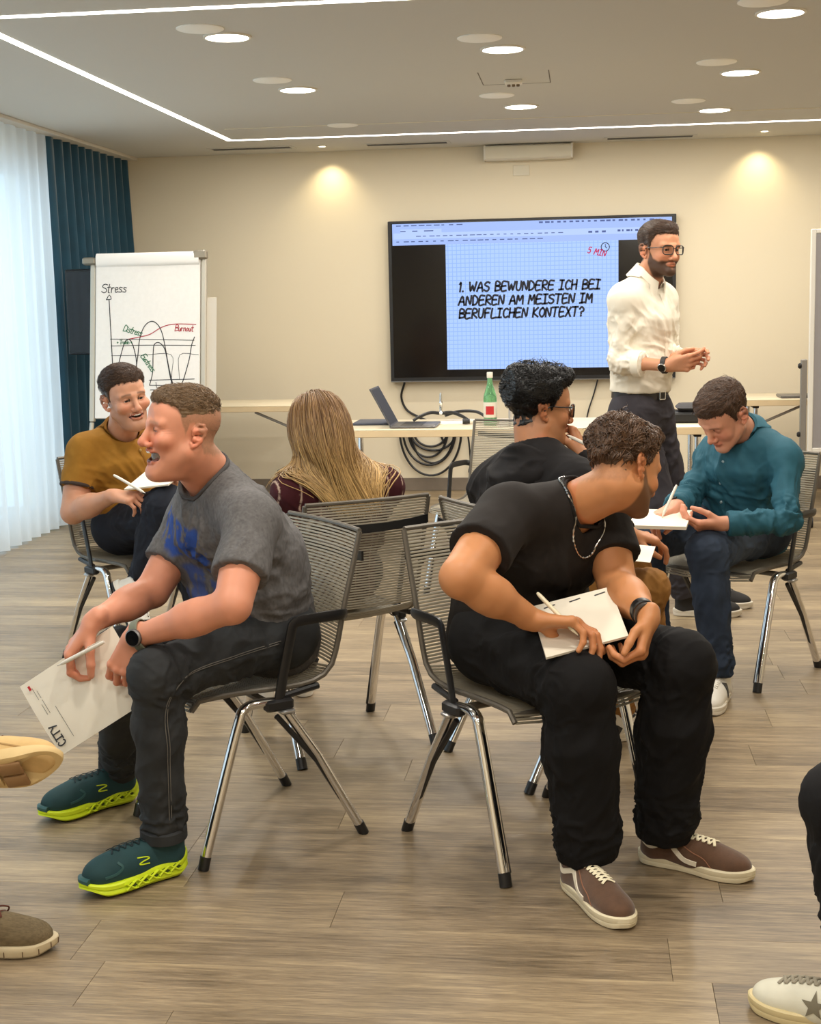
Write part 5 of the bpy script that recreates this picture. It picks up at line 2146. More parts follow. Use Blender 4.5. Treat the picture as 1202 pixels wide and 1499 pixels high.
# ================================================================ shoes
def shoe_runner(root, side, c):
    """chunky running shoe: dark teal knit on a sculpted neon sole"""
    t = empty('shoe')
    t.parent = root
    Lg = c.get('len', .300)
    O = shoe_outline(Lg, 44, 1.06, side)
    neon = mat('neon_foam', s2l(214, 236, 34), .5)
    teal = mat('teal_knit', s2l(26, 62, 66), .8, bump=(900, .4, .0008), noise=(20, .1))
    zl = lambda y: .004 + .020 * sstep(.80, 1.0, y) + .012 * sstep(.12, 0, y)
    zh = lambda y: .050 - .012 * sstep(.3, .75, y) + .016 * sstep(.14, 0, y) + .004 * sstep(.85, 1, y)
    m = MB()
    sole_mesh(m, O, zl, zh, [(0, -.010), (.06, -.002), (.22, .004), (.42, .003), (.5, .0005), (.6, .004), (.85, .004), (.96, .001), (1, -.006)])
    sole = m.build('sole', neon, t)
    # dark patches painted as the shade of recesses, raised struts, along both sides
    F = Field((-.075, -.02, -.01), (.075, Lg + .02, .09), .004)
    for i in range(0, 12):
        F.cap((0, .03 + i * .022, .03), (0, .05 + i * .022, .03), .035 + .008 * math.sin(i / 11 * 3.1), k=.02)
    hol, stt = MB(), MB()
    nr = np.roll(O, -1, 0) - np.roll(O, 1, 0)
    nr = np.stack([nr[:, 1], -nr[:, 0]], 1)
    nr /= np.linalg.norm(nr, axis=1)[:, None]
    def onrim(y, sx, z, off):
        ok = np.where(np.sign(O[:, 0]) == sx)[0]
        j = ok[np.argmin(np.abs(O[ok, 1] - y))]
        o_ = O[ok]
        idx = np.argsort(o_[:, 1])
        x = np.interp(y, o_[idx, 1], o_[idx, 0])
        return (x + nr[j, 0] * off, y + nr[j, 1] * off, z)
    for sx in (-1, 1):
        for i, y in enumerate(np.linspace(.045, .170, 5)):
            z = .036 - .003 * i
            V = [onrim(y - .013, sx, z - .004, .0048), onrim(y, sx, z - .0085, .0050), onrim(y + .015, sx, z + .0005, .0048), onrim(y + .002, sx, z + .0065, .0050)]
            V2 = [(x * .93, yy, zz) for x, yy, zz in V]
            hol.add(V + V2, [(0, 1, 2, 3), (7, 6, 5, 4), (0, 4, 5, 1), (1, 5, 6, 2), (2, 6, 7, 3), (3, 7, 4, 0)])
            stt.tube([onrim(y - .010, sx, z + .009, .006), onrim(y + .006, sx, z, .0065), onrim(y + .018, sx, z - .010, .006)], .0030, 6)
            stt.tube([onrim(y - .014, sx, z - .011, .006), onrim(y - .004, sx, z - .010, .0065), onrim(y + .020, sx, z + .006, .006)], .0026, 6)
    tag(hol.build('sole_hollow_shade', mat('sole_shadow', s2l(60, 76, 20), .8), sole, smooth=False), kind='stuff')
    tag(stt.build('sole_strut', neon, sole), kind='stuff')
    m = MB()
    sole_mesh(m, O, lambda y: zl(y) - .004, lambda y: zl(y) + .003, [(0, -.012), (.5, -.006), (1, -.004)])
    m.build('outsole', mat('rubber_black', s2l(22, 28, 30), .7), sole)
    F = shoe_upper(Lg, .040, side, high=.088, slim=1.04, toe_h=.040)
    V, Q = F.mesh()
    up_ = mk('upper', mesh_data('upper', V, Q, teal), t)
    m = MB()
    laces(m, F, .205, .115, 5, w=.017, r=.0022)
    m.build('laces', mat('lace_dark', s2l(14, 34, 38), .8), up_)
    for sx in (-1, 1):
        m = MB()
        side_strip(m, F, [(.20, .082), (.19, .070), (.205, .058), (.235, .052)], sx, .0035)
        m.build('overlay', mat('teal_overlay', s2l(44, 84, 84), .5), up_)
        m = MB()
        side_strip(m, F, [(.150, .082), (.126, .079), (.118, .074), (.136, .071), (.146, .066), (.118, .062)], sx, .0014)
        m.build('side_emblem', neon, up_)
    m = MB()
    m.tube(smooth_path([(-.024, Lg * .955, .044), (0, Lg * .985, .046), (.024, Lg * .955, .044)], 4), .009, 8)
    m.build('toe_bumper', mat('teal_overlay', (0, 0, 0)), up_)
    return t


def shoe_skate(root, side, c, upm=None, stripe=True, lace=None, solec=(226, 214, 182)):
    """low canvas and suede skate shoe, cream rubber sole, wavy side stripe"""
    t = empty('shoe')
    t.parent = root
    Lg = c.get('len', .300)
    O = shoe_outline(Lg, 44, 1.0, side)
    rub = mat('cream_rubber_%d' % solec[0], s2l(*solec), .55, noise=(18, .06))
    zl = lambda y: .001 + .006 * sstep(.90, 1.0, y)
    zh = lambda y: .030 + .003 * sstep(.8, 1, y) + .004 * sstep(.1, 0, y)
    m = MB()
    sole_mesh(m, O, zl, zh, [(0, -.006), (.05, .0), (.40, .003), (.48, .0022), (.54, .0034), (.9, .0030), (1, .0), (1, -.008)])
    s_ = m.build('sole', rub, t)
    if c.get('dark'):
        m = MB()
        sole_mesh(m, O, lambda y: zl(y) - .003, lambda y: zl(y) + .006, [(0, -.006), (.3, .001), (1, .004)])
        m.build('outsole', mat('rubber_black', s2l(22, 28, 30), .7), s_)
    um = upm or mat('brown_suede', s2l(90, 62, 42), .85, noise=(45, .16), bump=(300, .3, .001), sheen=.3)
    F = shoe_upper(Lg, .024, side, high=.082, toe_h=.032)
    V, Q = F.mesh()
    up_ = mk('upper', mesh_data('upper', V, Q, um), t)
    if stripe:
        for sx in (-1, 1):
            m = MB()
            side_strip(m, F, [(.022, .066), (.045, .056), (.070, .064), (.092, .070), (.112, .054), (.135, .038), (.168, .033)], sx, .0066)
            m.build('side_stripe', mat('stripe_white', s2l(236, 226, 204), .5), up_)
            m = MB()
            side_strip(m, F, [(.205, .030), (.185, .050), (.150, .062), (.110, .078)], sx, .0010)
            m.build('seam', mat('seam_thread', s2l(150, 104, 78), .8), up_)
    m = MB()
    laces(m, F, c.get('l0', .205), c.get('l1', .118), 6, w=.0165, r=.0036)
    m.build('laces', lace or mat('lace_cream', s2l(238, 228, 196), .8), up_)
    return t


def shoe_white(root, side, c):
    """white leather sneaker with a black side panel"""
    t = shoe_skate(root, side, c, upm=mat('white_leather', s2l(226, 222, 212), .5, noise=(25, .04)), stripe=False, lace=mat('lace_white', s2l(232, 228, 218), .8), solec=(230, 224, 210))
    F = shoe_upper(c.get('len', .3), .024, side, high=.082, toe_h=.032)
    up_ = [o for o in t.children if o.name.startswith('upper')][0]
    for sx in (-1, 1):
        m = MB()
        side_strip(m, F, [(.150, .034), (.140, .056), (.128, .078)], sx, .020)
        m.build('side_panel', M_BLACK, up_)
    return t


def shoe_dark(root, side, c):
    return shoe_skate(root, side, c, upm=mat('dark_suede', s2l(40, 38, 38), .85), stripe=False, lace=mat('lace_grey', s2l(90, 88, 86), .8), solec=(214, 206, 190))


def shoe_patch(root, side, c):
    """white sneaker with black and grey patches"""
    t = shoe_skate(root, side, c, upm=mat('pale_grey_leather', s2l(206, 198, 182), .55), stripe=False, lace=mat('lace_black', s2l(24, 24, 24), .8), solec=(220, 208, 184))
    F = shoe_upper(c.get('len', .3), .024, side, high=.082, toe_h=.032)
    up_ = [o for o in t.children if o.name.startswith('upper')][0]
    for sx in (-1, 1):
        m = MB()
        side_strip(m, F, [(.010, .040), (.040, .048), (.062, .036)], sx, .014)
        side_strip(m, F, [(.075, .060), (.125, .050), (.175, .034)], sx, .008)
        side_strip(m, F, [(.075, .082), (.100, .074), (.125, .082)], sx, .004)
        m.build('black_patch', M_BLACK, up_)
    return t


def shoe_knit(root, side, c):
    """casual taupe knit lace-up with a pale stitched sole"""
    t = empty('shoe')
    t.parent = root
    Lg = .305
    O = shoe_outline(Lg, 44, 1.02, side)
    m = MB()
    zl = lambda y: .002 + .012 * sstep(.86, 1.0, y)
    zh = lambda y: .028 + .006 * sstep(.85, 1, y) + .004 * sstep(.1, 0, y)
    sole_mesh(m, O, zl, zh, [(0, -.008), (.06, .002), (.5, .005), (.9, .005), (1, .003), (1, -.008)])
    s_ = m.build('sole', mat('bone_rubber', s2l(206, 190, 156), .6, noise=(16, .08)), t)
    m = MB()
    sole_mesh(m, O, lambda y: zl(y) - .002, lambda y: zl(y) + .0035, [(0, -.010), (.5, -.002), (1, .0035)])
    m.build('outsole', mat('gum_brown', s2l(96, 70, 46), .7), s_)
    # notches
    m = MB()
    nr = np.roll(O, -1, 0) - np.roll(O, 1, 0)
    nr = np.stack([nr[:, 1], -nr[:, 0]], 1)
    nr /= np.linalg.norm(nr, axis=1)[:, None]
    for j in range(2, len(O), 4):
        p_, n_ = O[j], nr[j]
        z0 = float(zl(np.array([O[j, 1] / Lg]))[0]) + .005
        m.tube([(p_[0] + n_[0] * .0055, p_[1] + n_[1] * .0055, z0), (p_[0] + n_[0] * .0057, p_[1] + n_[1] * .0057, z0 + .012)], .0011, 5)
    m.build('sole_notch', mat('gum_brown', (0, 0, 0)), s_)
    F = shoe_upper(Lg, .026, side, high=.080, toe_h=.036)
    V, Q = F.mesh()
    v_ = V
    vamp = sstep(.168, .160, v_[:, 1] + .25 * np.abs(v_[:, 0])) * 1.0
    col = lerpc(np.tile(s2l(112, 98, 74), (len(V), 1)), np.array(s2l(146, 122, 88)), vamp)
    col = col * (.75 + .5 * vnoise(V * np.array([900, 120, 500])))[:, None]
    up_ = mk('upper', mesh_data('upper', V, Q, cloth('taupe_knit', (1, 1, 1), attr=True), col), t)
    m = MB()
    laces(m, F, .190, .125, 4, w=.017, r=.0022)
    for sx in (-1, 1):
        pts = [(sx * .004, .150, .085), (sx * .022, .168, .094), (sx * .040, .190, .086), (sx * .046, .184, .072), (sx * .030, .165, .076), (sx * .008, .150, .083)]
        m.tube(smooth_path(pts, 4), .0020, 6)
    m.build('laces', mat('lace_rust', s2l(92, 46, 30), .8), up_)
    return t


def shoe_tan(root, side, c):
    """tan suede shoe with blocky rubber sole"""
    t = empty('shoe')
    t.parent = root
    Lg = .305
    O = shoe_outline(Lg, 44, 1.02, side)
    zl = lambda y: .004 + .022 * sstep(.72, 1.0, y)
    zh = lambda y: .032 + .008 * sstep(.75, 1, y)
    m = MB()
    sole_mesh(m, O, zl, zh, [(0, -.006), (.1, .002), (.5, .004), (.95, .003), (1, -.008)])
    s_ = m.build('sole', mat('sand_rubber', s2l(214, 186, 132), .6, noise=(18, .08)), t)
    # tread blocks below
    for y0, y1, w0 in ((.02, .07, .026), (.075, .13, .026), (.135, .185, .030), (.19, .235, .036)):
        for sx in (-1, 1):
            m = MB().box((min(sx * .003, sx * w0), y0, -.001), (max(sx * .003, sx * w0), y1, .008), .002)
            m.build('tread_block', mat('tread_%s' % ('brown' if y0 > .15 else 'sand'), s2l(150, 116, 78) if y0 > .15 else s2l(200, 172, 122), .7), s_)
    F = shoe_upper(Lg, .030, side, high=.080, toe_h=.034)
    V, Q = F.mesh()
    up_ = mk('upper', mesh_data('upper', V, Q, mat('tan_suede', s2l(206, 172, 116), .85, noise=(40, .08), bump=(300, .3, .001))), t)
    for sx in (-1, 1):
        m = MB()
        side_strip(m, F, [(.24, .034), (.20, .048), (.17, .060), (.13, .078)], sx, .0016)
        m.build('seam', mat('seam_tan', s2l(170, 136, 86), .8), up_)
    m = MB()
    laces(m, F, .185, .120, 4, w=.017, r=.0024)
    m.build('laces', mat('lace_rust', (0, 0, 0)), up_)
    return t


def shoe_star(root, side, c):
    """worn white sneaker with a grey five-pointed star"""
    t = shoe_skate(root, side, c, upm=mat('worn_white_leather', s2l(220, 216, 196), .55, noise=(22, .05)), stripe=False, lace=mat('lace_taupe', s2l(150, 142, 124), .8), solec=(216, 198, 150))
    F = shoe_upper(c.get('len', .3), .024, side, high=.082, toe_h=.032)
    up_ = [o for o in t.children if o.name.startswith('upper')][0]
    for sx in (-1, 1):
        pts = []
        for k in range(10):
            a = math.pi / 2 + k * math.pi / 5
            r_ = .026 if k % 2 == 0 else .0105
            pts.append((sx * .07, .155 + r_ * math.cos(a), .052 + r_ * math.sin(a)))
        C0 = (sx * .07, .155, .052)
        tris = []
        V = [C0] + pts
        sub = []
        Fs = []
        nseg = 5
        for k in range(10):
            a_, b_ = np.array(pts[k]), np.array(pts[(k + 1) % 10])
            g0 = len(sub)
            for i in range(nseg + 1):
                for j in range(i + 1):
                    u = i / nseg
                    v = (j / i) if i else 0
                    sub.append(np.array(C0) * (1 - u) + (a_ * (1 - v) + b_ * v) * u)
            ix = lambda i, j: g0 + i * (i + 1) // 2 + j
            for i in range(nseg):
                for j in range(i + 1):
                    Fs.append((ix(i, j), ix(i + 1, j), ix(i + 1, j + 1)))
                    if j < i:
                        Fs.append((ix(i, j), ix(i + 1, j + 1), ix(i, j + 1)))
        P = np.array(sub)
        for _ in range(40):
            P[:, 0] -= sx * np.clip(F.sample(P), 0, .004) * .8
        g = F.grad(P)
        n_ = len(P)
        V = np.vstack([P + g * .0022, P - g * .001])
        m = MB()
        m.add(V, Fs + [tuple(n_ + i for i in f[::-1]) for f in Fs])
        m.build('star_patch', mat('star_grey', s2l(120, 112, 92), .8), up_, smooth=False)
    return t


# ================================================================ hair styles
def keep_top(zf=.03, q=None):
    return lambda V: (V[:, 2] - np.interp(V[:, 1], HLY, HLZ) > .004) & (V[:, 2] > zf)


def st_short(n, length, zf, d=(0, .3, 1), lift=.004, w=.0011, seed=1, jit=.5, grav=(0, 0, 0), bright=(.7, .7), flow=None, steps=5):
    def fn(G, V, q):
        roots = scalp_roots(V, n, keep_top(zf), seed)
        r = np.random.RandomState(seed)
        D = np.tile(np.array(d, dtype=float), (len(roots), 1)) if flow is None else flow(roots)
        D = D + r.normal(0, jit, D.shape)
        L = length * r.uniform(.6, 1.25, len(roots))
        P = strands(G, roots, D, L, steps, (.0, lift), grav=grav, jit=.12, seed=seed)
        cols = np.array(q['hair'])[None] * (bright[0] + bright[1] * r.rand(len(roots)))[:, None]
        return ribbons(P, G, w * r.uniform(.6, 1.3, len(roots)), cols)
    return fn


# ================================================================ A: laughing man, grey T-shirt
HAIR_A = s2l(124, 100, 74)


def paint_tee(V, J, org):
    rv, up, fw = J['_axes']
    c = J['P'] * .35 + J['N'] * .65
    q = V - c
    u, v, w = q @ rv, q @ up, q @ fw
    base = np.tile(np.array(s2l(98, 96, 96)), (len(V), 1)) * (.72 + .56 * vnoise(V * np.array([380, 380, 140])))[:, None]
    blue = np.array(s2l(38, 74, 150))
    nz = vnoise(V * 60)
    band = sstep(.055, .045, np.abs(v - .030)) * sstep(.112, .105, np.abs(u)) * (np.abs(((u + 1) / .062) % 1 - .5) > .12) * (w > .05)
    band2 = sstep(.075, .06, np.abs(v + .115)) * sstep(.105, .095, np.abs(u - .0)) * (np.abs(((u + 1) / .085) % 1 - .5) > .10) * (w > .05)
    sl = np.linalg.norm(np.cross(V - J['SR'], unit(J['ER'] - J['SR'])), axis=1)
    a = np.clip(band + band2 * .7, 0, 1) * sstep(.18, .4, nz) * sstep(.070, .078, sl)
    return lerpc(base, blue, a * .9)


faceA = dict(skin=s2l(214, 146, 116), hair=HAIR_A, open=.017, smile=1.15, fat=.55, eye=.16, nose=1.12, neck=.066, flush=1.4, beard=.12, beardcol=s2l(150, 110, 88), scalp=.62, brow=.45, iris=(.1, .14, .16))
A = person('person', 'laughing man in a grey T-shirt with blue print, seated in profile at the left', dict(
    P=(-.857, 3.75, .560), N=(-.958, 3.560, .992), H=(-.990, 3.450, 1.108), SL=(-.810, 3.41, .885), EL=(-.823, 3.235, .712), WL=(-1.088, 3.310, .615),
    SR=(-1.040, 3.73, .852), ER=(-1.130, 3.60, .672), WR=(-1.232, 3.42, .628), HL=(-.800, 3.67, .545), HR=(-.925, 3.83, .545),
    KL=(-1.030, 3.285, .528), AL=(-1.045, 3.328, .115), KR=(-1.200, 3.52, .520), AR=(-1.330, 3.845, .115)),
    dict(fwd=(-.82, -.55, .08), up=(.06, .02, 1), scale=.93, face=faceA, gaze=(0, 1, .05),
         style=dict(side=-.003, top=.010, z0=.028, z1=.085, slope=.12, rough=.006, front=.002, freq=(200, 60, 200), taper=.02,
                    strands=[st_short(2600, .016, .062, d=(0, .9, .35), lift=.005, w=.0009, seed=2, jit=.35),
                             st_short(4200, .006, -.06, d=(0, -.3, -.5), lift=.0012, w=.0005, seed=3, jit=.4)])),
    dict(sleeve='short', mat=cloth('heather_jersey', (1, 1, 1), attr=True, noise=(60, .06)), paint=paint_tee, girth=1.02, belly=.045, arm=1.02, sleeve_len=.66, sleeve_r=.059, flare=.008, neck_r=.070, neck_f=.014,
         hem=-.06, hemcut=.075, waist_f=-.03, chest_off=.0, bend=(.0, .01, 0), wr=1.25, seed=4.0,
         folds=[((-.80, 3.45, .78), .16, (.3, .3, 1), .04, .007), ((-.86, 3.62, .62), .2, (-.8, -.6, .1), .035, .010), ((-.98, 3.5, .80), .14, (.2, 0, 1), .03, .008)]),
    dict(mat=mat('black_denim', s2l(40, 42, 44), .85, noise=(14, .3), bump=(700, .35, .0008)), ease=.006, knee_r=.058, calf_r=.054, hem_r=.050, hemcut=.012, wr=1.0, ank=.010, seed=6.0),
    {'L': dict(make=shoe_runner, pos=(-1.003, 3.367, .0), fwd=(-.73, -.68, 0), len=.282),
     'R': dict(make=shoe_runner, pos=(-1.293, 3.887, .0), fwd=(-.67, -.74, 0), len=.308)},
    {'L': dict(d=(-.40, .05, -.86), n=(.25, .95, .0), curls=[(25, 40, 25), (30, 45, 28), (34, 48, 30), (38, 50, 30)], thumb=[(.75, .45, .45), (.9, .1, .4), (.95, 0, .2)], s=1.04),
     'R': dict(d=(-.60, -.05, -.72), n=(.70, .30, -.62), curls=[(38, 56, 32), (46, 60, 34), (52, 60, 34), (56, 60, 34)], spread=.01, thumb=[(.62, .60, .50), (.74, .28, .62), (.80, .0, .60)], s=1.08)},
    group=None, res=.0026, cres=.0052)
neck_rib(A, 'neckband', cloth('heather_rib', s2l(74, 72, 72)), r=.072, t=.006)
wristband(A, 'L', 'watch', mat('watch_strap', s2l(112, 116, 100), .7), r=.0325, w=.011, back=.018, face=(.021, M_ALU, M_SCRBLK))
# jeans cuffs
for s_, k in (('L', 'AL'), ('R', 'AR')):
    J = A['J']
    u = unit(J['A' + s_] - J['K' + s_])
    c0 = J['A' + s_]
    MB().tube([c0 - u * .018, c0 - u * .014, c0 + u * .012, c0 + u * .015, c0 + u * .012], [.054, .0585, .0590, .055, .048], 28, flat=1.0).build('turned_cuff', mat('black_denim', (0, 0, 0)), A['trousers'])
# outer seam on the jeans, double stitched look
J = A['J']
rvA = J['_axes'][0]
for off in (-.004, .004):
    mid_ = [J['HL'] * .85 + J['KL'] * .15, J['HL'] * .5 + J['KL'] * .5, J['HL'] * .15 + J['KL'] * .85 + np.array([.0, 0, -.01]), J['KL'] * .8 + J['AL'] * .2, J['KL'] * .5 + J['AL'] * .5, J['KL'] * .1 + J['AL'] * .9]
    pts = smooth_path([p_ - rvA * .085 for p_ in mid_], 8) + np.array([0, 0, 1.0]) * 0 + np.array([off, off, off]) * .7
    pts = A['BF'].project(pts, .0042, 10)
    MB().tube(pts, .0011, 5).build('seam', mat('seam_grey', s2l(104, 100, 94), .8), A['trousers'])
# the A4 sheet and pen in his hands
M_SHEET = mat('office_paper', s2l(236, 228, 210), .7)
t, U, V_, N_ = sheet('note_sheet', (-1.441, 3.437, .453), (-1.320, 3.386, .289), (-1.184, 3.427, .616), M_SHEET, 'white printed sheet held low by the laughing man in grey', thick=.0016, bulge=.006)
n_ = unit(np.cross(U, V_))
if n_ @ np.array([.3, -1, .1]) < 0:
    n_ = -n_
ur, vr = unit(-U), unit(np.cross(n_, unit(-U)))
Rm = np.stack([ur, vr, n_], 1)
org_ = U + n_ * .0085


def on_sheet(mb, off=.0):
    mb.v = [v @ Rm.T + org_ + n_ * off for v in mb.v]
    return mb


sgn = 1 if (vr @ V_) < 0 else -1
mb = MB()
write(mb, 'CITY', .018, -.034 * 1, .022, .0038, seed=9, slant=0, ww=.75)
for k, (x, y, w_) in enumerate(((.105, -.030, .030), (.105, -.038, .040), (.150, -.030, .035), (.150, -.038, .022), (.02, -.060, .09))):
    ribbon(mb, [(x, y), (x + w_, y)], .0011, 0)
on_sheet(mb).build('print', mat('print_grey', s2l(60, 60, 62), .8), t, smooth=False)
mb = MB()
ribbon(mb, [(.185, -.024), (.192, -.024)], .007, 0)
on_sheet(mb).build('red_mark', mat('print_red', s2l(190, 40, 44), .8), t, smooth=False)
pen('ballpoint_pen', (-1.300, 3.345, .534), (-1.172, 3.325, .600), M_WHITE, 'white ballpoint pen in the right hand of the laughing man in grey')

# ================================================================ B: man in the black T-shirt looking over his shoulder
HAIR_B = s2l(88, 64, 46)


def flow_crown(c, back=0.0):
    def f(P):
        v = P - np.asarray(c)
        v = v / (np.linalg.norm(v, axis=1)[:, None] + 1e-6)
        sw = np.cross(v, np.array([0, 0, 1.0])) * .5
        return v + sw
    return f


faceB = dict(skin=s2l(196, 134, 88), hair=HAIR_B, smile=0, fat=.2, eye=.9, neck=.062, beard=.75, beardcol=s2l(60, 42, 30), scalp=.35, hly=HLY, hlz=HLZ)
B = person('person', 'man in a black T-shirt and silver chain writing on a pad, head turned away', dict(
    P=(-.20, 3.71, .560), N=(-.022, 3.560, .912), H=(.100, 3.525, .998), SR=(-.185, 3.42, .900), ER=(-.279, 3.188, .789), WR=(-.118, 3.290, .668),
    SL=(.040, 3.69, .848), EL=(.080, 3.570, .700), WL=(.150, 3.350, .660), HR=(-.24, 3.59, .545), HL=(-.09, 3.72, .545),
    KR=(-.016, 3.275, .512), AR=(.003, 3.310, .105), KL=(.226, 3.425, .530), AL=(.196, 3.475, .100)),
    dict(fwd=(.72, .60, -.42), up=(.0, .25, 1), scale=.92, face=faceB,
         style=dict(side=-.002, top=.022, z0=.0, z1=.055, slope=.10, rough=.016, back=.008, fade=-.014, fslope=.10, freq=(90, 90, 70),
                    strands=[st_short(1700, .042, .005, lift=.006, w=.0022, seed=12, jit=.14, flow=flow_crown((0, -.06, .07)), grav=(0, 0, -.10), bright=(.55, .8), steps=6),
                             st_short(1800, .030, .0, lift=.004, w=.0014, seed=13, jit=.2, flow=flow_crown((0, -.06, .07)), grav=(0, 0, -.12), bright=(.5, 1.0), steps=5),
                             st_short(900, .004, -.06, d=(0, -.1, -.4), lift=.0008, w=.0005, seed=14, jit=.4)])),
    dict(sleeve='short', mat=cloth('black_cotton', s2l(36, 32, 30)), girth=1.08, belly=.03, arm=1.12, sleeve_len=.62, sleeve_r=.062, flare=.008, neck_r=.064, hem=-.05, hemcut=.05, wr=1.1, seed=9.0, bend=(-.05, .04, 0), vneck=.06),
    dict(mat=cloth('black_twill', s2l(17, 16, 17), noise=(20, .12)), ease=.018, knee_r=.066, calf_r=.066, hem_r=.072, hemcut=.02, wr=1.35, ank=.014, seed=8.0),
    {'R': dict(make=shoe_skate, pos=(-.045, 3.352, 0), fwd=(.47, -.88, 0)),
     'L': dict(make=shoe_skate, pos=(.135, 3.520, 0), fwd=(.90, -.43, 0))},
    {'R': dict(d=(.90, .05, -.06), n=(.05, -.30, -.95), curls=[(20, 34, 18), (30, 42, 22), (36, 46, 24), (42, 48, 26)], spread=.03, thumb=[(.62, .42, .60), (.85, .10, .50), (.92, -.12, .3)], s=1.10),
     'L': dict(d=(-.20, -.42, -.76), n=(-.80, .15, .10), curls=[(48, 58, 30), (52, 60, 30), (56, 60, 30), (60, 60, 30)], spread=.01, thumb=[(.70, .62, .30), (.92, .25, .20), (.97, .05, .2)], s=1.0)},
    res=.0026, cres=.0052)
neck_rib(B, 'neckband', cloth('black_rib', s2l(30, 27, 26)), r=.066, t=.005)
# silver chain
J = B['J']
rv, up, fw = J['_axes']
pts = []
for a in np.linspace(0, 2 * math.pi, 61):
    d = math.cos(a) * fw + math.sin(a) * rv
    pts.append(J['N'] + d * .074 + up * (.028 - max(0, math.cos(a)) ** 1.5 * .13) + fw * .02)
pts = B['TF'].project(np.array(pts), .0035, 8)
ch = MB()
for i in range(60):
    ch.tube([pts[i], (pts[i] + pts[i + 1]) / 2, pts[i + 1]], [.0014, .0030, .0014], 6)
ch.build('neck_chain', mat('silver_chain', s2l(210, 210, 210), .2, 1.0), B['root'])
wristband(B, 'L', 'wrist_strap', mat('leather_strap', s2l(60, 52, 46), .6), r=.030, w=.004, back=.012)
wristband(B, 'L', 'smart_watch', M_BLACK, r=.031, w=.010, back=.036, face=(.018, M_BLACK, M_SCRBLK))
# metal loop: small zip on the trouser pocket
MB().tube([J['HR'] * .42 + J['KR'] * .58 + np.array([-.030, -.085, .030]), J['HR'] * .36 + J['KR'] * .64 + np.array([-.020, -.086, .040])], .003, 6).build('zip_pull', M_CHROME, B['trousers'])
t, U, V_, N_ = sheet('writing_pad', (-.089, 3.235, .588), (.101, 3.325, .620), (-.129, 3.420, .668), M_SHEET, 'white writing pad on the lap of the man in the black T-shirt', thick=.006, cat='pad')
nz_ = unit(np.cross(U, V_))
mb = MB()
for k in range(3):
    w_ = unit(U)
    p_ = V_ * .90 + U * (.14 + .32 * k)
    mb.tube([p_ + nz_ * .0066, p_ + U * .14 + nz_ * .0066 + V_ * .02], .0022, 6, flat=.2, up=nz_)
tag(mb.build('print', mat('print_grey', (0, 0, 0)), t), kind='stuff')
pen('writing_pen', (-.016, 3.262, .640), (-.112, 3.345, .722), mat('cream_plastic', s2l(232, 222, 190), .4), 'cream pen in the writing hand of the man in the black T-shirt', clip=False)

# ================================================================ C: smiling man in the mustard polo
faceC = dict(skin=s2l(200, 146, 116), hair=s2l(72, 52, 38), open=.0055, smile=1.2, fat=.4, eye=.75, nose=1.0, beard=.22, beardcol=s2l(90, 64, 48), teeth=True, brow=.7, flush=1.0, scalp=.6)
C = person('person', 'smiling man in a mustard polo shirt seated before the flip chart', dict(
    P=(-1.80, 5.62, .560), N=(-1.838, 5.53, .920), H=(-1.775, 5.42, 1.072), SR=(-1.955, 5.43, .858), ER=(-1.985, 5.35, .630), WR=(-1.770, 5.215, .712),
    SL=(-1.720, 5.70, .840), EL=(-1.640, 5.60, .620), WL=(-1.610, 5.34, .735), HR=(-1.860, 5.52, .545), HL=(-1.75, 5.65, .545),
    KR=(-1.560, 5.20, .670), AR=(-1.700, 5.28, .330), KL=(-1.50, 5.36, .53), AL=(-1.46, 5.30, .10)),
    dict(fwd=(.66, -.74, -.06), up=(-.20, -.04, 1), scale=1.0, face=faceC, gaze=(.0, 1, 0),
         style=dict(side=.004, top=.018, z0=.02, z1=.09, rough=.004, front=.003, taper=.055, freq=(180, 40, 120),
                    strands=[st_short(2400, .045, .045, d=(-.5, .9, .2), lift=.006, w=.0011, seed=22, jit=.2, bright=(.4, 1.4)),
                             st_short(1200, .010, -.05, d=(0, -.4, -.6), lift=.002, w=.0007, seed=23, jit=.3)])),
    dict(sleeve='short', mat=cloth('mustard_pique', s2l(146, 102, 34)), girth=1.08, belly=.035, arm=1.08, sleeve_len=.60, sleeve_r=.060, flare=.004, neck_r=.066, hem=-.04, wr=1.2, seed=13.0),
    dict(mat=cloth('navy_twill', s2l(32, 35, 44)), ease=.016, knee_r=.066, calf_r=.062, hem_r=.058, seed=14.0),
    {'R': dict(make=shoe_white, dark=True, pos=(-1.800, 5.220, .375), fwd=(.40, -.30, -.80), up=(.78, .30, .40)),
     'L': dict(make=shoe_white, pos=(-1.46, 5.34, .0), fwd=(.5, -.86, 0))},
    {'R': dict(d=(.80, -.22, -.05), n=(.30, .30, -.85), curls=[(30, 40, 20), (36, 46, 24), (42, 50, 26), (46, 52, 26)], spread=.03, thumb=[(.62, .5, .5), (.85, .15, .5), (.92, -.1, .3)]),
     'L': dict(d=(.45, -.85, .05), n=(-.5, -.2, .8), curls=[(25, 35, 20)] * 4, spread=.02)},
    res=.0032, cres=.006)
collar(C, 'collar', cloth('mustard_rib', s2l(136, 92, 30)), r=.062, stand=.026, leaf=.052, gap=.42, point=.024, spread=.018)
J = C['J']
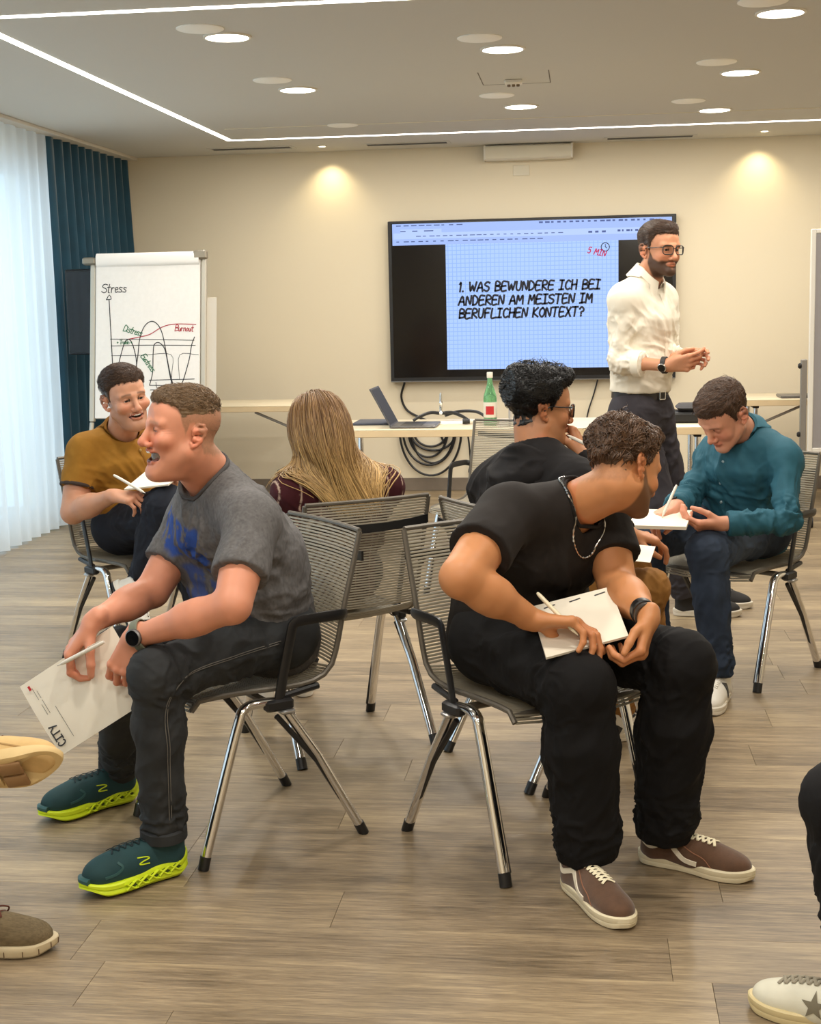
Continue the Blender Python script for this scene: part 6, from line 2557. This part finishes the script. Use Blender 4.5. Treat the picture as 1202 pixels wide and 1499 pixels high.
# dark tipping of collar and sleeve hems, placket buttons
for s_ in 'LR':
    a, e = J['S' + s_], J['E' + s_]
    c0 = a + (e - a) * .60
    u = unit(e - a)
    r0 = .060 * 1.08 + .0045
    MB().tube([c0 - u * .014, c0 - u * .010, c0 - u * .004, c0], [r0 - .001, r0 + .0022, r0 + .0022, r0 - .001], 30).build('sleeve_tipping', mat('dark_tipping', s2l(50, 36, 28), .8), C['shirt'])
rv, up, fw = J['_axes']
P = C['TF'].project(np.array([J['N'] + fw * .12 - up * z for z in np.linspace(.03, .15, 6)]), .001, 10)
MB().tube(P, .006, 6, flat=.3, up=fw).build('placket', cloth('mustard_rib', (0, 0, 0)), C['shirt'])
for z in (1, 4):
    MB().lathe([(.0055, 0), (.0055, .002), (.004, .003), (.001, .003)], 12, R=frame(up, fw), org=P[z] + fw * .004).build('button', mat('button_bone', s2l(180, 150, 90), .4), C['shirt'])
t, U, V_, N_ = sheet('note_pad', (-1.720, 5.19, .735), (-1.53, 5.13, .760), (-1.66, 5.34, .800), M_SHEET, 'white note pad in the hands of the man in the mustard polo', thick=.006, cat='pad')
pen('pen', (-1.612, 5.10, .737), (-1.742, 5.14, .800), M_WHITE, 'white pen in the hand of the man in the mustard polo', clip=False)

# ================================================================ D: man in the black hooded top, seen from behind
faceD = dict(skin=s2l(180, 124, 86), hair=s2l(9, 8, 8), smile=0, fat=.4, neck=.060, scalp=.45, eye=.7, nose=.9)
D = person('person', 'man in a black hooded top and round glasses, seen from behind, hand at chin', dict(
    P=(-.19, 4.33, .560), N=(-.145, 4.380, .962), H=(-.135, 4.425, 1.085), SL=(-.298, 4.475, .835), SR=(-.015, 4.235, .872),
    ER=(.105, 4.270, .800), WR=(-.005, 4.445, .925), EL=(-.02, 4.76, .72), WL=(.14, 4.62, .66), HL=(-.17, 4.43, .545), HR=(-.06, 4.26, .545),
    KR=(.195, 4.440, .510), AR=(.105, 4.545, .115), KL=(.15, 4.66, .520), AL=(.26, 4.80, .10)),
    dict(fwd=(.90, .40, -.10), up=(.02, 0, 1), scale=.98, face=faceD,
         style=dict(side=.006, top=.034, z0=-.005, z1=.055, rough=.008, front=.008, back=.006, fade=.000, fslope=.06, freq=(110, 80, 110),
                    strands=[st_short(2200, .030, .01, lift=.004, w=.0016, seed=32, jit=.6, flow=flow_crown((0, -.03, .05)), grav=(0, 0, -.05), bright=(.5, 1.2)),
                             st_short(900, .005, -.06, d=(0, -.1, -.4), lift=.001, w=.0005, seed=33, jit=.4)])),
    dict(sleeve='long', mat=cloth('black_fleece', s2l(26, 24, 25)), girth=1.06, arm=1.0, sleeve_r=.064, cuff_r=.044, neck_r=.062, hem=-.05, wr=1.3, seed=17.0, ease=.012),
    dict(mat=cloth('tan_chino', s2l(140, 98, 48)), ease=.008, knee_r=.054, calf_r=.054, hem_r=.056, seed=15.0),
    {'R': dict(make=shoe_patch, pos=(.040, 4.500, 0), fwd=(.88, .46, 0)),
     'L': dict(make=shoe_patch, pos=(.215, 4.770, 0), fwd=(.88, .46, 0))},
    {'R': dict(d=(-.25, .45, .80), n=(-.80, .15, -.3), curls=[(45, 50, 30)] * 4, spread=.02),
     'L': dict(d=(.7, .3, -.2), n=(0, .2, -1), curls=[(25, 35, 20)] * 4)},
    res=.0030, cres=.006)
glasses(D, M_BLACK, mat('spectacle_lens', (1, 1, 1), .02, trans=1.0, ior=1.05))
# hood lying on the back
J = D['J']
rv, up, fw = J['_axes']
H_ = Field(*bounds([J['N'] - fw * .10], .24), .006)
c0 = J['N'] - up * .035
for a in np.linspace(-2.5, 2.5, 15):
    d0 = -fw * math.cos(a * .62) + rv * math.sin(a * .62) * 1.15
    H_.cap(c0 + d0 * .080 + up * (.012 - .03 * abs(a) / 2.5), c0 + d0 * .100 - up * (.06 * max(0, math.cos(a * .6)) + .01), .024, .030, k=.03)
V, Q = H_.mesh()
V = relax(V, Q, 2, .5)
V = wrinkle(V, Q, [(c0 - fw * .1, .25, rv, .04, .007)], seed=3.0)
mk('hood', mesh_data('hood', V, Q, cloth('black_fleece', (0, 0, 0))), D['shirt'])
for k, (du, dv, l_) in enumerate(((-.10, -.16, .05), (.03, -.20, .05))):
    q = D['TF'].project(np.array([J['N'] - fw * .13 + rv * du + up * dv, J['N'] - fw * .13 + rv * (du + .012) + up * (dv - l_)]), .001, 8)
    MB().tube(q, .0035, 6).build('white_print', mat('print_white', s2l(200, 200, 200), .7), D['shirt'])
pen('white_marker', (-.052, 4.380, 1.002), (.012, 4.325, .975), M_WHITE, 'white pen held at the chin of the man in the hooded top', clip=False)
sheet('loose_sheet', (.085, 4.26, .640), (.195, 4.30, .622), (.11, 4.46, .655), M_SHEET, 'white sheet on the tan-trousered knee of the man in the hooded top')

# ================================================================ E: man in the teal shirt, writing
faceE = dict(skin=s2l(212, 152, 124), hair=s2l(74, 52, 36), smile=-.4, fat=.0, eye=.08, nose=.95, fringe=.007, temple=.3, brow=.6, neck=.056, flush=1.0, scalp=.6)


def flow_side(P):
    v = np.tile(np.array([.75, .55, .1]), (len(P), 1))
    v[:, 2] -= np.clip(np.abs(P[:, 0]) * 12, 0, 1) * .8
    return v


def paint_jeans(V, J, org):
    base = np.tile(np.array(s2l(40, 50, 66)), (len(V), 1))
    w = 0
    for s_ in 'LR':
        m_ = J['K' + s_] * .7 + J['H' + s_] * .3 + np.array([0, 0, .05])
        w = w + np.exp(-(np.linalg.norm(V - m_, axis=1) / .13) ** 2)
    return lerpc(base, np.array(s2l(104, 118, 138)), np.clip(w, 0, 1) * .55) * (.85 + .3 * vnoise(V * 60))[:, None]


E = person('person', 'man in a teal shirt and jeans bent over his note pad, seated at the right', dict(
    P=(.62, 5.52, .560), N=(.588, 5.362, .920), H=(.497, 5.255, .990), SL=(.718, 5.255, .822), EL=(.705, 5.085, .628), WL=(.480, 5.055, .625),
    SR=(.488, 5.50, .815), ER=(.372, 5.335, .668), WR=(.318, 5.140, .672), HL=(.67, 5.43, .545), HR=(.51, 5.54, .545),
    KL=(.430, 5.065, .522), AL=(.464, 4.990, .110), KR=(.212, 5.240, .535), AR=(.270, 5.230, .115)),
    dict(fwd=(-.64, -.48, -.68), up=(-.30, -.34, 1), scale=.98, face=faceE, gaze=(0, 1, -.4),
         style=dict(side=.006, top=.017, z0=.01, z1=.08, rough=.007, front=.001, taper=.06, freq=(60, 220, 220),
                    strands=[st_short(3200, .070, .035, lift=.002, w=.0011, seed=42, jit=.12, flow=flow_side, bright=(.35, 1.5), steps=8),
                             st_short(1600, .020, -.05, d=(0, -.6, -.5), lift=.003, w=.0008, seed=43, jit=.2)])),
    dict(sleeve='long', mat=cloth('teal_cotton', s2l(40, 88, 104), rough=.7), girth=1.05, arm=.98, sleeve_r=.064, cuff_r=.045, cuff=.93, neck_r=.056, hem=-.05, wr=1.8, seed=21.0, ease=.014, belly=.01),
    dict(mat=cloth('blue_denim', (1, 1, 1), attr=True), paint=paint_jeans, ease=.010, knee_r=.062, calf_r=.052, hem_r=.046, seed=19.0, ank=.012),
    {'L': dict(make=shoe_white, pos=(.492, 5.085, 0), fwd=(-.28, -.96, 0)),
     'R': dict(make=shoe_white, pos=(.300, 5.300, 0), fwd=(-.45, -.89, 0))},
    {'L': dict(d=(-.88, -.16, -.05), n=(-.10, .45, .85), curls=[(30, 42, 22), (34, 44, 24), (38, 46, 24), (42, 48, 24)], spread=.0, thumb=[(.75, .40, .5), (.9, .05, .5), (.9, -.05, .4)]),
     'R': dict(d=(-.62, -.55, -.22), n=(.25, .05, -.95), curls=[(32, 42, 22), (38, 48, 26), (44, 52, 28), (50, 54, 28)], spread=.03, thumb=[(.62, .42, .60), (.85, .10, .50), (.92, -.12, .3)])},
    res=.0030, cres=.0058)
collar(E, 'collar', cloth('teal_collar', s2l(46, 96, 112), rough=.7), r=.056, stand=.026, leaf=.056, gap=.30, point=.040, spread=.018, lift=-.006)
J = E['J']
rv, up, fw = J['_axes']
P = E['TF'].project(np.array([J['N'] + fw * .14 - up * z for z in np.linspace(.03, .34, 12)]), .003, 10)
MB().tube(P, .014, 8, flat=.16, up=fw).build('placket', cloth('teal_placket', s2l(42, 91, 107), rough=.7), E['shirt'])
for k in (1, 4, 7, 10):
    MB().lathe([(.0062, 0), (.0062, .002), (.0045, .0035), (.001, .003)], 12, R=np.stack([rv, up, -fw], 1) @ np.diag([1, 1, -1.0]), org=P[k] + fw * .003).build('button', mat('button_pearl', s2l(150, 170, 176), .3), E['shirt'])
wristband(E, 'R', 'wrist_watch', M_BLACK, r=.030, w=.010, back=.020, face=(.015, M_BLACK, M_SCRBLK))
t, U, V_, N_ = sheet('notebook', (.150, 4.93, .628), (.345, 4.93, .622), (.185, 5.14, .655), M_SHEET, 'white note pad on the knee of the man in the teal shirt', thick=.012, cat='pad')
pen('white_pen', (.268, 5.030, .650), (.322, 5.085, .758), M_WHITE, 'white pen in the writing hand of the man in the teal shirt', clip=False)

# ================================================================ F: standing man in the white shirt
faceF = dict(skin=s2l(200, 142, 108), hair=s2l(66, 47, 34), smile=-.2, fat=.0, eye=.85, nose=1.05, beard=.93, beardcol=s2l(52, 36, 26), brow=.95, neck=.058, scalp=.85, flush=.9)


def flow_back(P):
    v = np.tile(np.array([0, -1.0, .1]), (len(P), 1))
    v[:, 2] -= np.clip(-P[:, 1] * 8, 0, 1)
    return v


F = person('person', 'bearded man standing in a white shirt, dark trousers and glasses before the television', dict(
    P=(.245, 6.47, .955), N=(.262, 6.455, 1.485), H=(.328, 6.42, 1.622), SR=(.165, 6.315, 1.405), ER=(.150, 6.300, 1.140), WR=(.352, 6.200, 1.130),
    SL=(.352, 6.575, 1.402), EL=(.385, 6.54, 1.150), WL=(.400, 6.300, 1.152), HR=(.205, 6.395, .900), HL=(.295, 6.520, .900),
    KR=(.330, 6.36, .510), AR=(.445, 6.40, .115), KL=(.40, 6.58, .510), AL=(.52, 6.64, .115)),
    dict(fwd=(.60, -.79, -.06), up=(.02, 0, 1), scale=.97, face=faceF, gaze=(.0, 1, 0),
         style=dict(side=.006, top=.020, z0=.02, z1=.085, taper=.055, rough=.003, front=.004, freq=(200, 40, 200),
                    strands=[st_short(2600, .050, .040, lift=.002, w=.0011, seed=52, jit=.12, flow=flow_back, bright=(.4, 1.4), steps=7),
                             st_short(1500, .014, -.05, lift=.003, w=.0008, seed=53, jit=.2, flow=flow_back)])),
    dict(sleeve='long', mat=cloth('white_cotton', s2l(232, 224, 206), rough=.75, noise=(30, .02)), girth=.98, arm=1.0, sleeve_r=.060, cuff_r=.050, cuff=.50, neck_r=.060, hem=.052, hemcut=.0, wr=1.25, seed=25.0, ease=.016, belly=.0, chest_off=-.012),
    dict(mat=cloth('charcoal_wool', s2l(54, 51, 56)), ease=.012, knee_r=.066, calf_r=.064, hem_r=.062, seed=27.0, rise=.060, wcut=.005, waist=1.02),
    {'R': dict(make=shoe_dark, pos=(.395, 6.420, 0), fwd=(1, -.06, 0)),
     'L': dict(make=shoe_dark, pos=(.475, 6.66, 0), fwd=(.94, -.3, 0))},
    {'R': dict(d=(.95, -.12, .10), n=(.05, .85, .30), curls=[(20, 28, 16), (30, 36, 20), (36, 40, 22), (40, 42, 22)], spread=.06, thumb=[(.72, .55, .35), (.92, .15, .3), (.95, .0, .2)]),
     'L': dict(d=(.88, -.38, .12), n=(-.15, -.75, -.4), curls=[(18, 26, 16), (26, 32, 18), (32, 36, 20), (36, 38, 20)], spread=.06, thumb=[(.72, .5, .4), (.9, .2, .3), (.95, .1, .2)])},
    res=.0030, cres=.0058)
collar(F, 'collar', cloth('white_collar', s2l(238, 230, 212), rough=.7, noise=(30, .02)), r=.060, stand=.036, leaf=.066, gap=.32, point=.046, spread=.018, lift=.0)
glasses(F, M_BLACK, mat('spectacle_lens', (0, 0, 0)), drop=.002)
J = F['J']
rv, up, fw = J['_axes']
P = F['TF'].project(np.array([J['N'] + fw * .16 - up * z for z in np.linspace(.02, .42, 14)]), .004, 10)
MB().tube(P, .015, 8, flat=.22, up=fw).build('placket', cloth('white_collar', (0, 0, 0)), F['shirt'])
# belt round the top of the trousers
BF = Field(*bounds([J['P']], .25), .008)
c0 = J['P'] + up * .040
BF.cap(c0 - up * .05, c0 + up * .05, .110, .108, flat=(rv, 1.36))
A_ = np.linspace(0, 2 * math.pi, 49)
for_ = [BF.project(np.array([c0 + (fw * math.cos(a) + rv * math.sin(a) * 1.3) * .13 + up * z for a in A_]), .003, 8) for z in (-.018, -.016, .016, .018)]
belt = MB().grid(np.array(for_), thick=.003).build('belt', mat('belt_leather', s2l(34, 26, 22), .4), F['trousers'])
q = BF.project(np.array([c0 + fw * .13]), .007, 8)[0]
bk = MB()
for a_, c_ in (((-.024, -.003, -.020), (.024, .003, -.015)), ((-.024, -.003, .015), (.024, .003, .020)), ((-.024, -.003, -.02), (-.019, .003, .02)), ((.019, -.003, -.02), (.024, .003, .02))):
    bk.box(a_, c_, .001, R=np.stack([rv, fw, up], 1), org=q)
bk.build('buckle', M_CHROME, belt)
u = unit(J['WR'] - J['ER'])
c1 = J['ER'] + (J['WR'] - J['ER']) * .50
MB().tube([c1 - u * .040, c1 - u * .036, c1 - u * .004, c1 + u * .002, c1 - u * .004], [.052, .057, .056, .052, .044], 28).build('rolled_cuff', cloth('white_collar', (0, 0, 0)), F['shirt'])
wristband(F, 'R', 'wrist_watch', mat('dark_strap', s2l(48, 44, 42), .5), r=.030, w=.010, back=.014, face=(.019, M_CHROME, M_SCRBLK))

# ================================================================ W: woman with long blonde hair, from behind
faceW = dict(skin=s2l(214, 164, 136), hair=s2l(140, 104, 62), smile=0, fat=-.3, neck=.048, scalp=.9)


def paint_sweater(V, J, org):
    rv, up, fw = J['_axes']
    base = np.tile(np.array(s2l(66, 24, 30)), (len(V), 1))
    q = V - J['N']
    st = np.abs(((q @ rv + 2) / .060) % 1 - .5)
    return lerpc(base, np.array(s2l(196, 170, 150)), sstep(.46, .485, st)) * (.9 + .2 * vnoise(V * 80))[:, None]


W = person('person', 'woman with long straight blonde hair in a maroon striped top, seen from behind', dict(
    P=(-.800, 4.480, .560), N=(-.795, 4.465, .900), H=(-.838, 4.450, 1.030), SL=(-.915, 4.375, .830), SR=(-.640, 4.565, .822),
    EL=(-1.00, 4.50, .62), ER=(-.72, 4.74, .62), WL=(-1.02, 4.74, .58), WR=(-.90, 4.88, .58), HL=(-.90, 4.50, .54), HR=(-.76, 4.60, .54),
    KL=(-1.12, 4.83, .52), KR=(-1.00, 4.95, .52), AL=(-1.14, 4.88, .10), AR=(-1.02, 5.02, .10)),
    dict(fwd=(-.62, .74, -.22), up=(-.10, .06, 1), scale=.86, face=faceW),
    dict(sleeve='long', mat=cloth('maroon_knit', (1, 1, 1), attr=True), paint=paint_sweater, girth=.86, arm=.84, sleeve_r=.060, cuff_r=.036, neck_r=.055, hem=-.05, wr=.8, seed=31.0),
    dict(mat=cloth('dark_trouser', s2l(34, 34, 40)), ease=.008, knee_r=.056, calf_r=.050, hem_r=.044, seed=33.0),
    {'L': dict(make=shoe_white, pos=(-1.13, 4.84, 0), fwd=(-.3, .95, 0), len=.26), 'R': dict(make=shoe_white, pos=(-1.01, 4.98, 0), fwd=(-.3, .95, 0), len=.26)},
    {'L': dict(d=(.1, .8, -.2), n=(0, 0, -1), curls=[(20, 30, 20)] * 4, s=.9), 'R': dict(d=(-.5, .6, -.2), n=(0, 0, -1), curls=[(20, 30, 20)] * 4, s=.9)},
    res=.0034, cres=.006)
# long hair: strands fall from the crown over the shoulders
J = W['J']
rv, up, fw = J['_axes']
HR_ = W['R']
Hc, sc = W['H'], W['sc']
lo, hi = bounds([Hc + np.array([0, 0, .14]), J['SL'], J['SR'], Hc + np.array([0, 0, -.55])], .16)
CF = Field(lo, hi, .010)
CF.ell(Hc + HR_ @ np.array([0, -.010, .034]) * sc, np.array([.080, .098, .086]) * sc, R=HR_, k=0)
CF.ell(Hc + HR_ @ np.array([0, .028, -.02]) * sc, np.array([.066, .062, .085]) * sc, R=HR_, k=.03)
CF.cap(Hc + HR_ @ np.array([0, -.035, -.04]) * sc, J['N'] - fw * .05 - up * .06, .070, .075, k=.06)
CF.cap(J['SL'], J['SR'], .062, k=.05)
CF.cap(J['N'] - up * .05 - fw * .01, J['P'] + up * .1, .098, .100, k=.05, flat=(rv, 1.35))
hrng = np.random.RandomState(8)
NS = 5200
th = hrng.uniform(0, 2 * math.pi, NS)
cz = hrng.uniform(-.35, 1, NS)
dirs = np.stack([np.sqrt(1 - cz ** 2) * np.cos(th), np.sqrt(1 - cz ** 2) * np.sin(th), cz], 1)
roots = np.array([0, -.010, .034]) + dirs * np.array([.080, .098, .086])
gg = roots[:, 2] - np.interp(roots[:, 1], [-.14, -.02, .01, .03, .05, .08, .1], [-.07, -.06, -.02, .03, .06, .085, .09])
roots = roots[gg > 0]
n0 = len(roots)
part = np.array([.012, .03, .12])
d0 = roots - part
d0[:, 1] -= .06
d0 = d0 / np.linalg.norm(d0, axis=1)[:, None]
pw = roots * sc @ HR_.T + Hc
dw = d0 @ HR_.T
hang = np.array([.0, -.0, -1.0])
steps = 46
stp = .0135
paths = [pw.copy()]
layer = .003 + .010 * hrng.rand(n0) ** 1.5
endz = .775 + .05 * hrng.rand(n0) - .03 * hrng.rand(n0) ** 3
drift = (hrng.normal(0, .05, (n0, 1)) * rv + np.array([.20, -.05, 0])[None] * hrng.uniform(.1, 1.0, (n0, 1)) ** 1.2)
clump = vnoise(roots * 55)[:, None] - .5
p = pw.copy()
d = dw.copy()
alive = np.ones(n0, dtype=bool)
ubias = np.clip(((pw - Hc) @ rv) / .07, -1, 1) * .8 + hrng.normal(0, .25, n0)
for i in range(steps):
    below = sstep(Hc[2] + .03, Hc[2] - .10, p[:, 2])[:, None]
    fall = sstep(Hc[2], .78, p[:, 2])
    uu = (p - Hc) @ rv
    uc = .015 + .085 * fall + ubias * (.048 + .012 * fall)
    tgt = hang + clump * rv * .25 * below - fw * .25 * (1 - below) + ((uc - uu) * 13.0)[:, None] * rv * below - fw * (.30 * sstep(-.03, .05, (p - Hc) @ fw))[:, None] * below + drift * .2 * below
    d = d * .72 + tgt * .28
    d /= np.linalg.norm(d, axis=1)[:, None]
    g = CF.grad(p)
    s = CF.sample(p)
    dn = (d * g).sum(1)
    near = s < layer + .006
    d = np.where(near[:, None], d - g * np.minimum(dn, 0)[:, None], d)
    d /= np.linalg.norm(d, axis=1)[:, None]
    q = p + d * stp
    s = CF.sample(q)
    q = q + CF.grad(q) * np.maximum(layer - s, 0)[:, None]
    alive &= q[:, 2] > endz
    p = np.where(alive[:, None], q, p + d * .0004)
    paths.append(p.copy())
PP = np.array(paths)[::2]
base = np.array(s2l(134, 98, 60))
tip = np.array(s2l(226, 188, 124))
k = PP.shape[0]
tone = hrng.rand(n0)
V, Q, Cc = ribbons(PP, CF, .0017 * hrng.uniform(.6, 1.5, n0), np.ones((n0, 3)))
hz = np.clip((Hc[2] + .08 - V[:, 2]) / .40, 0, 1)
tn = np.repeat(tone, k * 3)
tn = tn * .5 + .5 * vnoise(np.repeat(roots, k * 3, axis=0) * 90)
Cc = lerpc(np.tile(base, (len(V), 1)), tip, np.clip(hz * .95 + (tn - .5) * .7, 0, 1)) * (.55 + .75 * tn)[:, None]
hair = mk('hair', mesh_data('hair', V, Q, M_HAIR, Cc), W['root'])

# ================================================================ the two people cut off by the frame
faceX = dict(skin=s2l(200, 146, 116), hair=s2l(70, 52, 40), scalp=.8)
X1 = person('person', 'person in tan shoes at the left edge, only raised foot and planted foot in view', dict(
    P=(-1.95, 2.55, .560), N=(-2.03, 2.45, .98), H=(-2.02, 2.46, 1.14), SL=(-2.10, 2.66, .90), SR=(-1.93, 2.28, .90), EL=(-1.98, 2.80, .68), ER=(-1.78, 2.26, .68),
    WL=(-1.72, 2.72, .66), WR=(-1.56, 2.42, .66), HL=(-1.93, 2.66, .55), HR=(-1.88, 2.46, .55), KL=(-1.52, 2.76, .53), AL=(-1.43, 2.84, .115),
    KR=(-1.52, 2.52, .68), AR=(-1.34, 2.56, .66)),
    dict(fwd=(.9, .35, -.1), up=(0, 0, 1), scale=1.0, face=faceX, style=dict(side=.006, top=.02, rough=.005)),
    dict(sleeve='long', mat=cloth('grey_sweater', s2l(96, 96, 100)), hem=-.04, seed=41.0, cuff_r=.038),
    dict(mat=cloth('navy_trouser', s2l(34, 40, 56)), ease=.012, knee_r=.062, calf_r=.056, hem_r=.052, seed=43.0),
    {'L': dict(make=shoe_knit, pos=(-1.470, 2.865, 0), fwd=(1, .12, 0)),
     'R': dict(make=shoe_tan, pos=(-1.316, 2.560, .480), fwd=(1, .10, .14), up=(-.14, .78, .58))},
    {'L': dict(d=(.9, -.3, -.1), n=(0, 0, -1), curls=[(20, 30, 20)] * 4), 'R': dict(d=(.9, .3, -.1), n=(0, 0, -1), curls=[(20, 30, 20)] * 4)},
    res=.005, cres=.008)
X2 = person('person', 'person in black trousers and a white star sneaker at the right edge', dict(
    P=(1.08, 2.62, .560), N=(1.15, 2.62, .98), H=(1.13, 2.62, 1.14), SL=(1.13, 2.42, .90), SR=(1.14, 2.82, .90), EL=(1.04, 2.34, .68), ER=(1.05, 2.92, .68),
    WL=(.80, 2.40, .66), WR=(.82, 2.84, .66), HL=(1.02, 2.53, .55), HR=(1.02, 2.72, .55), KL=(.60, 2.45, .50), AL=(.62, 2.42, .115), KR=(.485, 2.68, .455), AR=(.520, 2.655, .165)),
    dict(fwd=(-1, 0, -.1), up=(0, 0, 1), scale=1.0, face=dict(faceX, skin=s2l(206, 156, 130)), style=dict(side=.006, top=.02, rough=.005)),
    dict(sleeve='long', mat=cloth('dark_blue_sweater', s2l(48, 56, 76)), hem=-.04, seed=45.0, cuff_r=.038),
    dict(mat=cloth('black_trouser', s2l(20, 19, 20)), ease=.012, knee_r=.064, calf_r=.060, hem_r=.054, seed=47.0),
    {'R': dict(make=shoe_star, pos=(.590, 2.625, 0), fwd=(-.88, .47, 0), l0=.235, l1=.145),
     'L': dict(make=shoe_star, pos=(.69, 2.42, 0), fwd=(-1, 0, 0))},
    {'L': dict(d=(-.9, .3, -.1), n=(0, 0, -1), curls=[(20, 30, 20)] * 4), 'R': dict(d=(-.9, -.3, -.1), n=(0, 0, -1), curls=[(20, 30, 20)] * 4)},
    res=.005, cres=.008)
for (x, yy), f, lab in (((-1.97, 2.56), (1, .2), 'mesh chair outside the left edge of the view'), ((1.09, 2.62), (-1, 0), 'mesh chair outside the right edge of the view')):
    c = copy_tree(proto)
    c.location = (x, yy, 0)
    c.rotation_euler = (0, 0, math.atan2(f[1], f[0]) - math.pi / 2)
    tag(c, lab, 'chair')
